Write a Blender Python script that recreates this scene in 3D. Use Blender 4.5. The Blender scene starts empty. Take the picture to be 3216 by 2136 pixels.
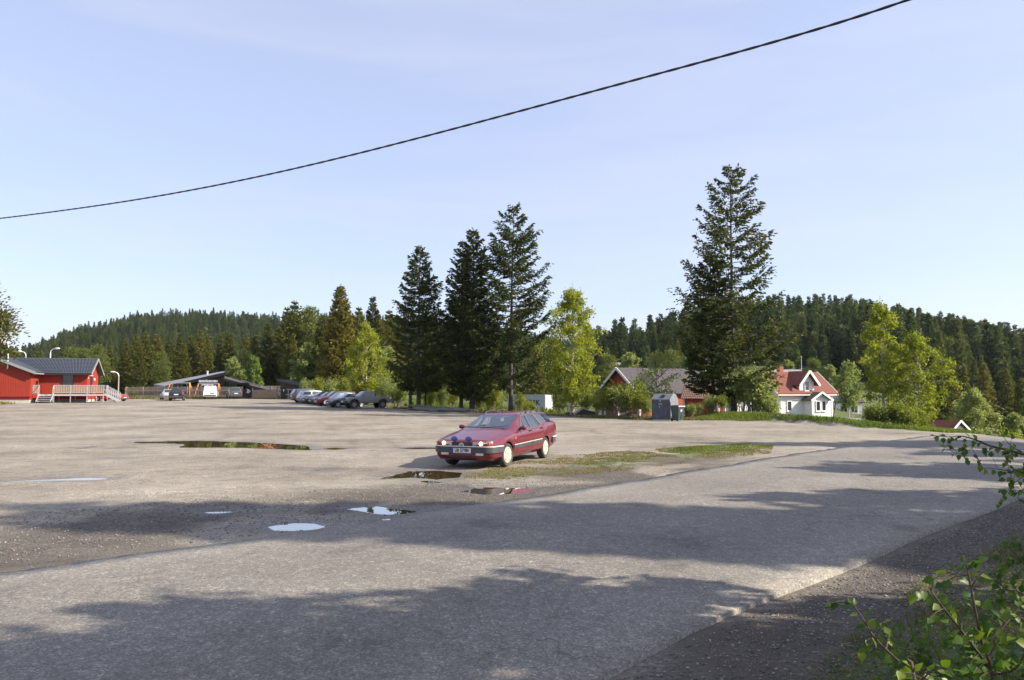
import bpy, bmesh, math, random
import numpy as np
from mathutils import Vector, Matrix

# ------------------------------------------------------------------ camera, world, sun, exposure
SC = bpy.context.scene
COL = SC.collection
R = math.radians
EYE = 2.1
FPX = 2453.0                                   # focal length in pixels of the 3216 px wide frame
PITCH = math.atan(157.0 / FPX)
cam_d = bpy.data.cameras.new('camera')
cam_d.sensor_width = 36.0
cam_d.lens = 36.0 * FPX / 3216.0
cam_d.clip_start = 0.1
cam_d.clip_end = 40000.0
cam = bpy.data.objects.new('camera', cam_d)
COL.objects.link(cam)
cam.location = (0, 0, EYE)
cam.rotation_euler = (R(90) + PITCH, 0, 0)
SC.camera = cam

SUN_AZ = R(-10.0)                              # direction towards the sun in the ground plane, from +X
SUN_EL = R(33.0)
world = bpy.data.worlds.new('World')
SC.world = world
world.use_nodes = True
wn, wl = world.node_tree.nodes, world.node_tree.links
wn.clear()
w_out = wn.new('ShaderNodeOutputWorld')
w_bg = wn.new('ShaderNodeBackground')
w_sky = wn.new('ShaderNodeTexSky')
w_sky.sky_type = 'NISHITA'
w_sky.sun_disc = False
w_sky.sun_elevation = SUN_EL
w_sky.sun_rotation = math.pi / 2 - SUN_AZ      # measured from +Y, clockwise
w_sky.altitude = 300.0
w_sky.air_density = 1.0
w_sky.dust_density = 1.1
w_sky.ozone_density = 2.5
w_bg.inputs['Strength'].default_value = 0.120
# thin cirrus veils over the blue
tc = wn.new('ShaderNodeTexCoord')
mp = wn.new('ShaderNodeMapping'); mp.inputs['Scale'].default_value = (1.2, 1.2, 9.0)
mp.inputs['Rotation'].default_value = (R(6), R(-8), R(20))
nz = wn.new('ShaderNodeTexNoise'); nz.inputs['Scale'].default_value = 1.6; nz.inputs['Detail'].default_value = 7.0
nz.inputs['Roughness'].default_value = 0.55; nz.inputs['Distortion'].default_value = 0.4
cr = wn.new('ShaderNodeValToRGB')
cr.color_ramp.elements[0].position = 0.42; cr.color_ramp.elements[0].color = (0, 0, 0, 1)
cr.color_ramp.elements[1].position = 0.78; cr.color_ramp.elements[1].color = (0.30, 0.30, 0.30, 1)
mx = wn.new('ShaderNodeMix'); mx.data_type = 'RGBA'
wl.new(tc.outputs['Generated'], mp.inputs['Vector']); wl.new(mp.outputs['Vector'], nz.inputs['Vector'])
wl.new(nz.outputs['Fac'], cr.inputs['Fac']); wl.new(cr.outputs['Color'], mx.inputs['Factor'])
veil = wn.new('ShaderNodeMix'); veil.data_type = 'RGBA'; veil.inputs['Factor'].default_value = 0.50   # high thin overcast veil
wl.new(w_sky.outputs['Color'], veil.inputs[6]); veil.inputs[7].default_value = (2.85, 3.20, 4.45, 1)
wl.new(veil.outputs[2], mx.inputs[6])
mx.inputs[7].default_value = (4.0, 3.85, 4.05, 1)
hs = wn.new('ShaderNodeHueSaturation'); hs.inputs['Saturation'].default_value = 0.90
tn = wn.new('ShaderNodeMix'); tn.data_type = 'RGBA'; tn.blend_type = 'MULTIPLY'; tn.inputs['Factor'].default_value = 1.0; tn.inputs[7].default_value = (1.0, 0.975, 1.0, 1)
wl.new(mx.outputs[2], tn.inputs[6]); wl.new(tn.outputs[2], hs.inputs['Color'])
wl.new(hs.outputs['Color'], w_bg.inputs['Color'])
wl.new(w_bg.outputs['Background'], w_out.inputs['Surface'])

sun_d = bpy.data.lights.new('sun', 'SUN')
sun_d.energy = 4.9
sun_d.angle = R(0.55)
sun_d.color = (1.0, 0.90, 0.76)
sun = bpy.data.objects.new('sun', sun_d)
COL.objects.link(sun)
SUNV = Vector((math.cos(SUN_EL) * math.cos(SUN_AZ), math.cos(SUN_EL) * math.sin(SUN_AZ), math.sin(SUN_EL)))
sun.rotation_euler = SUNV.to_track_quat('Z', 'Y').to_euler()
sun.location = (40, -20, 60)

SC.render.engine = 'CYCLES'
SC.view_settings.view_transform = 'Standard'
SC.view_settings.look = 'None'
SC.view_settings.gamma = 1.0
SC.view_settings.use_curve_mapping = False
SC.view_settings.exposure = 1.0
SC.cycles.max_bounces = 8
SC.cycles.transparent_max_bounces = 12
SC.cycles.caustics_reflective = False
SC.cycles.caustics_refractive = False

# ------------------------------------------------------------------ helpers
RNG = np.random.default_rng(7)
random.seed(11)

def bear(u, dist):
    """ground position at a bearing (u in survey pixels across the view) and a distance ahead"""
    return (u - 1608.0) / FPX * dist

def level(v, dist):
    """height of a sight line at a distance"""
    b = -(v - 1068.0) / FPX
    c, s = math.cos(PITCH), math.sin(PITCH)
    return EYE + dist * (s + b * c) / (c - b * s)

def sst(a, b, x):
    t = np.clip((np.asarray(x, float) - a) / (b - a), 0, 1)
    return t * t * (3 - 2 * t)

_tab = np.random.default_rng(3).random((256, 256))
def vnoise(x, y):
    x = np.asarray(x, float); y = np.asarray(y, float)
    xi = np.floor(x).astype(int); yi = np.floor(y).astype(int)
    fx = x - xi; fy = y - yi
    fx = fx * fx * (3 - 2 * fx); fy = fy * fy * (3 - 2 * fy)
    a = _tab[xi & 255, yi & 255]; b = _tab[(xi + 1) & 255, yi & 255]
    c = _tab[xi & 255, (yi + 1) & 255]; d = _tab[(xi + 1) & 255, (yi + 1) & 255]
    return (a * (1 - fx) + b * fx) * (1 - fy) + (c * (1 - fx) + d * fx) * fy - 0.5

def fbm(x, y, o=4):
    r = 0; a = 1.0
    for k in range(o):
        r = r + a * vnoise(x * 2 ** k + 17.3 * k, y * 2 ** k + 5.1 * k); a *= 0.5
    return r

def link(o):
    COL.objects.link(o); return o

def npmesh(name, V, F, mats, midx=None, smooth=False, tint=None):
    """V (n,3), F (m,3) or (m,4) integer arrays"""
    me = bpy.data.meshes.new(name)
    V = np.ascontiguousarray(V, dtype=np.float32); F = np.ascontiguousarray(F, dtype=np.int32)
    n, k = F.shape
    me.vertices.add(len(V)); me.vertices.foreach_set('co', V.ravel())
    me.loops.add(n * k); me.loops.foreach_set('vertex_index', F.ravel())
    me.polygons.add(n)
    me.polygons.foreach_set('loop_start', np.arange(0, n * k, k, dtype=np.int32))
    try:
        me.polygons.foreach_set('loop_total', np.full(n, k, dtype=np.int32))
    except Exception:
        pass
    if midx is not None:
        me.polygons.foreach_set('material_index', np.asarray(midx, dtype=np.int32))
    if smooth:
        me.polygons.foreach_set('use_smooth', np.ones(n, dtype=bool))
    for m in (mats if isinstance(mats, (list, tuple)) else [mats]):
        me.materials.append(m)
    if tint is not None:
        a = me.attributes.new('tint', 'FLOAT', 'POINT')
        a.data.foreach_set('value', np.asarray(tint, dtype=np.float32))
    me.update(calc_edges=True)
    return me

def obj(name, me, parent=None, loc=(0, 0, 0), rot=(0, 0, 0)):
    o = bpy.data.objects.new(name, me)
    o.location = loc; o.rotation_euler = rot
    if parent is not None:
        o.parent = parent
    return link(o)

def tag(o, label=None, cat=None, group=None, kind=None):
    if label: o['label'] = label
    if cat: o['category'] = cat
    if group: o['group'] = group
    if kind: o['kind'] = kind
    return o

def thing(name, label, cat, loc=(0, 0, 0), rz=0.0, group=None, sc=1.0):
    o = bpy.data.objects.new(name, None)
    o.empty_display_size = 0.2
    o.location = loc; o.rotation_euler = (0, 0, rz); o.scale = (sc, sc, sc)
    link(o)
    return tag(o, label, cat, group)

class MB:
    """collects simple shapes into one mesh"""
    def __init__(s):
        s.v = []; s.f = []; s.m = []; s.mi = 0
    def add(s, vs, fs):
        b = len(s.v); s.v += [tuple(p) for p in vs]
        for f in fs:
            s.f.append([i + b for i in f]); s.m.append(s.mi)
        return s
    def box(s, c, d, M=None):
        x, y, z = d[0] / 2, d[1] / 2, d[2] / 2
        vs = [Vector((i * x, j * y, k * z)) for i in (-1, 1) for j in (-1, 1) for k in (-1, 1)]
        if M is not None: vs = [M @ p for p in vs]
        vs = [p + Vector(c) for p in vs]
        return s.add(vs, [(0, 1, 3, 2), (4, 6, 7, 5), (0, 4, 5, 1), (2, 3, 7, 6), (0, 2, 6, 4), (1, 5, 7, 3)])
    def bar(s, a, b, w, h=None, up=(0, 0, 1)):
        """square bar from a to b"""
        a = Vector(a); b = Vector(b); d = b - a; L = d.length
        h = w if h is None else h
        d.normalize(); u = Vector(up)
        if abs(d.dot(u)) > 0.98: u = Vector((0, 1, 0))
        r = d.cross(u).normalized(); u = r.cross(d).normalized()
        M = Matrix((r, d, u)).transposed()
        return s.box((a + b) / 2, (w, L, h), M)
    def tube(s, pts, rad, n=8, cap=True):
        pts = [Vector(p) for p in pts]
        rr = rad if isinstance(rad, (list, tuple, np.ndarray)) else [rad] * len(pts)
        rings = []; b = len(s.v)
        up = Vector((0.13, 0.21, 0.97))
        for i, p in enumerate(pts):
            d = (pts[min(i + 1, len(pts) - 1)] - pts[max(i - 1, 0)]).normalized()
            if abs(d.dot(up)) > 0.97: up = Vector((1, 0.1, 0))
            r = d.cross(up).normalized(); u = r.cross(d).normalized()
            for k in range(n):
                a = 2 * math.pi * k / n
                s.v.append(tuple(p + (r * math.cos(a) + u * math.sin(a)) * rr[i]))
        for i in range(len(pts) - 1):
            for k in range(n):
                q = [b + i * n + k, b + i * n + (k + 1) % n, b + (i + 1) * n + (k + 1) % n, b + (i + 1) * n + k]
                s.f.append(q[::-1]); s.m.append(s.mi)
        if cap:
            s.f.append([b + k for k in range(n)]); s.m.append(s.mi)
            s.f.append([b + (len(pts) - 1) * n + k for k in range(n)][::-1]); s.m.append(s.mi)
        return s
    def prism(s, poly, ext):
        """polygon (list of 3d points) extruded by a vector"""
        n = len(poly); e = Vector(ext)
        vs = [Vector(p) for p in poly] + [Vector(p) + e for p in poly]
        fs = [list(range(n))[::-1], [n + i for i in range(n)]]
        fs += [[i, (i + 1) % n, n + (i + 1) % n, n + i] for i in range(n)]
        return s.add(vs, fs)
    def lathe(s, prof, c=(0, 0, 0), axis='Z', n=20):
        """profile of (radius, height) turned round an axis"""
        b = len(s.v)
        for (r, h) in prof:
            for k in range(n):
                a = 2 * math.pi * k / n
                x, y = r * math.cos(a), r * math.sin(a)
                p = (x, y, h) if axis == 'Z' else ((x, h, y) if axis == 'Y' else (h, x, y))
                s.v.append((p[0] + c[0], p[1] + c[1], p[2] + c[2]))
        for i in range(len(prof) - 1):
            for k in range(n):
                s.f.append([b + i * n + k, b + i * n + (k + 1) % n, b + (i + 1) * n + (k + 1) % n, b + (i + 1) * n + k]); s.m.append(s.mi)
        if prof[0][0] > 1e-4:
            s.f.append([b + k for k in range(n)][::-1]); s.m.append(s.mi)
        if prof[-1][0] > 1e-4:
            s.f.append([b + (len(prof) - 1) * n + k for k in range(n)]); s.m.append(s.mi)
        return s
    def mesh(s, name, mats, smooth=None, fix=True):
        me = bpy.data.meshes.new(name)
        me.from_pydata(s.v, [], s.f)
        for m in (mats if isinstance(mats, (list, tuple)) else [mats]): me.materials.append(m)
        if len(set(s.m)) > 1:
            me.polygons.foreach_set('material_index', np.array(s.m, dtype=np.int32))
        if fix:
            bm = bmesh.new(); bm.from_mesh(me)
            bmesh.ops.recalc_face_normals(bm, faces=bm.faces); bm.to_mesh(me); bm.free()
        if smooth is not None:
            me.polygons.foreach_set('use_smooth', np.ones(len(me.polygons), dtype=bool))
            me.set_sharp_from_angle(angle=R(smooth))
        me.update()
        return me
    def build(s, name, mats, parent=None, smooth=None, loc=(0, 0, 0), rot=(0, 0, 0), fix=True):
        return obj(name, s.mesh(name, mats, smooth, fix), parent, loc, rot)

def copy_tree(o, parent=None, name=None):
    c = o.copy(); link(c); c.parent = parent
    for ch in list(o.children):
        copy_tree(ch, c)
    return c

def text_mesh(txt, size, depth, mat, align='CENTER', bold=0.0, sx=1.0):
    cu = bpy.data.curves.new('lettering', 'FONT')
    cu.body = txt; cu.size = size; cu.extrude = depth; cu.align_x = align; cu.align_y = 'CENTER'; cu.offset = bold
    cu.resolution_u = 3
    t = bpy.data.objects.new('lettering', cu); link(t)
    dg = bpy.context.evaluated_depsgraph_get()
    me = bpy.data.meshes.new_from_object(t.evaluated_get(dg))
    bpy.data.objects.remove(t); bpy.data.curves.remove(cu)
    me.materials.clear(); me.materials.append(mat)
    if sx != 1.0:
        me.transform(Matrix.Diagonal((sx, 1, 1, 1)))
    return me

# ------------------------------------------------------------------ materials
def new_mat(name):
    m = bpy.data.materials.new(name); m.use_nodes = True
    nt = m.node_tree; nt.nodes.clear()
    out = nt.nodes.new('ShaderNodeOutputMaterial')
    return m, nt, nt.nodes, nt.links, out

def ramp(nodes, stops, interp='LINEAR'):
    r = nodes.new('ShaderNodeValToRGB'); r.color_ramp.interpolation = interp
    el = r.color_ramp.elements
    while len(el) < len(stops): el.new(0.5)
    for e, (p, c) in zip(el, stops):
        e.position = p
        e.color = (c, c, c, 1) if isinstance(c, (int, float)) else tuple(c) + (1,) if len(c) == 3 else c
    return r

def simple(name, col, rough=0.6, metal=0.0, var=0.12, scale=6.0, bump=0.0, bscale=40.0, spec=0.5, coat=0.0, dirt=None, dirt_scale=2.0, dirt_amt=0.4, stretch=None, emit=None):
    """principled material with some noise in its colour, optional dirt patches and bump"""
    m, nt, N, L, out = new_mat(name)
    p = N.new('ShaderNodeBsdfPrincipled'); L.new(p.outputs[0], out.inputs[0])
    p.inputs['Roughness'].default_value = rough; p.inputs['Metallic'].default_value = metal
    p.inputs['Specular IOR Level'].default_value = spec; p.inputs['Coat Weight'].default_value = coat
    p.inputs['Coat Roughness'].default_value = 0.06
    co = N.new('ShaderNodeTexCoord'); vec = co.outputs['Object']
    if stretch:
        mpp = N.new('ShaderNodeMapping'); mpp.inputs['Scale'].default_value = stretch
        L.new(vec, mpp.inputs['Vector']); vec = mpp.outputs['Vector']
    n1 = N.new('ShaderNodeTexNoise'); n1.inputs['Scale'].default_value = scale; n1.inputs['Detail'].default_value = 5
    L.new(vec, n1.inputs['Vector'])
    lo = tuple(max(0, c * (1 - var)) for c in col); hi = tuple(min(1, c * (1 + var)) for c in col)
    r1 = ramp(N, [(0.3, lo), (0.7, hi)]); L.new(n1.outputs['Fac'], r1.inputs['Fac'])
    csock = r1.outputs['Color']
    if dirt:
        n2 = N.new('ShaderNodeTexNoise'); n2.inputs['Scale'].default_value = dirt_scale; n2.inputs['Detail'].default_value = 6
        L.new(vec, n2.inputs['Vector'])
        r2 = ramp(N, [(0.48, 0.0), (0.72, dirt_amt)]); L.new(n2.outputs['Fac'], r2.inputs['Fac'])
        mm = N.new('ShaderNodeMix'); mm.data_type = 'RGBA'
        L.new(r2.outputs['Color'], mm.inputs['Factor']); L.new(csock, mm.inputs[6]); mm.inputs[7].default_value = tuple(dirt) + (1,)
        csock = mm.outputs[2]
    L.new(csock, p.inputs['Base Color'])
    if bump > 0:
        n3 = N.new('ShaderNodeTexNoise'); n3.inputs['Scale'].default_value = bscale; n3.inputs['Detail'].default_value = 4
        L.new(vec, n3.inputs['Vector'])
        b = N.new('ShaderNodeBump'); b.inputs['Strength'].default_value = bump; b.inputs['Distance'].default_value = 0.02
        L.new(n3.outputs['Fac'], b.inputs['Height']); L.new(b.outputs['Normal'], p.inputs['Normal'])
    if emit:
        p.inputs['Emission Color'].default_value = tuple(emit[0]) + (1,); p.inputs['Emission Strength'].default_value = emit[1]
    return m

def leaf_mat(name, c0, c1, c2, trans=0.35, rough=0.55, var=0.5):
    """foliage: colour runs over three natural tones by the 'tint' of each leaf, a share of the light passes through"""
    m, nt, N, L, out = new_mat(name)
    at = N.new('ShaderNodeAttribute'); at.attribute_name = 'tint'
    oi = N.new('ShaderNodeObjectInfo')
    ad = N.new('ShaderNodeMath'); ad.operation = 'MULTIPLY_ADD'; ad.inputs[1].default_value = var; ad.inputs[2].default_value = 0.0
    L.new(oi.outputs['Random'], ad.inputs[0])
    a2 = N.new('ShaderNodeMath'); a2.operation = 'MULTIPLY_ADD'; a2.inputs[1].default_value = 1.0 - var
    L.new(at.outputs['Fac'], a2.inputs[0]); L.new(ad.outputs[0], a2.inputs[2])
    r = ramp(N, [(0.0, c0), (0.5, c1), (1.0, c2)]); L.new(a2.outputs[0], r.inputs['Fac'])
    d = N.new('ShaderNodeBsdfPrincipled'); d.inputs['Roughness'].default_value = rough; d.inputs['Specular IOR Level'].default_value = 0.25
    t = N.new('ShaderNodeBsdfTranslucent')
    hb = N.new('ShaderNodeHueSaturation'); hb.inputs['Value'].default_value = 1.5; hb.inputs['Saturation'].default_value = 1.1
    L.new(r.outputs['Color'], hb.inputs['Color'])
    L.new(r.outputs['Color'], d.inputs['Base Color']); L.new(hb.outputs['Color'], t.inputs['Color'])
    mx = N.new('ShaderNodeMixShader'); mx.inputs[0].default_value = trans
    L.new(d.outputs[0], mx.inputs[1]); L.new(t.outputs[0], mx.inputs[2]); L.new(mx.outputs[0], out.inputs[0])
    return m

def glass_mat(name, col, alpha, rough=0.03, film=(0.02, 0.025, 0.03)):
    """window glass: mirror-like surface over a see-through tint"""
    m, nt, N, L, out = new_mat(name)
    g = N.new('ShaderNodeBsdfGlossy'); g.inputs['Roughness'].default_value = rough; g.inputs['Color'].default_value = (0.9, 0.95, 1, 1)
    t = N.new('ShaderNodeBsdfTransparent'); t.inputs['Color'].default_value = tuple(col) + (1,)
    d = N.new('ShaderNodeBsdfPrincipled'); d.inputs['Base Color'].default_value = tuple(film) + (1,); d.inputs['Roughness'].default_value = 0.4
    m1 = N.new('ShaderNodeMixShader'); m1.inputs[0].default_value = alpha
    L.new(d.outputs[0], m1.inputs[1]); L.new(t.outputs[0], m1.inputs[2])
    lw = N.new('ShaderNodeLayerWeight'); lw.inputs['Blend'].default_value = 0.5
    pw = N.new('ShaderNodeMath'); pw.operation = 'POWER'; pw.inputs[1].default_value = 3.2; L.new(lw.outputs['Facing'], pw.inputs[0])
    fr = N.new('ShaderNodeMath'); fr.operation = 'MULTIPLY_ADD'; fr.inputs[1].default_value = 0.85; fr.inputs[2].default_value = 0.07; L.new(pw.outputs[0], fr.inputs[0])
    m2 = N.new('ShaderNodeMixShader'); L.new(fr.outputs[0], m2.inputs[0]); L.new(m1.outputs[0], m2.inputs[1]); L.new(g.outputs[0], m2.inputs[2])
    L.new(m2.outputs[0], out.inputs[0])
    return m

M = {}
def gravel_mat():
    m, nt, N, L, out = new_mat('gravel_ground')
    p = N.new('ShaderNodeBsdfPrincipled'); L.new(p.outputs[0], out.inputs[0])
    p.inputs['Specular IOR Level'].default_value = 0.3
    geo = N.new('ShaderNodeNewGeometry')
    def noise(s, d=5, r=0.55):
        n = N.new('ShaderNodeTexNoise'); n.inputs['Scale'].default_value = s; n.inputs['Detail'].default_value = d; n.inputs['Roughness'].default_value = r
        L.new(geo.outputs['Position'], n.inputs['Vector']); return n
    def attr(nm):
        a = N.new('ShaderNodeAttribute'); a.attribute_name = nm; return a
    def mix(f, a, b, bt='MIX'):
        x = N.new('ShaderNodeMix'); x.data_type = 'RGBA'; x.blend_type = bt
        if isinstance(f, (int, float)): x.inputs['Factor'].default_value = f
        else: L.new(f, x.inputs['Factor'])
        for s, v in ((6, a), (7, b)):
            if isinstance(v, tuple): x.inputs[s].default_value = v + (1,)
            else: L.new(v, x.inputs[s])
        return x.outputs[2]
    # gravel: sandy fines, darker damp blotches, pale and dark single stones
    big = noise(0.22, 6); mid = noise(1.7, 6, 0.65); fine = noise(28, 3, 0.7)
    rb = ramp(N, [(0.32, (0.172, 0.150, 0.118)), (0.5, (0.242, 0.215, 0.172)), (0.68, (0.30, 0.270, 0.222))]); L.new(big.outputs['Fac'], rb.inputs['Fac'])
    rm = ramp(N, [(0.3, 0.70), (0.5, 1.0), (0.72, 1.16)]); L.new(mid.outputs['Fac'], rm.inputs['Fac'])
    c = mix(1.0, rb.outputs['Color'], rm.outputs['Color'], 'MULTIPLY')
    vo = N.new('ShaderNodeTexVoronoi'); vo.inputs['Scale'].default_value = 24.0; L.new(geo.outputs['Position'], vo.inputs['Vector'])
    hsv = N.new('ShaderNodeSeparateColor'); L.new(vo.outputs['Color'], hsv.inputs[0])
    rs = ramp(N, [(0.0, 0.55), (0.3, 0.9), (0.72, 1.0), (0.86, 1.45), (1.0, 1.9)]); L.new(hsv.outputs[0], rs.inputs['Fac'])
    st = noise(0.9, 4, 0.6); rst = ramp(N, [(0.42, 0.12), (0.62, 0.85)]); L.new(st.outputs['Fac'], rst.inputs['Fac'])
    c = mix(rst.outputs['Color'], c, mix(1.0, c, rs.outputs['Color'], 'MULTIPLY'))
    rf = ramp(N, [(0.35, 0.8), (0.65, 1.18)]); L.new(fine.outputs['Fac'], rf.inputs['Fac'])
    c = mix(1.0, c, rf.outputs['Color'], 'MULTIPLY')
    # wheel tracks: long faint bands
    mpt = N.new('ShaderNodeMapping'); mpt.inputs['Scale'].default_value = (0.14, 1.1, 1.0); mpt.inputs['Rotation'].default_value = (0, 0, R(8))
    L.new(geo.outputs['Position'], mpt.inputs['Vector'])
    nt2 = N.new('ShaderNodeTexNoise'); nt2.inputs['Scale'].default_value = 1.0; nt2.inputs['Detail'].default_value = 6; nt2.inputs['Roughness'].default_value = 0.65
    L.new(mpt.outputs['Vector'], nt2.inputs['Vector'])
    rt = ramp(N, [(0.28, 0.87), (0.46, 1.0), (0.62, 1.05)]); L.new(nt2.outputs['Fac'], rt.inputs['Fac'])
    c = mix(1.0, c, rt.outputs['Color'], 'MULTIPLY')
    tk = attr('track'); c = mix(tk.outputs['Fac'], c, mix(1.0, c, (0.70, 0.66, 0.62), 'MULTIPLY'))
    # coarse dark crushed stone near the road and wet rims
    dk = attr('dark'); c = mix(dk.outputs['Fac'], c, mix(1.0, c, (0.42, 0.41, 0.42), 'MULTIPLY'))
    # soil and turf underneath the grass
    gs = noise(3.0, 5, 0.7); rg = ramp(N, [(0.3, (0.045, 0.055, 0.016)), (0.55, (0.085, 0.105, 0.028)), (0.75, (0.14, 0.125, 0.06))]); L.new(gs.outputs['Fac'], rg.inputs['Fac'])
    ga = attr('turf'); gn = noise(5.0, 6, 0.75)
    mul = N.new('ShaderNodeMath'); mul.operation = 'MULTIPLY_ADD'; mul.inputs[1].default_value = 1.6; mul.inputs[2].default_value = -0.8; L.new(gn.outputs['Fac'], mul.inputs[0])
    ad = N.new('ShaderNodeMath'); ad.operation = 'ADD'; L.new(mul.outputs[0], ad.inputs[0]); L.new(ga.outputs['Fac'], ad.inputs[1])
    rga = ramp(N, [(0.42, 0.0), (0.58, 1.0)]); L.new(ad.outputs[0], rga.inputs['Fac'])
    c = mix(rga.outputs['Color'], c, rg.outputs['Color'])
    # dark humus
    so = attr('soil'); ns = noise(2.0, 6, 0.7); rso = ramp(N, [(0.3, (0.048, 0.037, 0.028)), (0.7, (0.105, 0.082, 0.062))]); L.new(ns.outputs['Fac'], rso.inputs['Fac'])
    c = mix(so.outputs['Fac'], c, rso.outputs['Color'])
    L.new(c, p.inputs['Base Color'])
    wt = attr('wet')
    rr = N.new('ShaderNodeMath'); rr.operation = 'MULTIPLY_ADD'; rr.inputs[1].default_value = -0.45; rr.inputs[2].default_value = 0.92
    L.new(wt.outputs['Fac'], rr.inputs[0]); L.new(rr.outputs[0], p.inputs['Roughness'])
    b = N.new('ShaderNodeBump'); b.inputs['Strength'].default_value = 0.8; b.inputs['Distance'].default_value = 0.02
    hsum = N.new('ShaderNodeMath'); hsum.operation = 'MULTIPLY_ADD'; hsum.inputs[1].default_value = -0.7
    L.new(vo.outputs['Distance'], hsum.inputs[0]); L.new(fine.outputs['Fac'], hsum.inputs[2])
    L.new(hsum.outputs[0], b.inputs['Height']); L.new(b.outputs['Normal'], p.inputs['Normal'])
    return m

def asphalt_mat():
    m, nt, N, L, out = new_mat('worn_asphalt')
    p = N.new('ShaderNodeBsdfPrincipled'); L.new(p.outputs[0], out.inputs[0]); p.inputs['Specular IOR Level'].default_value = 0.35
    geo = N.new('ShaderNodeNewGeometry'); uv = N.new('ShaderNodeAttribute'); uv.attribute_name = 'across'
    def noise(s, d=5, r=0.55):
        n = N.new('ShaderNodeTexNoise'); n.inputs['Scale'].default_value = s; n.inputs['Detail'].default_value = d; n.inputs['Roughness'].default_value = r
        L.new(geo.outputs['Position'], n.inputs['Vector']); return n
    def mul(a, b):
        x = N.new('ShaderNodeMix'); x.data_type = 'RGBA'; x.blend_type = 'MULTIPLY'; x.inputs['Factor'].default_value = 1
        L.new(a, x.inputs[6]); L.new(b, x.inputs[7]); return x.outputs[2]
    big = noise(0.35, 6); rb = ramp(N, [(0.3, (0.172, 0.156, 0.132)), (0.7, (0.230, 0.209, 0.178))]); L.new(big.outputs['Fac'], rb.inputs['Fac'])
    vo = N.new('ShaderNodeTexVoronoi'); vo.inputs['Scale'].default_value = 62; L.new(geo.outputs['Position'], vo.inputs['Vector'])
    sc_ = N.new('ShaderNodeSeparateColor'); L.new(vo.outputs['Color'], sc_.inputs[0])
    rs = ramp(N, [(0.0, 0.62), (0.4, 0.88), (0.75, 1.0), (0.92, 1.3), (1.0, 1.7)]); L.new(sc_.outputs[1], rs.inputs['Fac'])
    vo2 = N.new('ShaderNodeTexVoronoi'); vo2.inputs['Scale'].default_value = 21; L.new(geo.outputs['Position'], vo2.inputs['Vector'])
    sc2 = N.new('ShaderNodeSeparateColor'); L.new(vo2.outputs['Color'], sc2.inputs[0])
    rs2 = ramp(N, [(0.0, 0.86), (0.55, 0.98), (0.9, 1.08), (1.0, 1.35)]); L.new(sc2.outputs[2], rs2.inputs['Fac'])
    c = mul(mul(rb.outputs['Color'], rs.outputs['Color']), rs2.outputs['Color'])
    # wheel paths polished, margins dusty and pale
    ra = ramp(N, [(0.0, 1.22), (0.05, 1.16), (0.16, 0.98), (0.3, 0.92), (0.5, 1.04), (0.7, 0.93), (0.86, 1.0), (0.96, 1.2), (1.0, 1.3)])
    L.new(uv.outputs['Fac'], ra.inputs['Fac']); c = mul(c, ra.outputs['Color'])
    mid = noise(4.0, 6, 0.7); rm = ramp(N, [(0.3, 0.86), (0.7, 1.12)]); L.new(mid.outputs['Fac'], rm.inputs['Fac']); c = mul(c, rm.outputs['Color'])
    wv = noise(1.3, 3); wadd = N.new('ShaderNodeVectorMath'); wadd.operation = 'ADD'; L.new(geo.outputs['Position'], wadd.inputs[0]); L.new(wv.outputs['Color'], wadd.inputs[1])
    ck = N.new('ShaderNodeTexVoronoi'); ck.feature = 'DISTANCE_TO_EDGE'; ck.inputs['Scale'].default_value = 0.42; L.new(wadd.outputs[0], ck.inputs['Vector'])
    rck = ramp(N, [(0.0, 0.55), (0.012, 1.0)]); L.new(ck.outputs['Distance'], rck.inputs['Fac'])
    cm = noise(0.25, 2); rcm = ramp(N, [(0.45, 0.0), (0.6, 0.9)]); L.new(cm.outputs['Fac'], rcm.inputs['Fac'])
    cx_ = N.new('ShaderNodeMix'); cx_.data_type = 'RGBA'; L.new(rcm.outputs['Color'], cx_.inputs['Factor']); cx_.inputs[6].default_value = (1, 1, 1, 1); L.new(rck.outputs['Color'], cx_.inputs[7]); c = mul(c, cx_.outputs[2])
    stn = noise(0.7, 5, 0.6); rst_ = ramp(N, [(0.30, 0.72), (0.40, 1.0), (0.64, 1.0), (0.75, 1.14)]); L.new(stn.outputs['Fac'], rst_.inputs['Fac']); c = mul(c, rst_.outputs['Color'])
    L.new(c, p.inputs['Base Color']); p.inputs['Roughness'].default_value = 0.82
    b = N.new('ShaderNodeBump'); b.inputs['Strength'].default_value = 0.25; b.inputs['Distance'].default_value = 0.005
    L.new(vo.outputs['Distance'], b.inputs['Height']); L.new(b.outputs['Normal'], p.inputs['Normal'])
    return m

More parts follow.
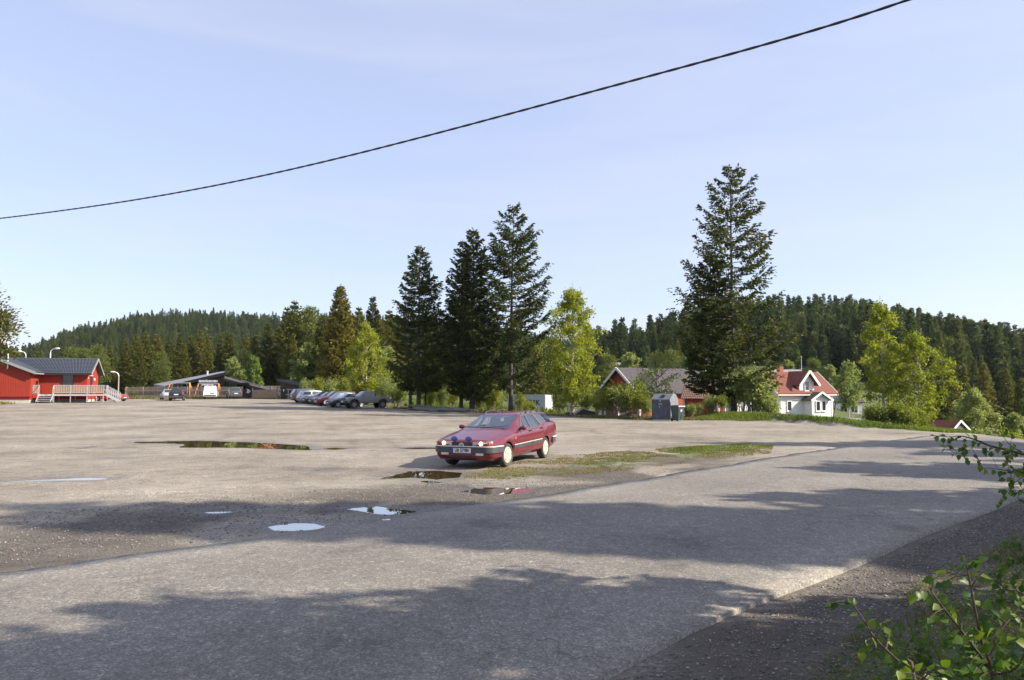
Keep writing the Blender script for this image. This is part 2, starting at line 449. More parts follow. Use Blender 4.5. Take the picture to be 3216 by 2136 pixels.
def water_mat():
    m, nt, N, L, out = new_mat('puddle_water')
    g = N.new('ShaderNodeBsdfGlossy'); g.inputs['Roughness'].default_value = 0.0; g.inputs['Color'].default_value = (1, 1, 1, 1)
    t = N.new('ShaderNodeBsdfTransparent'); t.inputs['Color'].default_value = (0.80, 0.68, 0.48, 1)
    lw = N.new('ShaderNodeLayerWeight'); lw.inputs['Blend'].default_value = 0.5
    pw = N.new('ShaderNodeMath'); pw.operation = 'POWER'; pw.inputs[1].default_value = 2.4; L.new(lw.outputs['Facing'], pw.inputs[0])
    fr = N.new('ShaderNodeMath'); fr.operation = 'MULTIPLY_ADD'; fr.inputs[1].default_value = 0.95; fr.inputs[2].default_value = 0.03; L.new(pw.outputs[0], fr.inputs[0])
    mxs = N.new('ShaderNodeMixShader'); L.new(fr.outputs[0], mxs.inputs[0]); L.new(t.outputs[0], mxs.inputs[1]); L.new(g.outputs[0], mxs.inputs[2])
    geo = N.new('ShaderNodeNewGeometry')
    n = N.new('ShaderNodeTexNoise'); n.inputs['Scale'].default_value = 2.2; n.inputs['Detail'].default_value = 2; L.new(geo.outputs['Position'], n.inputs['Vector'])
    b = N.new('ShaderNodeBump'); b.inputs['Strength'].default_value = 0.012; b.inputs['Distance'].default_value = 0.03
    L.new(n.outputs['Fac'], b.inputs['Height']); L.new(b.outputs['Normal'], g.inputs['Normal'])
    L.new(mxs.outputs[0], out.inputs[0])
    return m

def birch_bark():
    m, nt, N, L, out = new_mat('birch_bark')
    p = N.new('ShaderNodeBsdfPrincipled'); L.new(p.outputs[0], out.inputs[0]); p.inputs['Roughness'].default_value = 0.8
    co = N.new('ShaderNodeTexCoord'); mp_ = N.new('ShaderNodeMapping'); mp_.inputs['Scale'].default_value = (3, 3, 14); L.new(co.outputs['Object'], mp_.inputs['Vector'])
    n = N.new('ShaderNodeTexNoise'); n.inputs['Scale'].default_value = 1.2; n.inputs['Detail'].default_value = 6; L.new(mp_.outputs[0], n.inputs['Vector'])
    r = ramp(N, [(0.40, (0.06, 0.05, 0.04)), (0.48, (0.38, 0.34, 0.29)), (0.62, (0.56, 0.52, 0.46))]); L.new(n.outputs['Fac'], r.inputs['Fac']); L.new(r.outputs['Color'], p.inputs['Base Color'])
    return m

M['ground'] = gravel_mat(); M['asphalt'] = asphalt_mat(); M['water'] = water_mat(); M['birch_bark'] = birch_bark()
M['bark'] = simple('conifer_bark', (0.062, 0.050, 0.042), 0.9, var=0.45, scale=7, bump=0.6, bscale=20, stretch=(1, 1, 0.25))
M['twig'] = simple('twig_bark', (0.075, 0.05, 0.035), 0.85, var=0.3, scale=20)
M['greytwig'] = simple('grey_twig_bark', (0.20, 0.18, 0.15), 0.85, var=0.3, scale=20)
M['needle'] = leaf_mat('spruce_needles', (0.016, 0.028, 0.007), (0.052, 0.070, 0.014), (0.185, 0.140, 0.026), trans=0.33, var=0.15)
M['needle_olive'] = leaf_mat('olive_spruce_needles', (0.036, 0.052, 0.010), (0.115, 0.122, 0.019), (0.26, 0.180, 0.036), trans=0.38, var=0.35)
M['needle_pine'] = leaf_mat('pine_needles', (0.042, 0.064, 0.016), (0.112, 0.138, 0.030), (0.21, 0.21, 0.050), trans=0.36, var=0.3)
M['needle_far'] = leaf_mat('hill_conifer_needles', (0.018, 0.036, 0.010), (0.054, 0.080, 0.018), (0.130, 0.138, 0.028), trans=0.32, var=0.6)
M['birch'] = leaf_mat('birch_leaves', (0.115, 0.155, 0.018), (0.22, 0.25, 0.028), (0.35, 0.36, 0.052), trans=0.48, var=0.2)
M['birch_pale'] = leaf_mat('pale_birch_leaves', (0.13, 0.17, 0.045), (0.22, 0.26, 0.075), (0.33, 0.35, 0.12), trans=0.48, var=0.25)
M['bush'] = leaf_mat('bush_leaves', (0.09, 0.125, 0.018), (0.18, 0.21, 0.030), (0.30, 0.30, 0.06), trans=0.48, var=0.35)
M['leaf_far'] = leaf_mat('hill_broadleaf', (0.045, 0.085, 0.016), (0.10, 0.165, 0.028), (0.18, 0.23, 0.045), trans=0.35, var=0.6)
M['leaf_near'] = leaf_mat('sapling_leaf', (0.040, 0.088, 0.014), (0.080, 0.145, 0.020), (0.17, 0.215, 0.026), trans=0.45, rough=0.42, var=0.95)
M['grass'] = leaf_mat('grass_blades', (0.055, 0.085, 0.012), (0.105, 0.155, 0.018), (0.20, 0.21, 0.05), trans=0.35, var=0.0)
M['dry_grass'] = leaf_mat('thin_dry_grass', (0.075, 0.085, 0.018), (0.16, 0.145, 0.040), (0.30, 0.225, 0.10), trans=0.3, var=0.0)
M['herb'] = leaf_mat('verge_herbs', (0.045, 0.085, 0.014), (0.11, 0.14, 0.025), (0.30, 0.20, 0.075), trans=0.35, var=0.0)

# ------------------------------------------------------------------ terrain
NEAR = np.array([(-33, -28), (-7, -2.2), (-2, 3.05), (.56, 5.81), (1.5, 6.94), (3.03, 8.48), (4.62, 10.08), (7.06, 12.6), (10.1, 15.57), (16, 21.6), (24, 29.5), (33, 37.5), (48, 47), (70, 58)], float)
FARE = np.array([(-40, -24), (-14, 1.5), (-9, 6.2), (-5.92, 9.18), (-4.89, 10.08), (-3.54, 11.25), (-2.07, 12.6), (-.63, 14.5), (1.26, 16.3), (3.91, 19.65), (7.75, 24.19), (13.5, 30.56), (18.75, 35.8), (24.3, 40.2), (31, 46), (42, 55), (60, 67)], float)
LOT = [(-170, 60), (-70, 62), (-57, 77), (-53, 90), (-64, 117), (-33, 118.5), (-26, 104), (-13.5, 81.5), (-7.7, 73.6), (-3.1, 71), (2.4, 64.8), (6.8, 57.6), (10.8, 54), (15, 53.5), (17.7, 51.9), (19.15, 43.2), (20.6, 40.9), (21.4, 39), (24, 41), (60, 68), (70, 50), (30, 15), (20, -60), (-170, -60)]
ISLE = [(-1.21, 18.94), (-0.35, 17.97), (0.7, 18.94), (2.36, 20.03), (4.37, 21.96), (6.58, 24.19), (8.54, 26.0), (9.88, 29.69), (9.18, 30.56), (7.12, 29.69), (4.34, 27.36), (2.55, 26.0), (0.94, 24.4), (-0.6, 21.6)]
PUD = {
 'long': [(-15.49, 32.46), (-13.24, 33.08), (-10.5, 31.9), (-7.88, 30.03), (-7.12, 27.79), (-9.8, 28.87), (-12.2, 29.0), (-12.9, 31.0), (-15.2, 31.5)],
 'tail': [(-6.88, 28.4), (-6.6, 29.0), (-5.87, 28.55), (-6.28, 27.9)],
 'strip': [(-11.9, 18.35), (-10.62, 18.95), (-9.61, 18.95), (-9.7, 18.6), (-10.43, 18.33)],
 'round': [(-3.80, 12.28), (-3.65, 12.56), (-3.40, 12.66), (-3.1, 12.55), (-2.92, 12.3), (-3.05, 12.05), (-3.3, 11.95), (-3.6, 12.02)],
 'oval': [(-5.42, 13.75), (-5.19, 13.91), (-4.95, 13.88), (-4.81, 13.75), (-5.09, 13.58)],
 'spot': [(-4.72, 14.08), (-4.62, 14.2), (-4.42, 14.1), (-4.55, 13.95)],
 'split': [(-3.05, 14.15), (-2.49, 14.5), (-2.1, 14.1), (-1.62, 13.9), (-1.85, 13.5), (-2.2, 13.5), (-2.54, 13.75)],
 'small': [(-2.23, 13.0), (-2.06, 13.18), (-1.83, 13.0), (-2.01, 12.85)],
 'brown': [(-3.14, 18.81), (-2.77, 20.7), (-2.0, 20.9), (-1.21, 20.3), (-1.29, 19.2), (-1.8, 18.8), (-2.38, 19.1)],
 'drip': [(-2.2, 18.35), (-2.01, 18.6), (-1.59, 18.15), (-1.8, 17.95)],
 'mirror': [(-1.15, 16.5), (-0.76, 17.38), (0.36, 17.15), (0.55, 16.75), (0.27, 16.2), (-0.57, 16.0)],
 'rear': [(-4.42, 28.87), (-3.66, 29.3), (-2.5, 29.1), (-2.3, 28.4), (-3.5, 28.3)],
 'rut': [(-5.75, 20.9), (-5.2, 21.15), (-4.6, 21.0), (-5.1, 20.75)],
 'sliver': [(-16.17, 28.7), (-15.94, 29.2), (-15.32, 28.9), (-15.5, 28.5)],
 'sliver2': [(-15.0, 28.6), (-14.8, 28.95), (-14.2, 28.8), (-14.5, 28.45)],
 'chip': [(-12.4, 24.1), (-12.2, 24.45), (-11.85, 24.4), (-12.0, 24.05)],
}

def poly_sd(x, y, poly):
    """signed distance to a polygon, negative inside"""
    x = np.asarray(x, float); y = np.asarray(y, float)
    d = np.full(x.shape, 1e18); ins = np.zeros(x.shape, bool)
    n = len(poly)
    for i in range(n):
        ax, ay = poly[i]; bx, by = poly[(i + 1) % n]
        ex, ey = bx - ax, by - ay
        wx, wy = x - ax, y - ay
        t = np.clip((wx * ex + wy * ey) / (ex * ex + ey * ey), 0, 1)
        d = np.minimum(d, (wx - ex * t) ** 2 + (wy - ey * t) ** 2)
        c = ((ay > y) != (by > y)) & (x < ex * (y - ay) / (ey if abs(ey) > 1e-12 else 1e-12) + ax)
        ins ^= c
    d = np.sqrt(d)
    return np.where(ins, -d, d)

def near_sd(x, y):      # > 0 on the camera's side of the road (beyond its near edge)
    return (np.interp(x, NEAR[:, 0], NEAR[:, 1]) - y) * 0.72
def far_sd(x, y):       # > 0 beyond the far edge
    return (y - np.interp(x, FARE[:, 0], FARE[:, 1])) * 0.72

LOT_EX = [-170, -64, -33, -26, -13.5, -7.7, -3.1, 2.4, 6.8, 10.8, 15, 17.7, 19.15, 21.4, 60]
LOT_EY = [130, 118, 118.5, 104, 81.5, 73.6, 71, 64.8, 57.6, 54, 53.5, 51.9, 43.2, 39, 36]

def base(x, y):
    """large-scale height of the land"""
    x = np.asarray(x, float); y = np.asarray(y, float)
    z = 0.8 * sst(60, 125, y - 0.4 * x) * sst(10, -15, x)
    past = y - np.interp(x, LOT_EX, LOT_EY)
    z = z - 1.5 * sst(2, 34, past) * sst(-25, 2, x)
    q = x - 20 - 0.25 * (y - 40)
    z = z - 4.2 * sst(0, 30, q) * sst(-30, 30, y) - 4.0 * sst(30, 90, q) * sst(20, 60, y)
    # grass bank on the right edge of the lot
    z = z + 0.42 * sst(0.4, 4, past) * sst(13, 6, past) * sst(12.5, 16, x) * sst(22.5, 18.5, x)
    yy = np.maximum(y, 60.0)
    # wooded hill on the right
    u = x * 380.0 / yy
    Hr = np.interp(u, [-60, 0, 42, 84, 110, 138, 161, 190, 215, 249, 350, 600], [0, 5, 12, 21, 28.5, 34.5, 36, 33.5, 29, 23.5, 21, 21])
    fr_ = np.interp(y, [120, 200, 380, 520, 900, 3000], [0, 0.26, 1.0, 1.12, 1.1, 1.0])
    zr = Hr * fr_
    # wooded hill on the left
    u2 = x * 700.0 / yy
    Hl = np.interp(u2, [-620, -520, -450, -400, -330, -280, -170, -30, 80, 150, 220], [0, 4, 26, 45, 59, 62, 58, 53, 32, 14, 0])
    zl = Hl * np.interp(y, [260, 380, 560, 700, 900, 3000], [0, 0.14, 0.66, 1.0, 1.06, 0.8])
    z = z + np.maximum(zr, zl) + 6 * sst(200, 600, y) * fbm(x / 90.0, y / 90.0, 3)
    # the verge rises a little towards the viewpoint
    s = near_sd(x, y)
    z = z + np.where(y < 60, 0.32 * sst(1.6, 5.0, s), 0)
    return z

RUT = np.array([(-13.5, 17.2), (-11.67, 18.25), (-9.77, 19.32), (-9.14, 20.3), (-7.28, 21.15), (-5.33, 21.6), (-3.97, 21.4)])
def ground_z(x, y):
    x = np.asarray(x, float); y = np.asarray(y, float)
    z = base(x, y)
    z = z + 0.007 * fbm(x * 0.9, y * 0.9, 3) + 0.004 * vnoise(x * 5, y * 5)
    far = np.hypot(x, y)
    z = z + 0.10 * sst(60, 130, far) * fbm(x * 0.15, y * 0.15, 3)
    m = (x > -20) & (x < 5) & (y > 9) & (y < 36)
    if m.any():
        xm, ym = x[m], y[m]; zm = z[m]
        nn = 0.10 * fbm(xm * 2.3, ym * 2.3, 3)
        for k, P in PUD.items():
            pa = np.array(P); size = min(np.ptp(pa[:, 0]), np.ptp(pa[:, 1]))
            w = min(0.28, 0.35 * size); sd = poly_sd(xm, ym, P) + nn * min(1.5, size)
            zm = zm - 0.055 * sst(w, -w, sd)
        dr = np.full(xm.shape, 9.0)
        for (a, b) in zip(RUT[:-1], RUT[1:]):
            e = b - a; t = np.clip(((xm - a[0]) * e[0] + (ym - a[1]) * e[1]) / (e @ e), 0, 1)
            dr = np.minimum(dr, np.hypot(xm - a[0] - e[0] * t, ym - a[1] - e[1] * t))
        zm = zm - 0.012 * sst(0.35, 0.05, dr) + 0.02 * np.exp(-((dr - 0.55) / 0.22) ** 2) * (ym < np.interp(xm, RUT[:, 0], RUT[:, 1]))
        z[m] = zm
    isl = poly_sd(x, y, ISLE) if np.any((x > -4) & (x < 14) & (y > 14) & (y < 34)) else np.full(x.shape, 9.0)
    z = z + 0.05 * sst(0.2, -0.9, isl) * (0.6 + fbm(x * 1.7, y * 1.7, 3)) * sst(0.5, 3.0, x)
    s1 = near_sd(x, y); s2 = far_sd(x, y)
    inside = np.minimum(-s1, -s2)
    z = z - 0.08 * sst(0.0, 0.3, inside) - np.where(s1 > -0.3, 0.030 * sst(1.0, 0.05, np.abs(s1)), 0) * (x < 60)
    z = z + np.where((s1 > 0.2) & (y < 40), 0.035 * fbm(x * 2.2, y * 2.2, 3) * sst(0.3, 1.5, s1), 0)
    return z

def axis(lo, hi, step, far_lo, far_hi, g=1.075):
    a = list(np.arange(lo, hi, step))
    s = step; v = lo
    left = []
    while v > far_lo:
        s = min(s * g, 60); v -= s; left.append(v)
    s = step; v = hi; right = []
    while v < far_hi:
        right.append(v); s = min(s * g, 60); v += s
    right.append(far_hi)
    return np.array(left[::-1] + a + right)

gx = axis(-18, 11, 0.15, -2600, 2600); gy = axis(4.5, 34, 0.15, -260, 3200)
GX, GY = np.meshgrid(gx, gy)
gxf, gyf = GX.ravel(), GY.ravel()
gzf = ground_z(gxf.copy(), gyf.copy())
nx, ny = len(gx), len(gy)
ii, jj = np.meshgrid(np.arange(nx - 1), np.arange(ny - 1))
a0 = (jj * nx + ii).ravel()
gF = np.stack([a0, a0 + 1, a0 + nx + 1, a0 + nx], 1)
gme = npmesh('ground', np.stack([gxf, gyf, gzf], 1), gF, M['ground'], smooth=True)
lot_sd = poly_sd(gxf, gyf, LOT)
isl_sd = poly_sd(gxf, gyf, ISLE)
s1 = near_sd(gxf, gyf); s2 = far_sd(gxf, gyf)
turf = sst(-0.2, 0.6, lot_sd)
turf = np.maximum(turf, 0.62 * sst(0.25, -0.5, isl_sd) * (0.75 + 0.5 * fbm(gxf * 0.9, gyf * 0.9, 3)))
turf = np.maximum(turf, np.where(gyf < 45, 0.82 * sst(0.7, 1.7, s1 - 0.05 * (gxf - 2.0)), 0))
wet = np.zeros_like(gxf); mm_ = (gxf > -22) & (gxf < 6) & (gyf > 8) & (gyf < 38)
for P in PUD.values():
    wet[mm_] = np.maximum(wet[mm_], sst(0.75, 0.05, poly_sd(gxf[mm_], gyf[mm_], P)))
band = sst(5.2, 2.4, s2) * (s2 > -1) * sst(-13, -6.5, gxf) * sst(9, 4, gxf) * sst(0.2, 0.55, 0.6 + fbm(gxf * 0.5, gyf * 0.5, 3))
dark = np.clip(np.maximum(np.maximum(0.45 * wet, 1.0 * band), np.where((s1 > 0) & (s1 < 8) & (gyf < 40), 0.95 * sst(0.05, 0.4, s1), 0)), 0, 1)
soil = np.maximum(np.exp(-((gxf - 46) / 7) ** 2 - ((gyf - 108) / 4.0) ** 2) * 1.4, 0)
soil = np.maximum(soil, 0.9 * np.exp(-((gxf - 4.9) / 1.9) ** 2 - ((gyf - (gxf - 4.4) * 0.9 - 22.4) / 0.35) ** 2) * (0.4 + 1.2 * np.clip(fbm(gxf * 3, gyf * 3, 2) + 0.4, 0, 1)))
soil = np.clip(np.maximum(soil, np.where((s1 > -0.1) & (gyf < 45), 0.85 * sst(1.9, 0.7, s1), 0) * np.clip(0.75 + 0.8 * fbm(gxf, gyf, 3), 0, 1)), 0, 1)
TRACKS = [[(-26, 74), (-19, 52), (-14.5, 38), (-13.2, 33.5), (-14.5, 29), (-20, 26)], [(-24, 84), (-13, 55), (-7.5, 38), (-6.0, 33), (-4.5, 27)], [(-30, 60), (-12, 47), (4, 40), (16, 37), (24, 39)],
          [(-16.5, 22), (-13.5, 25.5), (-14.2, 28.2), (-17, 29.5), (-21, 29)], [(-40, 45), (-20, 40), (0, 36), (12, 33)], [(10, 52), (6, 45), (5, 38), (9, 33)]]
track = np.zeros_like(gxf); mt_ = (gxf > -45) & (gxf < 28) & (gyf > 18) & (gyf < 90)
for T in TRACKS:
    T = np.array(T, float); tt = np.linspace(0, len(T) - 1, 60)
    # rounded run through the marks
    i0 = np.clip(tt.astype(int), 0, len(T) - 2); f = (tt - i0)[:, None]
    Pm = lambda k: T[np.clip(i0 + k, 0, len(T) - 1)]
    C = 0.5 * (2 * Pm(0) + (Pm(1) - Pm(-1)) * f + (2 * Pm(-1) - 5 * Pm(0) + 4 * Pm(1) - Pm(2)) * f ** 2 + (3 * Pm(0) - Pm(-1) - 3 * Pm(1) + Pm(2)) * f ** 3)
    d = np.full(mt_.sum(), 1e9)
    for a_, b_ in zip(C[:-1], C[1:]):
        e = b_ - a_; t_ = np.clip(((gxf[mt_] - a_[0]) * e[0] + (gyf[mt_] - a_[1]) * e[1]) / max(1e-9, e @ e), 0, 1)
        d = np.minimum(d, np.hypot(gxf[mt_] - a_[0] - e[0] * t_, gyf[mt_] - a_[1] - e[1] * t_))
    w_ = np.exp(-((d - 0.75) / 0.17) ** 2) * np.clip(0.45 + 1.6 * fbm(gxf[mt_] * 0.25, gyf[mt_] * 0.25, 3), 0, 1)
    track[mt_] = np.maximum(track[mt_], w_)
for nm, val in (('track', track), ('turf', turf), ('wet', wet), ('dark', dark), ('soil', soil)):
    at_ = gme.attributes.new(nm, 'FLOAT', 'POINT'); at_.data.foreach_set('value', val.astype(np.float32))
tag(obj('ground', gme), kind='structure')

# road: one ribbon of worn asphalt with ragged margins and a cut edge
cs = np.concatenate([np.arange(-55, -8, 2.0), np.arange(-8, 40, 0.22), np.arange(40, 78, 0.8), np.arange(78, 110, 2.5)])
nsum = NEAR.sum(1); fsum = FARE.sum(1)
nA = np.stack([np.interp(cs, nsum, NEAR[:, 0]), np.interp(cs, nsum, NEAR[:, 1])], 1)
fA = np.stack([np.interp(cs, fsum, FARE[:, 0]), np.interp(cs, fsum, FARE[:, 1])], 1)
j1 = 0.10 * fbm(cs * 0.30, cs * 0 + 3.3, 2)
j2 = 0.30 * fbm(cs * 0.35, cs * 0 + 9.3, 4) + 0.12 * vnoise(cs * 3.7, cs * 0 + 2.0)
perp = np.array([0.707, -0.707])
nA = nA + j1[:, None] * perp; fA = fA + j2[:, None] * perp
K = 16
ts = np.linspace(0, 1, K)
RV = []; RA = []
for t in ts:
    p = nA * (1 - t) + fA * t
    z = base(p[:, 0], p[:, 1]) + 0.010 - 0.008 * t + 0.045 * (1 - (2 * t - 1) ** 2)
    if t == 0: z = z + 0.001
    RV.append(np.stack([p[:, 0], p[:, 1], z], 1)); RA.append(np.full(len(cs), t))
sk = RV[0].copy(); sk[:, 2] -= 0.09; sk[:, :2] += perp * 0.03
RV = [sk] + RV; RA = [np.zeros(len(cs))] + RA
sk2 = RV[-1].copy(); sk2[:, 2] -= 0.08; RV.append(sk2); RA.append(np.ones(len(cs)))
KK = len(RV); nC = len(cs)
RVa = np.concatenate(RV); ra = np.concatenate(RA)
k_, c_ = np.meshgrid(np.arange(KK - 1), np.arange(nC - 1))
b0 = (k_ * nC + c_).ravel()
rme = npmesh('road', RVa, np.stack([b0, b0 + 1, b0 + nC + 1, b0 + nC], 1)[:, ::-1], M['asphalt'], smooth=True)
at_ = rme.attributes.new('across', 'FLOAT', 'POINT'); at_.data.foreach_set('value', ra.astype(np.float32))
bm = bmesh.new(); bm.from_mesh(rme); bmesh.ops.recalc_face_normals(bm, faces=bm.faces)
if sum(f.normal.z for f in bm.faces) < 0: bmesh.ops.reverse_faces(bm, faces=bm.faces)
bm.to_mesh(rme); bm.free()
tag(obj('road', rme), kind='structure')

# puddles: level sheets of water lying in the hollows
for k, (nm, P) in enumerate(PUD.items()):
    pa = np.array(P); c = pa.mean(0)
    ang = np.sort(np.arctan2(pa[:, 1] - c[1], pa[:, 0] - c[0]))
    q = []
    for i in range(len(pa)):
        d = pa[i] - c; q.append(c + d * (1 + 0.16 / max(0.2, np.hypot(*d))))
    zl = -0.024 - 0.0004 * k
    me = bpy.data.meshes.new('puddle')
    me.from_pydata([(p[0], p[1], zl) for p in q], [], [list(range(len(q)))])
    me.materials.append(M['water'])
    bm = bmesh.new(); bm.from_mesh(me); bmesh.ops.recalc_face_normals(bm, faces=bm.faces)
    for f in bm.faces:
        if f.normal.z < 0: f.normal_flip()
    bm.to_mesh(me); bm.free()
    tag(obj('puddle', me), kind='structure')

# ------------------------------------------------------------------ grass, herbs, stones
def scatter_in(poly, n, rng):
    pa = np.array(poly); out = []
    while len(out) < n:
        x = rng.uniform(pa[:, 0].min(), pa[:, 0].max(), n); y = rng.uniform(pa[:, 1].min(), pa[:, 1].max(), n)
        k = poly_sd(x, y, poly) < 0
        out += list(zip(x[k], y[k]))
    return np.array(out[:n])

def blades_on(P, h, w, rng, lean=0.45):
    """bent grass blades (two quads' worth: a lower quad and a tip) on ground points"""
    n = len(P); z = ground_z(P[:, 0].copy(), P[:, 1].copy())
    a = rng.uniform(0, 2 * math.pi, n); hh = h * rng.uniform(0.5, 1.25, n); ww = w * rng.uniform(0.7, 1.3, n)
    sx, sy = np.cos(a), np.sin(a); la = rng.uniform(0, 2 * math.pi, n); ll = lean * rng.uniform(0.1, 1.0, n) * hh
    lx, ly = np.cos(la) * ll, np.sin(la) * ll
    V = np.zeros((n, 5, 3))
    V[:, 0] = np.stack([P[:, 0] - sx * ww / 2, P[:, 1] - sy * ww / 2, z - 0.01], 1)
    V[:, 1] = np.stack([P[:, 0] + sx * ww / 2, P[:, 1] + sy * ww / 2, z - 0.01], 1)
    V[:, 2] = np.stack([P[:, 0] + sx * ww / 2.6 + lx * .4, P[:, 1] + sy * ww / 2.6 + ly * .4, z + hh * .55], 1)
    V[:, 3] = np.stack([P[:, 0] - sx * ww / 2.6 + lx * .4, P[:, 1] - sy * ww / 2.6 + ly * .4, z + hh * .55], 1)
    V[:, 4] = np.stack([P[:, 0] + lx, P[:, 1] + ly, z + hh], 1)
    b = np.arange(n) * 5
    F = np.concatenate([np.stack([b, b + 1, b + 2], 1), np.stack([b, b + 2, b + 3], 1), np.stack([b + 3, b + 2, b + 4], 1)])
    t = np.repeat(rng.random(n), 5)
    return V.reshape(-1, 3), F, t

def grass_patch(label, poly, n, h, w, mat, seed, clump=0.0, cat='grass', thresh=None, tpow=1.0):
    rng = np.random.default_rng(seed)
    P = scatter_in(poly, n, rng)
    if thresh is not None:
        v = fbm(P[:, 0] * thresh[0] + seed, P[:, 1] * thresh[0], 3); P = P[v > thresh[1]]
    V, F, t = blades_on(P, h, w, rng)
    tl = np.clip(0.5 + 0.9 * fbm(np.repeat(P[:, 0], 5) * 0.7, np.repeat(P[:, 1], 5) * 0.7, 3), 0, 1)
    t = np.clip(0.55 * t + 0.45 * tl, 0, 1) ** tpow
    o = obj('grass', npmesh('grass', V, F, mat, tint=t))
    tag(o, label, cat, kind='stuff')
    return o

grass_patch('short patchy grass on the island beside the parked maroon car', ISLE, 30000, 0.034, 0.014, M['dry_grass'], 1, thresh=(1.1, -0.14))
grass_patch('green tufts along the far end of the grassy island', [(4.4, 24.5), (8.6, 26.8), (9.9, 29.8), (9.0, 30.6), (6.0, 28.4)], 6000, 0.06, 0.016, M['grass'], 2, thresh=(1.4, -0.08))
grass_patch('bright green grass bank along the right edge of the lot', [(13, 53.9), (15.2, 53.9), (17.9, 52.2), (19.5, 43.6), (21.0, 41.2), (22.0, 39.4), (26, 44), (29, 60), (25, 64), (14, 60)], 42000, 0.17, 0.04, M['grass'], 3)
grass_patch('grass strip under the trees at the back of the lot', [(-14.5, 83.5), (-7.9, 74.0), (-3.1, 71.5), (2.5, 65.2), (7, 58), (11, 54.4), (14, 54.2), (14, 60), (8, 66), (2, 74), (-10, 84)], 24000, 0.17, 0.05, M['dry_grass'], 4)
grass_patch('tall pale grass in the glade behind the spruces', [(-12, 86), (4, 72), (9, 84), (6, 110), (-14, 110)], 9000, 0.7, 0.16, M['grass'], 5)
grass_patch('grass along the picket fence of the kindergarten', [(-62, 115.5), (-34, 116.8), (-34, 120), (-62, 120)], 5000, 0.35, 0.09, M['dry_grass'], 6)
grass_patch('grass by the concrete foundation of the red building', [(-60, 76), (-53.5, 79), (-52.5, 83), (-60, 83)], 2500, 0.3, 0.08, M['dry_grass'], 7)
grass_patch('lawn and weeds around the white house', [(26, 62), (40, 62), (60, 100), (58, 118), (42, 122), (30, 98), (24, 80)], 16000, 0.3, 0.11, M['grass'], 8)
VERGE = [(0.9, 4.0), (1.9, 5.5), (3.4, 7.5), (5.5, 9.7), (8.0, 11.9), (9.0, 11.2), (6.2, 7.4), (4.2, 4.8), (2.6, 3.2)]
grass_patch('thin grass and dry stalks on the gravel verge', VERGE, 9000, 0.07, 0.008, M['herb'], 9, thresh=(1.3, -0.05))

def herb_patch():
    """low broad-leaved weeds and dead leaves on the verge"""
    rng = np.random.default_rng(21)
    P = scatter_in(VERGE, 30000, rng)
    v = fbm(P[:, 0] * 1.1 + 4, P[:, 1] * 1.1, 3); P = P[v > -0.16]
    n = len(P); z = ground_z(P[:, 0].copy(), P[:, 1].copy())
    c = np.stack([P[:, 0], P[:, 1], z + rng.random(n) ** 2 * 0.13 + 0.004], 1)
    a = rng.uniform(0, 6.283, n); tl = rng.uniform(-0.6, 0.6, n); L = rng.uniform(0.015, 0.042, n); W = L * rng.uniform(0.4, 0.7, n)
    d = np.stack([np.cos(a), np.sin(a), np.sin(tl) * 0.9], 1); s = np.stack([-np.sin(a), np.cos(a), rng.uniform(-.5, .5, n)], 1)
    V = np.zeros((n, 4, 3)); V[:, 0] = c - d * L[:, None] / 2; V[:, 2] = c + d * L[:, None] / 2
    V[:, 1] = c + s * W[:, None] / 2; V[:, 3] = c - s * W[:, None] / 2
    F = (np.arange(n) * 4)[:, None] + np.arange(4)[None]
    tag(obj('weeds', npmesh('weeds', V.reshape(-1, 3), F, M['herb'], tint=np.repeat(rng.random(n) ** 1.4, 4))), 'low weeds and dead leaves on the roadside verge', 'weeds', kind='stuff')
herb_patch()

def stones(label, P, smin, smax, seed, mat):
    rng = np.random.default_rng(seed); n = len(P)
    z = ground_z(P[:, 0].copy(), P[:, 1].copy())
    s = smin + (smax - smin) * rng.random(n) ** 2.5
    U = np.array([(1, 0, 0), (0, 1, 0), (-1, 0, 0), (0, -1, 0), (0, 0, 1), (0, 0, -1)], float)
    a = rng.uniform(0, 6.283, n); ca, sa = np.cos(a), np.sin(a)
    V = U[None] * rng.uniform(0.6, 1.3, (n, 6, 1)) * s[:, None, None]
    V[:, :, 2] *= 0.65
    X = V[:, :, 0] * ca[:, None] - V[:, :, 1] * sa[:, None]; Y = V[:, :, 0] * sa[:, None] + V[:, :, 1] * ca[:, None]
    V = np.stack([X + P[:, 0:1], Y + P[:, 1:2], V[:, :, 2] + z[:, None] + 0.2 * s[:, None]], 2)
    f = np.array([(0, 1, 4), (1, 2, 4), (2, 3, 4), (3, 0, 4), (1, 0, 5), (2, 1, 5), (3, 2, 5), (0, 3, 5)])
    F = ((np.arange(n) * 6)[:, None, None] + f[None]).reshape(-1, 3)
    o = obj('gravel', npmesh('gravel', V.reshape(-1, 3), F, mat, tint=np.repeat(rng.random(n), 6)))
    tag(o, label, 'gravel', kind='stuff')

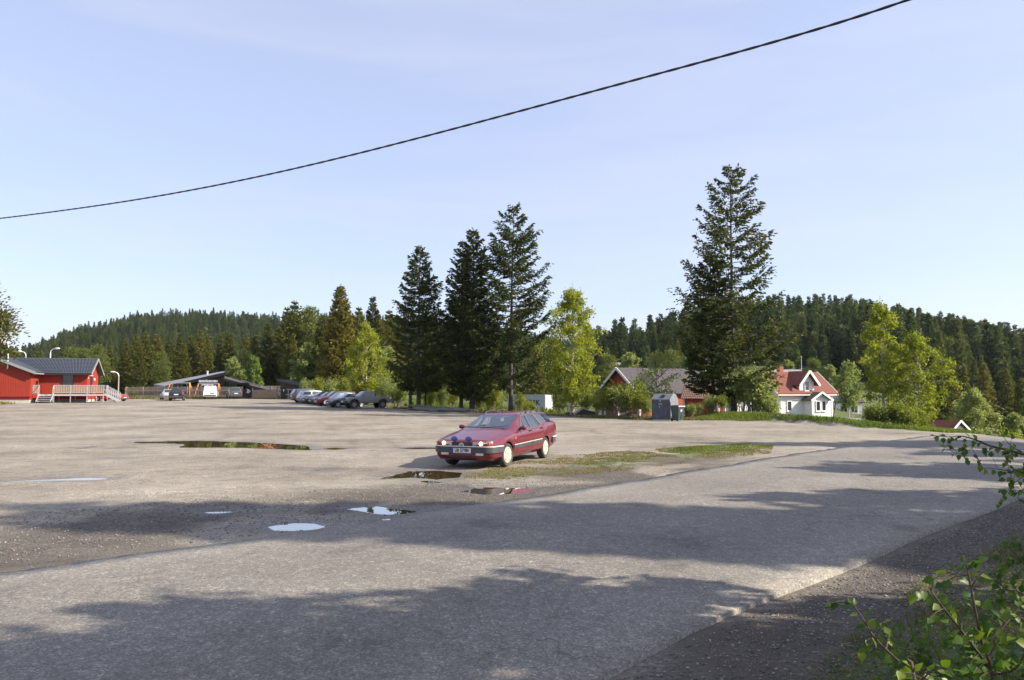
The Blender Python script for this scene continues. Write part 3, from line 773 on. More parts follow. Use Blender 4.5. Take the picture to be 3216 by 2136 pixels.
def stone_mat():
    m, nt, N, L, out = new_mat('gravel_stones')
    p = N.new('ShaderNodeBsdfPrincipled'); L.new(p.outputs[0], out.inputs[0]); p.inputs['Roughness'].default_value = 0.85
    a = N.new('ShaderNodeAttribute'); a.attribute_name = 'tint'
    r = ramp(N, [(0.0, (0.07, 0.065, 0.06)), (0.5, (0.17, 0.15, 0.13)), (0.85, (0.25, 0.22, 0.185)), (1.0, (0.36, 0.33, 0.30))])
    L.new(a.outputs['Fac'], r.inputs['Fac']); L.new(r.outputs['Color'], p.inputs['Base Color'])
    return m
M['stone'] = stone_mat()
_r = np.random.default_rng(31)
Pv = scatter_in([(0.5, 5.7), (3.1, 8.5), (7.2, 12.7), (10.3, 15.7), (10.6, 13.0), (6.2, 7.4), (3.6, 4.2), (0.2, 4.4)], 26000, _r)
Pv = Pv[(near_sd(Pv[:, 0], Pv[:, 1]) > 0.12)]
stones('loose stones on the gravel verge below the road edge', Pv, 0.004, 0.019, 32, M['stone'])
Pl = scatter_in([(-6.5, 9.4), (-3.4, 11.6), (-0.6, 14.8), (2.0, 17.4), (4.5, 20.6), (2.0, 19.4), (-1.5, 18.0), (-6, 15.5), (-9, 12.5)], 9000, _r)
Pl = Pl[(far_sd(Pl[:, 0], Pl[:, 1]) > 0.1)]
dry = np.ones(len(Pl), bool)
for P_ in PUD.values(): dry &= poly_sd(Pl[:, 0], Pl[:, 1], P_) > 0.03
stones('crushed stone scattered between the road and the puddles', Pl[dry], 0.005, 0.022, 33, M['stone'])

# ------------------------------------------------------------------ trees
def unit(v):
    return v / np.maximum(1e-9, np.linalg.norm(v, axis=-1, keepdims=True))

def rhombs(P, D, L, W, rng, side=None):
    """leaf-like quads: base point, direction, length, width"""
    n = len(P)
    if side is None:
        side = rng.normal(size=(n, 3))
    side = unit(np.cross(D, side)); L = np.broadcast_to(L, (n,))[:, None]; W = np.broadcast_to(W, (n,))[:, None]
    V = np.zeros((n, 4, 3))
    V[:, 0] = P; V[:, 2] = P + D * L
    mid = P + D * L * 0.45
    V[:, 1] = mid + side * W / 2; V[:, 3] = mid - side * W / 2
    return V.reshape(-1, 3)

def join_crown(leafV, leafT, wood, leaf, bark):
    """leaf quads + wood MB -> one mesh with two materials"""
    nl = len(leafV) // 4
    F = np.arange(nl * 4).reshape(-1, 4)
    V = leafV; T = leafT; mi = np.zeros(nl, int)
    if wood is not None and len(wood.v):
        wq = [f for f in wood.f if len(f) == 4]
        F = np.concatenate([F, np.array(wq) + len(V)]); mi = np.concatenate([mi, np.ones(len(wq), int)])
        V = np.concatenate([V, np.array(wood.v)]); T = np.concatenate([T, np.zeros(len(wood.v))])
    return npmesh('crown', V, F, [leaf, bark], midx=mi, tint=T)

def trunk_mesh(H, r0, bark, seed, lean=0.0, top=0.02, name='trunk', n=9):
    rng = np.random.default_rng(seed); mb = MB(); pts = []; rr = []
    ph = rng.uniform(0, 6.28)
    for i in range(9):
        t = i / 8
        pts.append((lean * t * t + 0.04 * math.sin(3 * t + ph) * H / 15, 0.04 * math.cos(2.3 * t + ph) * H / 15, -0.25 + (H + 0.25) * t))
        rr.append(max(top, r0 * ((1 - t) ** 0.9) * (1.35 if i == 0 else 1.0)))
    mb.tube(pts, rr, n=n, cap=True)
    return mb.mesh(name, bark, smooth=60)

def spruce(seed, H, Rb, leaf, z0=1.5, dens=1.0, blade=(0.30, 0.13), step=0.42, sparse_top=0.0, shape=0.8, droop=0.25, ragged=0.3, wood=True, per=6, tw_k=3, lop=0.0, lean=0.0, hang=0.8):
    """conifer crown: whorls of drooping boughs set with needle sprays"""
    rng = np.random.default_rng(seed)
    LV = []; LT = []; wb = MB() if wood else None
    z = z0
    while z < H - 0.25:
        t = (z - z0) / (H - z0)
        prof = (1 - t) ** shape * min(1.0, 0.55 + 2.2 * t) * (1.0 if t < 0.86 else max(0.25, 1 - 3.2 * (t - 0.86)))
        nb = max(3, int(round(per * (0.6 + 0.5 * (1 - t)) * rng.uniform(0.7, 1.25))))
        if rng.random() < sparse_top * 0.5: nb = max(2, nb - 2)
        a0 = rng.uniform(0, 6.28)
        for b in range(nb):
            az = a0 + 6.283 * b / nb + rng.uniform(-0.35, 0.35)
            Lb = Rb * prof * (1 + ragged * rng.uniform(-1, 0.8)) + 0.12
            if lop: Lb *= 1 + lop * math.cos(az - lop * 7)
            if Lb < 0.1: continue
            zz = z + rng.uniform(-0.3, 0.3) * step
            a_up = 0.55 * t - droop * (1 - t) + rng.uniform(-0.12, 0.12)
            curl = 0.10 + 0.22 * (1 - t) + rng.uniform(-0.05, 0.08)
            dh = np.array([math.cos(az), math.sin(az), 0.0]); pe = np.array([-dh[1], dh[0], 0.0])
            def pos(s):
                s = np.asarray(s)[:, None]
                return np.array([lean * (zz / H) ** 2, 0, zz]) + dh * Lb * s + np.array([0, 0, 1.0]) * Lb * (a_up * s + curl * s ** 2.2 - 0.10 * np.sin(s * 3.14))
            if wood:
                ss = np.array([0, 0.35, 0.7, 1.0]); pp = pos(ss)
                wb.tube([tuple(q) for q in pp], [0.018 + 0.009 * Lb, 0.013 + 0.006 * Lb, 0.009 + 0.003 * Lb, 0.004], n=3, cap=False)
            nt_ = max(4, int(Lb / 0.085 * dens))
            s = rng.uniform(0.16 if t > 0.4 else 0.28, 1.0, nt_) ** 0.8
            p = pos(s); sg = rng.choice([-1, 1], nt_)
            tl = np.clip((0.16 + 0.42 * (1 - s)) * Lb, 0.14, 0.95) * rng.uniform(0.6, 1.15, nt_)
            td = unit(dh * 0.62 + pe * (sg * rng.uniform(0.45, 0.95, nt_))[:, None] + np.array([0, 0, 1.0]) * rng.uniform(-0.22, 0.10, nt_)[:, None])
            for k in range(tw_k):
                f = (k + rng.random(nt_)) / tw_k
                bp = p + td * (tl * f)[:, None]
                bd = unit(td + rng.normal(scale=0.30, size=(nt_, 3)) * np.array([1, 1, 0.7]) + np.array([0, 0, -0.10]))
                LV.append(rhombs(bp, bd, blade[0] * rng.uniform(0.7, 1.25, nt_), blade[1] * rng.uniform(0.7, 1.3, nt_), rng))
                tt = np.clip(0.08 + 0.42 * rng.random(nt_) + 0.35 * s * (k + 0.5) / tw_k + 0.40 * (rng.random(nt_) < 0.10), 0, 1)
                LT.append(np.repeat(tt, 4))
            # sprays right along the bough, and the combs hanging from it
            ns = max(3, int(nt_ * 0.7)); s2 = rng.uniform(0.2, 1.0, ns); p2 = pos(s2)
            d2 = unit(dh + rng.normal(scale=0.4, size=(ns, 3)) + np.array([0, 0, 0.05]))
            LV.append(rhombs(p2, d2, blade[0] * 1.1, blade[1] * 1.1, rng)); LT.append(np.repeat(np.clip(0.15 + 0.5 * rng.random(ns), 0, 1), 4))
            nh = int(nt_ * hang); s3 = rng.uniform(0.25, 0.98, nh); p3 = pos(s3) + pe * (rng.normal(scale=0.10, size=nh) * Lb)[:, None]
            d3 = unit(np.array([0, 0, -1.0]) + rng.normal(scale=0.25, size=(nh, 3)) + dh * 0.2)
            LV.append(rhombs(p3, d3, blade[0] * rng.uniform(0.6, 1.3, nh), blade[1] * 0.8, rng)); LT.append(np.repeat(np.clip(0.05 + 0.4 * rng.random(nh), 0, 1), 4))
        z += step * rng.uniform(0.75, 1.25) * (0.62 + 0.38 * (1 - t))
    # leader
    n = 14; zl = rng.uniform(H - 0.7, H - 0.02, n)
    LV.append(rhombs(np.stack([np.full(n, lean), np.zeros(n), zl], 1), unit(np.stack([rng.normal(size=n), rng.normal(size=n), np.full(n, 0.9)], 1)), blade[0] * 0.8, blade[1] * 0.6, rng)); LT.append(np.full(n * 4, 0.5))
    return join_crown(np.concatenate(LV), np.concatenate(LT), wb, leaf, M['bark'])

def pine(seed, H, Rb, leaf, blade=(0.34, 0.13), n_cl=46, per=55, z0=0.35):
    """pine crown: rounded, clumped tufts on a few upswept limbs"""
    rng = np.random.default_rng(seed); LV = []; LT = []; wb = MB()
    for i in range(n_cl):
        t = rng.random() ** 0.85; z = H * (z0 + (1 - z0) * t)
        prof = Rb * (math.sin(math.pi * min(1, 0.22 + 0.74 * t)) ** 0.8)
        az = rng.uniform(0, 6.28); r = prof * rng.uniform(0.35, 1.0)
        c = np.array([r * math.cos(az), r * math.sin(az), z])
        wb.tube([(0, 0, z - 0.35 * r - 0.2), tuple(c * np.array([.55, .55, 1]) - np.array([0, 0, .16 * r])), tuple(c)], [0.05, 0.032, 0.01], n=3, cap=False)
        g = rng.normal(size=(per, 3)) * np.array([0.42, 0.42, 0.24]) * (0.55 + 0.25 * Rb)
        d = unit(g * np.array([1, 1, 1.0]) + np.array([0, 0, 0.35]) + rng.normal(scale=0.3, size=(per, 3)))
        LV.append(rhombs(c + g, d, blade[0] * rng.uniform(.7, 1.2, per), blade[1], rng))
        LT.append(np.repeat(np.clip(0.2 + 0.5 * rng.random(per) + 0.3 * rng.random(), 0, 1), 4))
    return join_crown(np.concatenate(LV), np.concatenate(LT), wb, leaf, M['bark'])

def broadleaf(seed, H, Rb, leaf, bark, n_leaf=9000, size=0.13, z0=0.22, top=0.75, limbs=34, droopy=0.3, spread=0.34, widest=0.45):
    """open broadleaf crown: trunk limbs, twigs and single leaf faces"""
    rng = np.random.default_rng(seed); wb = MB(); ends = []
    for i in range(limbs):
        t = (i + rng.random()) / limbs; z = H * (z0 + (0.94 - z0) * t)
        prof = Rb * np.interp(t, [0, widest * 0.5, widest, 0.8, 1.0], [0.55, 0.9, 1.0, 0.6, 0.16]) * rng.uniform(0.6, 1.15)
        az = i * 2.4 + rng.uniform(-0.5, 0.5); up = rng.uniform(0.35, 0.95)
        a = np.array([0.0, 0, z - 0.5 * up * prof]); a[2] = max(a[2], 0.1 * H)
        e = np.array([prof * math.cos(az), prof * math.sin(az), z + 0.25 * prof * up])
        m = (a + e) / 2 + np.array([0, 0, 0.14 * prof])
        wb.tube([tuple(a), tuple(m), tuple(e)], [0.014 + 0.013 * prof, 0.010 + 0.007 * prof, 0.005], n=4, cap=False)
        for k in range(5):
            f = rng.uniform(0.35, 1.0); b = a + (e - a) * f + np.array([0, 0, 0.14 * prof * math.sin(3.14 * f)])
            q = b + rng.normal(size=3) * np.array([0.30, 0.30, 0.22]) * (0.4 + 0.5 * prof) + np.array([0, 0, -droopy * 0.4 * rng.random()])
            wb.tube([tuple(b), tuple((b + q) / 2 + np.array([0, 0, 0.06])), tuple(q)], [0.011, 0.008, 0.004], n=3, cap=False)
            ends.append((b, q))
    ends = np.array(ends); ne = len(ends)
    idx = rng.integers(0, ne, n_leaf); f = rng.uniform(0.1, 1.15, n_leaf)[:, None]
    cl = rng.random(ne)
    P = ends[idx, 0] * (1 - f) + ends[idx, 1] * f + rng.normal(size=(n_leaf, 3)) * spread * np.array([1, 1, 0.9]) * 0.55
    P[:, 2] -= droopy * np.abs(rng.normal(size=n_leaf)) * 0.35
    P[:, 2] = np.maximum(P[:, 2], 0.3)
    D = unit(rng.normal(size=(n_leaf, 3)) + np.array([0, 0, -0.5]))
    s = size * rng.uniform(0.65, 1.3, n_leaf)
    V = rhombs(P, D, s * 1.25, s, rng)
    T = np.clip(0.55 * rng.random(n_leaf) + 0.45 * cl[idx], 0, 1)
    return join_crown(V, np.repeat(T, 4), wb, leaf, bark)

def shrub(seed, H, Rb, leaf, bark, stems=9, n_leaf=3200, size=0.09):
    rng = np.random.default_rng(seed); wb = MB(); segs = []
    for i in range(stems):
        az = rng.uniform(0, 6.28); r = Rb * rng.uniform(0.2, 1.0); h = H * rng.uniform(0.6, 1.05)
        b = np.array([0.4 * r * math.cos(az) * rng.random(), 0.4 * r * math.sin(az) * rng.random(), -0.1]); e = np.array([r * math.cos(az), r * math.sin(az), h])
        m = b + (e - b) * 0.5 + np.array([0, 0, 0.12 * h]) * np.array([1, 1, 1])
        wb.tube([tuple(b), tuple(m), tuple(e)], [0.024, 0.015, 0.004], n=4, cap=False)
        segs.append((b * 0.35 + m * 0.65, e)); segs.append((m, e))
        for k in range(4):
            f = rng.uniform(0.3, 0.95); p = b + (e - b) * f + np.array([0, 0, 0.12 * h * math.sin(3.14 * f)])
            q = p + rng.normal(size=3) * np.array([0.32, 0.32, 0.15]) + np.array([0, 0, 0.22])
            wb.tube([tuple(p), tuple((p + q) / 2), tuple(q)], [0.010, 0.007, 0.003], n=3, cap=False); segs.append((p, q))
    segs = np.array(segs); idx = rng.integers(0, len(segs), n_leaf); f = rng.uniform(0.0, 1.1, n_leaf)[:, None]
    P = segs[idx, 0] * (1 - f) + segs[idx, 1] * f + rng.normal(size=(n_leaf, 3)) * 0.13
    P[:, 2] = np.maximum(P[:, 2], 0.08)
    D = unit(rng.normal(size=(n_leaf, 3)) + np.array([0, 0, 0.25])); s = size * rng.uniform(0.6, 1.3, n_leaf)
    cl = rng.random(len(segs))
    return join_crown(rhombs(P, D, s * 1.3, s, rng), np.repeat(np.clip(0.5 * rng.random(n_leaf) + 0.5 * cl[idx], 0, 1), 4), wb, leaf, bark)

def gz1(x, y):
    return float(ground_z(np.array([float(x)]), np.array([float(y)]))[0])

def plant_tree(name, label, cat, x, y, crown, trunk, rz=0.0, sc=1.0, group=None, extra_trunks=(), dz=-0.05):
    t = thing(name, label, cat, (x, y, gz1(x, y) + dz), rz, group, sc)
    if trunk is not None: obj('trunk', trunk, t)
    for m_, off, r_ in extra_trunks: obj('trunk', m_, t, off, (0, 0, r_))
    obj('crown', crown, t)
    return t

def H_for(u, v, d):
    """height of a tree at bearing u and distance d whose top lies on sight line v"""
    return level(v, d) - gz1(bear(u, d), d) + 0.05

# --- the big trees at the edge of the lot
h = H_for(1322, 770, 76)
plant_tree('spruce_tree', 'broad dense spruce just right of the grey pickup truck', 'spruce', bear(1316, 76), 76, spruce(101, h, 3.5, M['needle'], z0=2.4, step=0.58, per=8, shape=0.72, droop=0.28, ragged=0.28, dens=1.1), trunk_mesh(h, 0.20, M['bark'], 1), extra_trunks=[(trunk_mesh(h * 0.75, 0.17, M['bark'], 2), (-0.9, 0.4, 0), 1.0), (trunk_mesh(h * 0.5, 0.10, M['bark'], 3), (0.6, 0.5, 0), 2.0)])
h = H_for(1490, 716, 75)
plant_tree('spruce_tree', 'narrow dark spruce in the middle of the three tall spruces', 'spruce', bear(1484, 75), 75, spruce(102, h, 3.0, M['needle'], z0=1.6, step=0.56, per=8, shape=0.62, droop=0.18, ragged=0.28, dens=1.1), trunk_mesh(h, 0.24, M['bark'], 4))
h = H_for(1455, 752, 76.5)
plant_tree('spruce_tree', 'slim spruce leader growing against the narrow dark spruce', 'spruce', bear(1450, 76.5), 76.5, spruce(112, h, 2.5, M['needle'], z0=2.0, step=0.50, per=6, shape=0.66, droop=0.15, ragged=0.3), trunk_mesh(h, 0.18, M['bark'], 5))
h = H_for(1617, 648, 73)
plant_tree('spruce_tree', 'tallest of the three spruces left of the yellow birch', 'spruce', bear(1606, 73), 73, spruce(103, h, 3.9, M['needle'], z0=2.6, step=0.72, per=6, shape=0.52, droop=0.12, ragged=0.40, dens=1.35, lean=0.25), trunk_mesh(h, 0.22, M['bark'], 6, lean=0.25))
h = H_for(2310, 524, 60)
plant_tree('spruce_tree', 'very tall open spruce beside the white house', 'spruce', bear(2304, 60), 60, spruce(104, h, 4.2, M['needle'], z0=2.0, step=0.80, per=6, shape=0.50, droop=0.16, ragged=0.45, dens=1.10, blade=(0.28, 0.125), sparse_top=0.3), trunk_mesh(h, 0.21, M['bark'], 7))
h = H_for(2238, 800, 61.5)
plant_tree('spruce_tree', 'smaller spruce pressed against the very tall open spruce', 'spruce', bear(2236, 61.5), 61.5, spruce(105, h, 2.4, M['needle'], z0=2.2, step=0.52, per=6, shape=0.5, droop=0.2, ragged=0.45, dens=1.2, blade=(0.28, 0.125)), trunk_mesh(h, 0.15, M['bark'], 8))
h = H_for(1800, 885, 68)
plant_tree('birch_tree', 'yellow-green birch right of the tallest of the three spruces', 'birch', bear(1798, 68), 68, broadleaf(201, h, 2.9, M['birch'], M['birch_bark'], n_leaf=17000, size=0.13, z0=0.12, limbs=44, droopy=0.6, widest=0.4), trunk_mesh(h, 0.17, M['birch_bark'], 9))
h = H_for(1140, 1005, 88)
plant_tree('birch_tree', 'light green birch behind the parked pickup truck', 'birch', bear(1150, 88), 88, broadleaf(202, h, 2.7, M['birch'], M['birch_bark'], n_leaf=11000, size=0.15, z0=0.16, limbs=34, droopy=0.4, widest=0.35), trunk_mesh(h, 0.12, M['birch_bark'], 10))
h = H_for(2775, 930, 72)
plant_tree('birch_tree', 'tall slender birch right of the white house', 'birch', bear(2770, 72), 72, broadleaf(203, h, 2.3, M['birch'], M['birch_bark'], n_leaf=8000, size=0.145, z0=0.24, limbs=34, droopy=0.35, widest=0.35), trunk_mesh(h, 0.15, M['birch_bark'], 11))
h = H_for(2880, 1030, 71)
plant_tree('birch_tree', 'spreading birch with a pale leaning stem near the small shed', 'birch', bear(2880, 71), 71, broadleaf(204, h, 2.9, M['birch'], M['birch_bark'], n_leaf=8000, size=0.145, z0=0.22, limbs=34, droopy=0.35, widest=0.5), trunk_mesh(h, 0.13, M['birch_bark'], 12, lean=0.5))
h = H_for(2668, 1128, 112)
plant_tree('birch_tree', 'young round birch behind the right corner of the white house', 'birch', bear(2662, 112), 112, broadleaf(205, h, 2.2, M['birch_pale'], M['birch_bark'], n_leaf=8000, size=0.19, z0=0.26, limbs=28, droopy=0.4), trunk_mesh(h, 0.12, M['birch_bark'], 13))
h = H_for(3035, 1205, 88)
plant_tree('birch_tree', 'weeping pale birch behind the small shed', 'birch', bear(3055, 88), 88, broadleaf(206, h, 2.6, M['birch_pale'], M['birch_bark'], n_leaf=10000, size=0.17, z0=0.14, limbs=30, droopy=1.0), trunk_mesh(h, 0.12, M['birch_bark'], 14))
h = H_for(2060, 1095, 60)
plant_tree('sapling_tree', 'thin pale-leaved young tree behind the recycling container', 'tree', bear(2062, 60), 60, broadleaf(207, h, 1.9, M['birch_pale'], M['greytwig'], n_leaf=1700, size=0.13, z0=0.30, limbs=30, droopy=0.05, spread=0.22), trunk_mesh(h * 0.7, 0.09, M['greytwig'], 15))
h = H_for(1065, 893, 113)
plant_tree('spruce_tree', 'pointed dark spruce with brown cones behind the parked cars', 'spruce', bear(1066, 113), 113, spruce(106, h, 3.1, M['needle_olive'], z0=1.2, step=0.5, per=8, shape=0.75, ragged=0.22, blade=(0.38, 0.18)), trunk_mesh(h, 0.2, M['bark'], 16))
h = H_for(1168, 930, 118)
plant_tree('spruce_tree', 'thin pointed spruce rising behind the light green birch', 'spruce', bear(1168, 118), 118, spruce(107, h, 2.4, M['needle'], z0=1.2, step=0.6, per=6, shape=0.85, ragged=0.3, blade=(0.38, 0.18)), trunk_mesh(h, 0.15, M['bark'], 17))
h = H_for(-30, 890, 63)
plant_tree('pine_tree', 'pine branches reaching in at the left border by the red building', 'pine', bear(-95, 63), 63, pine(301, h, 2.7, M['needle'], n_cl=110, per=130, blade=(0.32, 0.13), z0=0.35), trunk_mesh(h, 0.2, M['bark'], 18))

# --- shared crowns for the tree line
SPR = [(spruce(400 + k, 14.0, (2.5, 2.9, 2.2, 2.7)[k], M['needle_olive'], z0=0.8, step=0.62, per=7, shape=(1.0, 0.88, 1.12, 0.80)[k], ragged=0.3, blade=(0.40, 0.20), dens=0.95, tw_k=2), trunk_mesh(14.0, 0.18, M['bark'], 40 + k)) for k in range(4)]
PIN = [(pine(420 + k, 11.0, 2.5, M['needle_pine'], n_cl=85, per=75, blade=(0.36, 0.16), z0=0.22), trunk_mesh(10.6, 0.17, M['bark'], 50 + k)) for k in range(2)]
BRO = [(broadleaf(440 + k, 9.0, 2.3, (M['birch_pale'], M['leaf_far'])[k], M['birch_bark'], n_leaf=6500, size=0.24, z0=0.12, limbs=28), trunk_mesh(8.5, 0.12, M['birch_bark'], 60 + k)) for k in range(2)]

def line_tree(kind, u, v, d, label, group, k=None):
    rng = random.Random(int(u * 7 + d))
    x = bear(u, d); hh = H_for(u, v, d)
    src, nm, cat, h0 = {'s': (SPR, 'spruce_tree', 'spruce', 14.0), 'p': (PIN, 'pine_tree', 'pine', 11.0), 'b': (BRO, 'birch_tree', 'birch', 9.0)}[kind]
    cr_, tr_ = src[(rng.randrange(len(src)) if k is None else k)]
    return plant_tree(nm, label, cat, x, d, cr_, tr_, rng.uniform(0, 6.28), max(0.25, hh / h0), group)

LS = 'olive spruce in the tree line behind the kindergarten fence'
LP = 'rounded pine in the tree line behind the kindergarten fence'
LB = 'green birch among the conifers behind the kindergarten fence'
GL = 'trees behind the kindergarten fence'
for kind, u, v, d in [('p', 305, 1090, 150), ('s', 345, 1085, 158), ('s', 392, 1062, 162), ('s', 425, 1050, 155), ('s', 455, 1044, 165), ('s', 492, 1048, 158), ('p', 505, 1112, 143), ('s', 530, 1062, 164), ('s', 562, 1044, 160), ('s', 598, 1052, 156), ('s', 626, 1036, 166), ('s', 652, 1050, 155), ('s', 690, 1050, 160), ('s', 720, 1044, 158), ('b', 762, 1090, 152), ('s', 800, 1050, 160), ('s', 840, 1014, 156), ('s', 872, 1026, 162), ('s', 900, 965, 158), ('s', 922, 945, 150), ('p', 962, 975, 152), ('s', 985, 1000, 158), ('s', 1012, 985, 148), ('s', 1032, 1000, 160), ('s', 1105, 985, 150), ('s', 1125, 965, 165), ('s', 1195, 1005, 150), ('s', 1220, 975, 158), ('s', 1250, 1000, 150), ('b', 735, 1115, 140), ('b', 798, 1112, 138), ('p', 230, 1095, 175), ('p', 262, 1100, 165), ('s', 770, 1050, 172), ('s', 935, 1010, 168), ('s', 575, 1078, 148), ('s', 438, 1088, 147)]:
    line_tree(kind, u, v, d, {'s': LS, 'p': LP, 'b': LB}[kind], GL)
line_tree('s', 916, 1048, 122, 'yellowish spruce standing just behind the small dark shed', None, 1)
line_tree('b', 962, 1068, 120, 'fresh green birch right behind the small dark shed', None, 0)
line_tree('b', 1222, 1080, 105, 'pale birch between the pickup birch and the broad spruce', None, 0)
for u, v, d in [(1020, 1040, 118), (1105, 1060, 117), (1190, 1075, 112), (985, 1085, 120)]:
    line_tree('s', u, v, d, 'spruce close behind the row of parked cars', 'spruces behind the parked cars')
for u, v, d in [(1245, 1090, 112), (1345, 1060, 120), (1400, 1040, 125), (1545, 1030, 128), (1500, 1090, 118), (1690, 1060, 125), (1640, 1080, 135)]:
    line_tree('s', u, v, d, 'shaded spruce seen between the three tall spruces', 'spruces behind the three tall spruces')
for k_, (kind, u, v, d) in enumerate([('p', 1912, 1120, 140), ('b', 1975, 1100, 150), ('s', 1990, 1100, 152), ('s', 2035, 1085, 160), ('p', 2110, 1105, 140), ('b', 2160, 1118, 135), ('p', 2195, 1095, 145), ('b', 2250, 1130, 130), ('s', 2130, 1070, 165)]):
    line_tree(kind, u, v, d, {'s': 'spruce rising behind the roof of the red barn', 'p': 'brownish pine behind the roof of the red barn', 'b': 'yellow-green birch behind the roof of the red barn'}[kind], 'trees behind the red barn')
for kind, u, v, d in [('b', 2470, 1125, 145), ('p', 2555, 1130, 150), ('b', 2610, 1140, 155)]:
    line_tree(kind, u, v, d, {'b': 'green birch above the roof of the white house', 'p': 'dark pine above the chimney of the white house'}[kind], 'trees above the white house')
for u, v, d, k in [(2985, 1128, 120, 0), (3028, 1145, 128, 2), (2955, 1190, 112, 1), (3090, 1140, 135, 3), (3160, 1158, 125, 0), (3205, 1185, 118, 1), (2925, 1170, 125, 2), (3235, 1150, 130, 3)]:
    line_tree('s', u, v, d, 'dark spruce in the dip beyond the road crest', 'spruces beyond the road crest', k)
for u, v, d in [(3180, 1290, 85), (3230, 1240, 90)]:
    line_tree('b', u, v, d, 'low green birch where the road drops away', 'birches beyond the road crest')

# --- bushes along the back of the lot
BSH = [(shrub(500 + k, 2.3, 0.9, (M['bush'], M['bush'], M['birch_pale'])[k], M['greytwig'], stems=12, n_leaf=1700, size=0.10)) for k in range(3)]
def bush(u, d, sc, k, label, group):
    x = bear(u, d); t = thing('bush', label, 'bush', (x, d, gz1(x, d) - 0.03), random.uniform(0, 6.28), group, sc * 0.78)
    obj('foliage', BSH[k], t)
for u, d, sc, k in [(1215, 82, 1.5, 2), (1245, 80, 1.2, 0), (1262, 84, 1.6, 2), (1350, 80, 1.0, 0), (1392, 79, 1.1, 2), (1418, 80, 1.3, 0), (1510, 78, 1.2, 0), (1545, 77, 1.4, 0), (1570, 80, 1.2, 2)]:
    bush(u, d, sc, k, 'leafy bush under the three tall spruces', 'bushes under the three tall spruces')
for u, d, sc, k in [(1632, 72, 1.0, 0), (1655, 73, 0.8, 0), (1675, 72, 0.6, 1), (1760, 67.5, 1.0, 0), (1835, 65, 1.1, 1)]:
    bush(u, d, sc, k, 'bush in front of the pale shipping container and birch', 'bushes by the shipping container')
for u, d, sc, k in [(1872, 60.5, 1.0, 1), (1900, 59.5, 1.2, 0), (1928, 59, 1.5, 1), (1958, 58.5, 1.3, 2), (1985, 58, 1.5, 0), (2015, 57, 1.1, 1), (2030, 56.6, 0.8, 2), (2170, 57, 0.6, 2), (2195, 57.5, 0.55, 2), (2155, 59, 0.55, 2)]:
    bush(u, d, sc, k, 'young leafy bush in front of the red barn', 'bushes in front of the red barn')
for u, d, sc, k in [(2225, 58, 0.8, 2), (2268, 57.5, 0.8, 1), (2330, 59, 1.8, 2), (2358, 58.5, 1.9, 2), (2388, 58.5, 1.7, 2), (2418, 58, 1.2, 2), (2300, 62.5, 1.4, 2)]:
    bush(u, d, sc, k, 'pale bush between the very tall spruce and the white house', 'bushes by the very tall spruce')
for u, d, sc, k in [(2725, 70, 1.3, 1), (2755, 69, 1.5, 1), (2800, 69, 1.8, 1), (2845, 68, 1.6, 1), (2880, 69, 1.4, 0), (2905, 68, 0.9, 1)]:
    bush(u, d, sc, k, 'dense bush at the foot of the birches by the grass bank', 'bushes under the right birches')
for u, d, sc, k in [(3190, 60, 0.9, 0), (3150, 72, 1.4, 1)]:
    bush(u, d, sc, k, 'bush peeping over the road crest', 'bushes over the road crest')
for u, d, sc, k in [(425, 121, 0.7, 0), (1000, 104, 1.6, 0), (1040, 100, 1.5, 2), (1085, 96, 1.6, 0), (1180, 90, 1.7, 2), (1215, 88, 1.6, 0), (960, 108, 1.5, 2)]:
    bush(u, d, sc, k, 'bush growing behind the parked cars by the kindergarten', 'bushes behind the parked cars')

# --- trees beside and behind the viewpoint; they throw the long shadows over the road
for x, y, kind, hh, k in [(9.2, 6.0, 'b', 6.8, 0), (12.2, 3.6, 'b', 11.0, 1), (22, 9.0, 's', 19, 2), (25.5, 8.3, 's', 24, 0), (27.5, 6.7, 's', 25, 2), (20.5, 12.6, 'b', 11.0, 1), (24, 17.6, 'b', 12.0, 0), (29, 16.8, 's', 15, 2), (29.5, 22.6, 'b', 12.5, 0), (34, 26.6, 's', 20, 1), (37.5, 28.2, 's', 18, 3)]:
    src, nm, cat, h0 = {'s': (SPR, 'spruce_tree', 'spruce', 14.0), 'b': (BRO, 'birch_tree', 'birch', 9.0)}[kind]
    plant_tree(nm, {'s': 'roadside spruce outside the right border casting shade over the road', 'b': 'roadside birch outside the right border casting shade over the road'}[kind], cat, x, y, src[k][0], src[k][1], x * 1.7, hh / h0, 'trees shading the road')

# ------------------------------------------------------------------ wooded hills (nobody could count these)
FAR = [spruce(600, 14.0, 2.1, M['needle_far'], z0=0.5, step=0.80, per=7, shape=0.95, ragged=0.3, blade=(0.55, 0.26), dens=0.8, tw_k=1, wood=False),
       spruce(601, 14.0, 1.8, M['needle_far'], z0=0.5, step=0.80, per=7, shape=0.85, ragged=0.35, blade=(0.55, 0.26), dens=0.8, tw_k=1, wood=False),
       spruce(602, 14.0, 2.7, M['needle_far'], z0=0.5, step=0.85, per=7, shape=1.05, ragged=0.3, blade=(0.55, 0.26), dens=0.8, tw_k=1, wood=False),
       pine(603, 11.0, 2.3, M['needle_far'], n_cl=60, per=36, blade=(0.52, 0.26), z0=0.15),
       broadleaf(604, 9.0, 2.2, M['leaf_far'], M['birch_bark'], n_leaf=3200, size=0.34, z0=0.08, limbs=18)]
far_objs = []
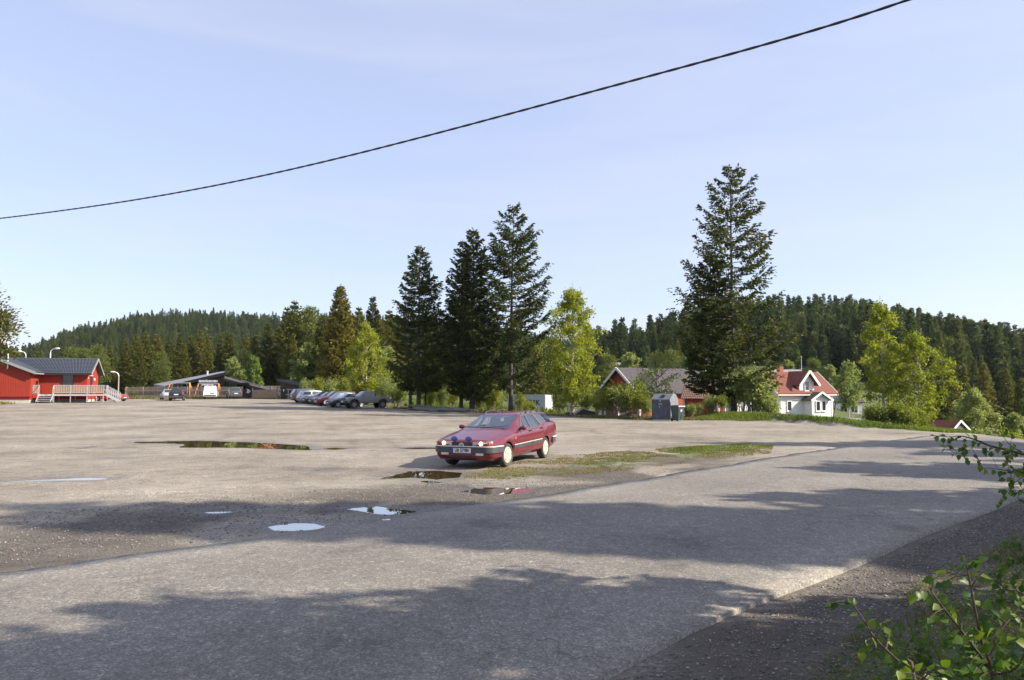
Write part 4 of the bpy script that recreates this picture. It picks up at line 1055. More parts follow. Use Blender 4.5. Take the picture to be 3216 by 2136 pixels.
for k, (u, v, d, lab) in enumerate([(2052, 1045, 235, 'lone pointed spruce on the slope above the barn'), (2700, 1000, 228, 'slim spruce on the hillside behind the tall slender birch'), (2880, 1010, 215, 'broad spruce on the hillside right of the birches'), (2410, 1095, 215, 'dark pine on the slope behind the very tall spruce'), (2580, 1150, 200, 'bright broadleaf tree at the foot of the wooded hill')]):
    x = bear(u, d); nm, cat = (('spruce_tree', 'spruce'),) * 3 + (('pine_tree', 'pine'), ('broadleaf_tree', 'tree')) if False else None, None
    nm, cat = [('spruce_tree', 'spruce'), ('spruce_tree', 'spruce'), ('spruce_tree', 'spruce'), ('pine_tree', 'pine'), ('broadleaf_tree', 'tree')][k]
    t = thing(nm, lab, cat, (x, d, gz1(x, d)), 0.7 * k, None, H_for(u, v, d) / (14.0, 14.0, 14.0, 11.0, 9.0)[k])
    obj('trunk', trunk_mesh((13.0, 13, 13, 10, 8)[k], 0.16, M['bark'], 90 + k), t)
    far_objs.append(obj('crown', FAR[k], t))

def wood_nodes(name):
    ng = bpy.data.node_groups.new(name, 'GeometryNodeTree')
    ng.interface.new_socket('Geometry', in_out='INPUT', socket_type='NodeSocketGeometry')
    ng.interface.new_socket('Geometry', in_out='OUTPUT', socket_type='NodeSocketGeometry')
    N, L = ng.nodes, ng.links
    gi = N.new('NodeGroupInput'); go = N.new('NodeGroupOutput')
    jn = N.new('GeometryNodeJoinGeometry')
    for o in far_objs[::-1]:
        oi = N.new('GeometryNodeObjectInfo'); oi.inputs['Object'].default_value = o
        oi.transform_space = 'ORIGINAL'; oi.inputs['As Instance'].default_value = False
        g2 = N.new('GeometryNodeGeometryToInstance'); L.new(oi.outputs['Geometry'], g2.inputs[0]); L.new(g2.outputs[0], jn.inputs[0])
    ip = N.new('GeometryNodeInstanceOnPoints'); ip.inputs['Pick Instance'].default_value = True
    def na(nm, ty):
        n = N.new('GeometryNodeInputNamedAttribute'); n.data_type = ty; n.inputs['Name'].default_value = nm
        return [s for s in n.outputs if s.enabled][0]
    L.new(gi.outputs[0], ip.inputs['Points']); L.new(jn.outputs[0], ip.inputs['Instance'])
    L.new(na('pick', 'INT'), ip.inputs['Instance Index'])
    L.new(na('turn', 'FLOAT_VECTOR'), ip.inputs['Rotation'])
    L.new(na('size', 'FLOAT'), ip.inputs['Scale'])
    L.new(ip.outputs[0], go.inputs[0])
    return ng
WN = wood_nodes('wood')

def wood(name, label, P, pick, size, seed):
    rng = np.random.default_rng(seed); n = len(P)
    z = ground_z(P[:, 0].copy(), P[:, 1].copy()) - 0.2
    me = bpy.data.meshes.new(name); me.vertices.add(n)
    me.vertices.foreach_set('co', np.stack([P[:, 0], P[:, 1], z], 1).astype(np.float32).ravel())
    a = me.attributes.new('pick', 'INT', 'POINT'); a.data.foreach_set('value', pick.astype(np.int32))
    a = me.attributes.new('size', 'FLOAT', 'POINT'); a.data.foreach_set('value', size.astype(np.float32))
    tv = np.zeros((n, 3), np.float32); tv[:, 2] = rng.uniform(0, 6.28, n); tv[:, 0] = rng.normal(scale=0.03, size=n)
    a = me.attributes.new('turn', 'FLOAT_VECTOR', 'POINT'); a.data.foreach_set('vector', tv.ravel())
    o = obj(name, me); md = o.modifiers.new('trees', 'NODES'); md.node_group = WN
    tag(o, label, 'forest', kind='stuff')

rng = np.random.default_rng(77)
# left hill
n = 6400
d = 250 + 560 * rng.random(n) ** 0.8; u = rng.uniform(-800, 1950, n)
P = np.stack([(u - 1608) / FPX * d, d], 1)
hl = base(P[:, 0], P[:, 1])
keep = (hl > 2.0)
P = P[keep]; n = len(P)
pk = rng.choice([0, 1, 2, 3, 4], n, p=[0.26, 0.24, 0.16, 0.27, 0.07])
wood('forest', 'conifer forest covering the long hill on the left', P, pk, rng.uniform(0.62, 1.05, n), 5)
# right hill
n = 5000
d = 185 + 300 * rng.random(n) ** 0.9; u = rng.uniform(1780, 4700, n)
P = np.stack([(u - 1608) / FPX * d, d], 1)
edge = np.interp(u, [1780, 2200, 2450, 2620, 2900, 3500, 4700], [235, 230, 222, 212, 170, 165, 150])
k = d > edge; P = P[k]; u = u[k]; n = len(P)
low = P[:, 1] < 250
pb = np.where(u < 2250, 0.30, 0.06)
pk = np.where(rng.random(n) < pb, 4, rng.choice([0, 1, 2, 3], n, p=[0.34, 0.34, 0.20, 0.12]))
wood('forest', 'tall dark spruce forest covering the hill on the right', P, pk, (0.75 + 0.75 * rng.random(n) ** 1.6) * np.where(pk == 4, 0.8, 1.0), 6)
# scrub and low trees between the tree line and the left hill
n = 500
d = rng.uniform(168, 250, n); u = rng.uniform(-100, 1850, n)
P = np.stack([(u - 1608) / FPX * d, d], 1)
pk = rng.choice([0, 1, 2, 3, 4], n, p=[0.25, 0.2, 0.15, 0.2, 0.2])
wood('forest', 'mixed woodland at the foot of the left hill behind the kindergarten', P, pk, rng.uniform(0.45, 0.8, n), 7)

# ------------------------------------------------------------------ buildings
M['red'] = simple('red_cladding', (0.30, 0.028, 0.011), 0.75, var=0.14, scale=3, dirt=(0.20, 0.03, 0.015), dirt_scale=0.7, dirt_amt=0.35, stretch=(6, 6, 0.4))
M['barn_red'] = simple('barn_red_boards', (0.40, 0.050, 0.022), 0.8, var=0.2, scale=3, dirt=(0.30, 0.12, 0.08), dirt_scale=1.5, dirt_amt=0.4, stretch=(5, 5, 0.4))
M['white'] = simple('white_painted_wood', (0.83, 0.82, 0.80), 0.6, var=0.03, scale=3, dirt=(0.74, 0.72, 0.68), dirt_scale=1.2, dirt_amt=0.3, stretch=(4, 4, 0.5))
M['trim'] = simple('weathered_grey_trim', (0.24, 0.255, 0.24), 0.6, var=0.1, scale=5)
M['tile_dark'] = simple('dark_glazed_roof_tile', (0.045, 0.050, 0.062), 0.35, var=0.25, scale=9, spec=0.5)
M['roof_grey'] = simple('grey_roof_sheet', (0.24, 0.24, 0.25), 0.6, var=0.12, scale=3, dirt=(0.16, 0.16, 0.16), dirt_amt=0.4)
M['roof_brown'] = simple('brown_grey_roof', (0.060, 0.054, 0.056), 0.9, var=0.15, scale=3, dirt=(0.085, 0.072, 0.068), dirt_amt=0.5)
M['roof_red'] = simple('red_brown_roof_tile', (0.165, 0.048, 0.028), 0.8, var=0.14, scale=5, bump=0.3, bscale=14)
M['roof_red_edge'] = simple('bright_red_roof_edge', (0.48, 0.03, 0.03), 0.5, var=0.06)
M['tile_old'] = simple('old_clay_tile', (0.20, 0.115, 0.088), 0.85, var=0.35, scale=6)
M['black_wood'] = simple('black_stained_wood', (0.030, 0.025, 0.023), 0.75, var=0.25, scale=4, stretch=(5, 5, 0.5))
M['brown_wood'] = simple('dark_brown_wood', (0.055, 0.040, 0.034), 0.75, var=0.25, scale=4, stretch=(5, 5, 0.5))
M['grey_wood'] = simple('weathered_wood', (0.36, 0.29, 0.22), 0.85, var=0.22, scale=5, stretch=(4, 4, 0.5))
M['new_wood'] = simple('pale_timber', (0.50, 0.35, 0.19), 0.8, var=0.18, scale=5)
M['old_log'] = simple('silvered_log', (0.17, 0.155, 0.145), 0.9, var=0.35, scale=6, bump=0.5, bscale=25)
M['concrete'] = simple('pale_concrete', (0.46, 0.43, 0.37), 0.85, var=0.12, scale=2, dirt=(0.30, 0.27, 0.22), dirt_amt=0.5, dirt_scale=0.8)
M['galv'] = simple('galvanised_steel', (0.50, 0.52, 0.54), 0.45, metal=0.35, var=0.1, scale=6)
M['lampwhite'] = simple('white_enamel', (0.75, 0.75, 0.73), 0.4, var=0.04)
M['black'] = simple('black_plastic', (0.018, 0.018, 0.02), 0.5, var=0.2)
M['orange'] = simple('orange_painted_post', (0.62, 0.24, 0.035), 0.55, var=0.12)
M['brick'] = simple('chimney_brick', (0.36, 0.09, 0.06), 0.85, var=0.25, scale=14)
M['pane'] = glass_mat('window_glass', (0.10, 0.11, 0.12), 0.35)
M['curtain'] = simple('cream_blind', (0.50, 0.44, 0.32), 0.8, var=0.08)
M['stonewall'] = simple('grey_stone_wall', (0.30, 0.30, 0.30), 0.9, var=0.5, scale=5, bump=0.7, bscale=9)
X3 = Vector((1, 0, 0)); Y3 = Vector((0, 1, 0)); Z3 = Vector((0, 0, 1))

def window(parent, c, ux, w, h, nrm, bars_v=1, bars_h=0, frame='white', sill=True, fw=0.08, blind=False, pname='window'):
    """casement: frame with bars, its pane and sill as sub-parts; c = centre of the opening on the wall face"""
    ux = Vector(ux).normalized(); nrm = Vector(nrm).normalized(); c = Vector(c)
    Mx = Matrix((ux, nrm, Z3)).transposed()
    mb = MB()
    for s in (-1, 1):
        mb.box(c + ux * s * (w / 2 + fw / 2) + nrm * 0.03, (fw, 0.10, h + 2 * fw), Mx)
        mb.box(c + Z3 * s * (h / 2 + fw / 2) + nrm * 0.028, (w, 0.095, fw), Mx)
    for k in range(bars_v):
        mb.box(c + ux * (w * (k + 1) / (bars_v + 1) - w / 2) + nrm * 0.02, (fw * 0.8, 0.06, h), Mx)
    for k in range(bars_h):
        mb.box(c + Z3 * (h * (k + 1) / (bars_h + 1) - h / 2) + nrm * 0.018, (w, 0.05, fw * 0.6), Mx)
    f = mb.build(pname, M[frame], parent)
    MB().box(c + nrm * 0.012, (w + 0.01, 0.012, h + 0.01), Mx).build('pane', M['pane'], f)
    if blind:
        MB().box(c + nrm * 0.003, (w - 0.02, 0.004, h - 0.02), Mx).build('blind', M['curtain'], f)
    if sill:
        MB().box(c - Z3 * (h / 2 + fw + 0.025) + nrm * 0.06, (w + 2.6 * fw, 0.16, 0.05), Mx).build('sill', M[frame], f)
    return f

def boards(parent, a, b, z0, z1, nrm, pitch, mat, depth=0.03, name='board', width=None):
    """a row of upright cladding boards between a and b, each one a part; alike boards share their mesh"""
    a = Vector(a); b = Vector(b); d = b - a; L = d.length; ux = d.normalized(); nrm = Vector(nrm).normalized()
    n = max(1, int(round(L / pitch))); p = L / n; w = width or p * 0.86
    rot = math.atan2(ux.y, ux.x)
    mes = []
    for k in range(2):
        mes.append(MB().box((0, 0, (z1 - z0) / 2), (w, depth + 0.008 * k, z1 - z0)).mesh(name, mat))
    for i in range(n):
        q = a + ux * (p * (i + 0.5)) + nrm * (depth / 2)
        o = obj(name, mes[i % 2], parent, (q.x, q.y, z0), (0, 0, rot))

def strips(name, parent, a, b, z0, z1, nrm, pitch, mat, depth=0.014, w=0.6):
    """fine cladding too narrow to pick apart, joined into one part"""
    a = Vector(a); b = Vector(b); d = b - a; L = d.length; ux = d.normalized(); nrm = Vector(nrm).normalized()
    n = max(1, int(round(L / pitch))); p = L / n
    Mx = Matrix((ux, nrm, Z3)).transposed(); mb = MB()
    for i in range(n):
        q = a + ux * (p * (i + 0.5)) + nrm * (depth / 2)
        z1i = z1(((i + 0.5) / n)) if callable(z1) else z1
        mb.box((q.x, q.y, (z0 + z1i) / 2), (p * w, depth, z1i - z0), Mx)
    o = mb.build(name, mat, parent); tag(o, kind='stuff'); return o

def gable_body(mb, x0, x1, y0, y1, z0, ze, zr, axis='x'):
    """house volume with gables; ridge along x or y"""
    if axis == 'x':
        ym = (y0 + y1) / 2
        mb.prism([(x0, y0, z0), (x0, y1, z0), (x0, y1, ze), (x0, ym, zr), (x0, y0, ze)], (x1 - x0, 0, 0))
    else:
        xm = (x0 + x1) / 2
        mb.prism([(x0, y0, z0), (x1, y0, z0), (x1, y0, ze), (xm, y0, zr), (x0, y0, ze)], (0, y1 - y0, 0))

def slope(parent, e0, e1, r0, r1, th, mat, name='roof', lift=0.0):
    """a roof slab between eave line e0-e1 and ridge line r0-r1"""
    e0, e1, r0, r1 = map(Vector, (e0, e1, r0, r1))
    n = (e1 - e0).cross(r0 - e0).normalized()
    if n.z < 0: n = -n
    mb = MB(); mb.prism([e0 + n * lift, e1 + n * lift, r1 + n * lift, r0 + n * lift], n * th)
    return mb.build(name, mat, parent)

def tiles(parent, e0, e1, r0, r1, nx_, ny_, mat, th=0.035, name='roof_tiles', lift=0.0, clip=None):
    """lapped roof tiles, too small to pick apart singly, joined into one part"""
    e0, e1, r0, r1 = map(Vector, (e0, e1, r0, r1)); mb = MB()
    n = (e1 - e0).cross(r0 - e0).normalized()
    if n.z < 0: n = -n
    def P(s, t): return (e0 * (1 - s) + e1 * s) * (1 - t) + (r0 * (1 - s) + r1 * s) * t
    for j in range(ny_):
        for i in range(nx_):
            s0, s1 = i / nx_, (i + 1) / nx_; sm = (s0 + s1) / 2; t0, t1 = j / ny_, (j + 1) / ny_
            if clip and not clip(sm, (t0 + t1) / 2): continue
            a, b, c = P(s0, t0) + n * (lift + 0.02), P(sm, t0) + n * (lift + th + 0.04), P(s1, t0) + n * (lift + 0.02)
            d, e, f = P(s1, t1) + n * lift, P(sm, t1) + n * (lift + th), P(s0, t1) + n * lift
            mb.add([a, b, c, d, e, f, P(s0, t0) + n * lift, P(s1, t0) + n * lift], [(0, 1, 4, 5), (1, 2, 3, 4), (6, 7, 2, 1, 0)])
    o = mb.build(name, mat, parent, fix=False); tag(o, kind='stuff'); return o

# ---- red building on the left
RB = thing('red_building', 'red boarded building with dark tiled roof and front terrace', 'building', (bear(275, 90), 90, 0), R(17))
mb = MB()
gable_body(mb, -4.9, 0, 0, 5.8, 1.05, 4.15, 5.72, 'x')
mb.build('wall', M['red'], RB)
mb = MB(); gable_body(mb, -12.1, -4.92, -3.2, 5.6, 1.05, 4.15, 5.66, 'y'); mb.build('wall', M['red'], RB)
boards(RB, (-4.55, 0, 0), (0, 0, 0), 1.66, 4.0, (0, -1, 0), 0.23, M['red'])
boards(RB, (0, 0, 0), (0, 5.8, 0), 1.2, 4.1, (1, 0, 0), 0.23, M['red'])
boards(RB, (-12.1, -3.2, 0), (-4.9, -3.2, 0), 1.38, 4.15, (0, -1, 0), 0.23, M['red'])
boards(RB, (-4.9, -3.2, 0), (-4.9, -0.02, 0), 1.38, 4.0, (1, 0, 0), 0.23, M['red'])
for k in range(7):      # level boards in the gables
    z = 4.20 + 0.21 * k; f = max(0.0, 1 - (z + 0.1 - 4.15) / 1.57)
    if f > 0.05:
        MB().box((0.015, 2.9, z + 0.1), (0.03 + 0.006 * (k % 2), 5.8 * f, 0.19)).build('board', M['red'], RB)
        MB().box((-8.51, -3.215, z + 0.1), (7.2 * max(0.0, 1 - (z + 0.1 - 4.15) / 1.5), 0.03 + 0.006 * (k % 2), 0.19)).build('board', M['red'], RB)
# concrete base of the near wing and dark base under the terrace
mb = MB(); mb.box((-8.5, 1.2, 0.5), (7.1, 8.7, 1.5)); mb.build('foundation', M['concrete'], RB)
mb = MB(); mb.box((-2.46, 2.95, 0.6), (4.8, 5.6, 1.3)); mb.build('foundation', M['concrete'], RB)
MB().box((-8.5, -3.24, 1.30), (7.25, 0.05, 0.14)).build('base_board', M['black'], RB)
# roofs: far wing (ridge along x), near wing (ridge along y)
ov = 0.55
zb = lambda v: 4.15 + (v) * (5.72 - 4.15) / 2.9
slope(RB, (-9.5, -ov, zb(-ov)), (ov, -ov, zb(-ov)), (-9.5, 2.9, 5.72), (ov, 2.9, 5.72), 0.12, M['tile_dark'], lift=0.012)
slope(RB, (-9.5, 5.8 + ov, zb(-ov)), (ov, 5.8 + ov, zb(-ov)), (-9.5, 2.9, 5.72), (ov, 2.9, 5.72), 0.12, M['tile_dark'], lift=0.012)
tiles(RB, (-5.9, -ov, zb(-ov)), (ov, -ov, zb(-ov)), (-9.3, 2.9, 5.72), (ov, 2.9, 5.72), 26, 11, M['tile_dark'], lift=0.135)
za = lambda u: 4.15 + (3.6 - abs(u + 8.51)) * (5.66 - 4.15) / 3.6
slope(RB, (-8.51 + 4.2, -3.2 - ov, za(-4.31)), (-8.51 + 4.2, 1.2, za(-4.31)), (-8.51, -3.2 - ov, 5.66), (-8.51, 2.0, 5.66), 0.13, M['tile_dark'], lift=0.012)
slope(RB, (-8.51 - 4.2, -3.2 - ov, za(-12.71)), (-8.51 - 4.2, 5.0, za(-12.71)), (-8.51, -3.2 - ov, 5.66), (-8.51, 5.0, 5.66), 0.13, M['tile_dark'], lift=0.012)
tiles(RB, (-4.31, -3.2 - ov, za(-4.31)), (-4.31, 0.6, za(-4.31)), (-8.51, -3.2 - ov, 5.66), (-8.51, 3.0, 5.66), 16, 12, M['tile_dark'], lift=0.145)
# barge boards, fascia, gutter
def barge(parent, a, b, mat, w=0.05, h=0.24, name='barge_board'):
    return MB().bar(a, b, w, h).build(name, mat, parent)
barge(RB, (ov + 0.03, -ov - 0.05, zb(-ov) + 0.02), (ov + 0.03, 2.9, 5.74), M['trim'])
barge(RB, (ov + 0.03, 5.85 + ov, zb(-ov) + 0.02), (ov + 0.03, 2.9, 5.745), M['trim'])
barge(RB, (-4.25, -3.2 - ov - 0.03, za(-4.31) + 0.03), (-8.51, -3.2 - ov - 0.03, 5.70), M['trim'], h=0.28)
barge(RB, (-12.75, -3.2 - ov - 0.032, za(-4.31) + 0.03), (-8.51, -3.2 - ov - 0.032, 5.705), M['trim'], h=0.28)
MB().bar((-4.3, -ov - 0.06, zb(-ov) + 0.02), (ov, -ov - 0.06, zb(-ov) + 0.02), 0.10, 0.14).build('gutter', M['black'], RB)
MB().bar((-4.27, -3.7, za(-4.31) + 0.0), (-4.27, -0.6, za(-4.31) + 0.0), 0.10, 0.12).build('gutter', M['trim'], RB)
# openings
window(RB, (-1.95, -0.035, 3.02), (1, 0, 0), 1.05, 1.75, (0, -1, 0), 0, 1, 'black', fw=0.07)
window(RB, (-4.86, -1.0, 2.7), (0, 1, 0), 0.5, 0.75, (1, 0, 0), 0, 0, 'black', fw=0.06, sill=False)
dr = MB().box((0.06, 2.0, 2.70), (0.06, 0.95, 2.05)).build('door', M['black'], RB)
MB().box((0.12, 2.35, 2.65), (0.05, 0.05, 0.12)).build('door_handle', M['galv'], dr)
MB().box((0.07, 2.0, 3.78), (0.10, 1.1, 0.07)).build('door_lintel', M['white'], RB)
MB().lathe([(0.0, 0.0), (0.17, 0.01), (0.17, 0.10), (0.0, 0.12)], (0.03, 3.6, 3.35), 'X', 14).build('wall_lamp', M['lampwhite'], RB, smooth=40)
MB().box((0.05, 0.5, 3.5), (0.05, 0.12, 0.22)).build('notice', M['lampwhite'], RB)
# porch roof of the left end
mb = MB(); mb.prism([(-12.6, -7.0, 3.75), (-8.35, -7.0, 3.12), (-8.35, -3.3, 3.12), (-12.6, -3.3, 3.75)], (0, 0, 0.10)); mb.build('porch_roof', M['tile_dark'], RB)
barge(RB, (-12.6, -7.05, 3.75), (-8.3, -7.05, 3.10), M['trim'], h=0.16)
MB().bar((-8.28, -7.05, 3.14), (-8.28, -3.3, 3.14), 0.07, 0.13).build('gutter', M['trim'], RB)
for q in (-11.9, -9.2): MB().box((q, -6.6, 1.72), (0.11, 0.11, 2.9)).build('porch_post', M['red'], RB)

# terrace with steel frame, steps and slatted railing (a thing of its own: it stands in front of the building)
TX, TY, _ = RB.matrix_basis @ Vector((0, 0, 0)) if False else (RB.location.x, RB.location.y, 0)
TR = thing('terrace', 'steel framed wooden terrace with slatted railing and steps before the red building', 'terrace', (TX, TY, 0), R(17))
zf = 1.64
dk = MB()
for k in range(14): dk.box((-1.05, -0.16 - 0.175 * k, zf - 0.03), (6.6, 0.155, 0.045))
dkb = dk.build('deck', M['grey_wood'], TR)
for (a, b) in [((-4.35, -2.5, zf - 0.12), (2.25, -2.5, zf - 0.12)), ((-4.35, -0.1, zf - 0.12), (2.25, -0.1, zf - 0.12)), ((2.25, -2.5, zf - 0.12), (2.25, -0.1, zf - 0.12)), ((-4.35, -2.5, zf - 0.12), (-4.35, -0.1, zf - 0.12))]:
    MB().bar(a, b, 0.07, 0.14).build('beam', M['galv'], TR)
lg = MB().box((0, 0, 0.43), (0.07, 0.07, 0.86)).mesh('leg', M['galv'])
for q in (-4.3, -2.75, -1.1, 0.55, 1.5, 2.2):
    for v in (-2.46, -0.2): obj('leg', lg, TR, (q, v, 0.72))
def rail(a, b, n_slats, drop=0.0, posts=True):
    a = Vector(a); b = Vector(b); d = b - a; L = d.length; ux = Vector((d.x, d.y, 0)).normalized(); rot = math.atan2(ux.y, ux.x)
    MB().bar(a + Z3 * 0.98, b + Z3 * 0.98, 0.06).build('handrail', M['galv'], TR)
    MB().bar(a + Z3 * 0.16, b + Z3 * 0.16, 0.04).build('rail', M['galv'], TR)
    if posts:
        for q in (a, b): MB().bar(q, q + Z3 * 0.97, 0.06).build('post', M['galv'], TR)
    me = MB().box((0, 0, 0.40), (0.115, 0.022, 0.78)).mesh('slat', M['grey_wood'])
    for i in range(n_slats):
        q = a + d * ((i + 0.5) / n_slats)
        obj('slat', me, TR, (q.x, q.y, q.z + 0.13), (0, 0, rot))
rail((-4.8, -2.5, zf), (-4.2, -2.5, zf), 4); 
rail((-2.75, -2.5, zf), (-1.1, -2.5, zf), 10); rail((-1.1, -2.5, zf), (0.55, -2.5, zf), 10, posts=False); rail((0.55, -2.5, zf), (2.25, -2.5, zf), 10)
rail((2.25, -0.2, zf), (2.25, -0.9, zf), 4)
for k in range(4):      # front steps
    MB().box((-3.48, -2.72 - 0.28 * k, zf - 0.19 * (k + 1)), (1.35, 0.27, 0.05)).build('step', M['galv'], TR)
for q in (-4.18, -2.78): MB().bar((q, -2.5, zf - 0.02), (q, -3.7, zf - 0.84), 0.05, 0.18).build('stringer', M['galv'], TR)
for q in (-4.2, -2.76):
    MB().bar((q, -2.5, zf + 0.97), (q, -2.9, zf + 0.55), 0.05).build('handrail', M['galv'], TR); MB().bar((q, -2.9, zf + 0.55), (q, -2.9, 0.8), 0.05).build('post', M['galv'], TR)
for k in range(5):      # side steps
    MB().box((2.45 + 0.28 * k, -1.75, zf - 0.15 * (k + 1)), (0.27, 1.3, 0.05)).build('step', M['galv'], TR)
for v in (-2.42, -1.1):
    MB().bar((2.28, v, zf - 0.02), (3.75, v, zf - 0.84), 0.05, 0.18).build('stringer', M['galv'], TR)
    MB().bar((2.28, v, zf + 0.97), (3.75, v, zf + 0.15), 0.05).build('handrail', M['galv'], TR)
    MB().bar((2.28, v, zf + 0.5), (3.75, v, zf - 0.35), 0.03).build('rail', M['galv'], TR)
    MB().bar((3.72, v, 0.75), (3.72, v, zf + 0.16), 0.05).build('post', M['galv'], TR)
    sm = MB().box((0, 0, 0.40), (0.06, 0.02, 0.72)).mesh('slat', M['galv'])
    for i in range(7): obj('slat', sm, TR, (2.45 + 0.19 * i, v, zf - 0.02 - 0.105 * i))

# lamps round the red building
def lamp(label, x, y, z0, z1, head, dirx, mat, r=0.05, name='street_lamp'):
    t = thing(name, label, 'lamp', (x, y, 0))
    hx = dirx
    pts = [(0, 0, z0), (0, 0, z1 - 0.5), (0.06 * hx, 0, z1 - 0.2), (0.25 * hx, 0, z1), (0.55 * hx, 0, z1 + 0.06)]
    MB().tube([pts[0], pts[1]], [r, r * 0.9], n=10).build('pole', M[mat], t, smooth=50)
    MB().tube(pts[1:], r * 0.7, n=8).build('arm', M['lampwhite'], t, smooth=50)
    mb = MB(); mb.tube([(0.5 * hx, 0, z1 + 0.06), (0.62 * hx, 0, z1 + 0.075), (1.05 * hx, 0, z1 + 0.10), (1.15 * hx, 0, z1 + 0.09)], [0.05, 0.11, 0.12, 0.05], n=10)
    mb.build('lamp_head', M['lampwhite'], t, smooth=50)
    return t
x = bear(374, 105); lamp('street lamp on a wooden pole right of the red building', x, 105, gz1(x, 105) - 0.1, level(1168, 105) - 0.1, 1, -1, 'grey_wood', 0.09)
x = bear(24, 84.6); lamp('white gooseneck lamp pipe on the near gable of the red building', x, 84.6, level(1158, 84.6), level(1072, 84.6), 1, -1, 'lampwhite', 0.06, 'gooseneck_lamp')
x = bear(80, 99); lamp('lamp head showing above the roof valley of the red building', x, 99, gz1(x, 99), level(1106, 99), 1, -1, 'galv', 0.07)
x = bear(157, 99); lamp('curved white lamp above the ridge of the red building', x, 99, gz1(x, 99), level(1097, 99), 1, 1, 'lampwhite', 0.08)

# ---- dark kindergarten building
KG = thing('kindergarten_building', 'low dark timber building with sloping roofs behind the picket fence', 'building', (0, 0, 0))
def at(u, v, d): return Vector((bear(u, d), d, level(v, d)))
nl, nr_, fr_, fl = at(522, 1213, 128), at(712, 1169, 126), at(700, 1166, 140), at(484, 1207, 141)
mb = MB(); n_ = (nr_ - nl).cross(fl - nl).normalized(); n_ = n_ if n_.z > 0 else -n_
mb.prism([nl, nr_, fr_, fl], -n_ * 0.38); mb.build('roof', M['roof_grey'], KG)
MB().bar(nl + Vector((0, -0.06, -0.2)), nr_ + Vector((0, -0.06, -0.2)), 0.05, 0.5).build('fascia', M['brown_wood'], KG)
MB().bar(nr_ + Vector((0.06, 0, -0.2)), fr_ + Vector((0.06, 0, -0.2)), 0.05, 0.5).build('fascia', M['brown_wood'], KG)
wl0 = nl + Vector((1.0, 0.5, -0.55)); wr0 = nr_ + Vector((-0.5, 0.5, -0.55)); wr1 = fr_ + Vector((-0.5, 0, -0.55))
mb = MB()
HEX = [(0, 3, 2, 1), (4, 5, 6, 7), (0, 1, 5, 4), (1, 2, 6, 5), (2, 3, 7, 6), (3, 0, 4, 7)]
wl1 = fl + Vector((1.2, -0.4, -0.55))
mb.add([(p_.x, p_.y, 0.0) for p_ in (wl0, wr0, wr1, wl1)] + [tuple(p_) for p_ in (wl0, wr0, wr1, wl1)], HEX)
w_ = mb.build('wall', M['brown_wood'], KG)
strips('cladding', KG, (wl0.x, wl0.y, 0), (wr0.x, wr0.y, 0), 0.3, lambda t: wl0.z + (wr0.z - wl0.z) * t - 0.02, (0, -1, 0), 0.28, M['brown_wood'])
# lower right wing
a, b, c, d_ = at(702, 1188, 125.5), at(868, 1232, 124), at(872, 1229, 134), at(702, 1180, 136)
mb = MB(); mb.prism([a, b, c, d_], Vector((0, 0, -0.30))); mb.build('roof', M['roof_brown'], KG)
MB().bar(a + Vector((0, -0.06, -0.16)), b + Vector((0, -0.06, -0.16)), 0.05, 0.40).build('fascia', M['brown_wood'], KG)
m0 = a + (b - a) * 0.42; e0 = a + (b - a) * 0.93
mb = MB(); q4 = [Vector((m0.x, m0.y + 1.2, m0.z - 0.34)), Vector((e0.x, e0.y + 1.2, e0.z - 0.34)), Vector((e0.x, e0.y + 9.5, e0.z - 0.30)), Vector((m0.x, m0.y + 9.5, m0.z - 0.25))]
mb.add([(p_.x, p_.y, 0.0) for p_ in q4] + [tuple(p_) for p_ in q4], HEX)
q4 = [Vector((a.x + 0.1, a.y + 6, a.z - 0.3)), Vector((m0.x - 0.01, m0.y + 6, m0.z - 0.3)), Vector((m0.x - 0.01, m0.y + 9.4, m0.z - 0.25)), Vector((a.x + 0.1, a.y + 9.4, a.z - 0.2))]
mb.add([(p_.x, p_.y, 0.0) for p_ in q4] + [tuple(p_) for p_ in q4], HEX)
mb.build('wall', M['black_wood'], KG)
q = at(775, 1206, 124.8); MB().box(q + Vector((-1.0, 0.0, 0.05)), (3.2, 1.6, 0.32)).build('porch_canopy', M['black_wood'], KG)
q = at(652, 1172, 133); mb = MB(); mb.lathe([(0.16, -0.6), (0.16, 0.25), (0.24, 0.26), (0.24, 0.36), (0.0, 0.40)], tuple(q), 'Z', 12); mb.build('vent_pipe', M['galv'], KG, smooth=40)
# white letters on the wall
SG = thing('wall_lettering', 'white letters RINGVÅLSKOGEN BARNEHAGE on the dark timber building', 'sign', tuple(at(655, 1201, 125.9)))
q1 = obj('lettering', text_mesh('RINGVÅLSKOGEN', 0.46, 0.02, M['lampwhite'], bold=0.03, sx=0.80), SG, (0, 0, 0.16), (R(90), 0, R(1)))
obj('lettering', text_mesh('BARNEHAGE', 0.42, 0.02, M['lampwhite'], bold=0.03, sx=0.80), SG, (-0.1, 0, -0.36), (R(90), 0, R(1)))

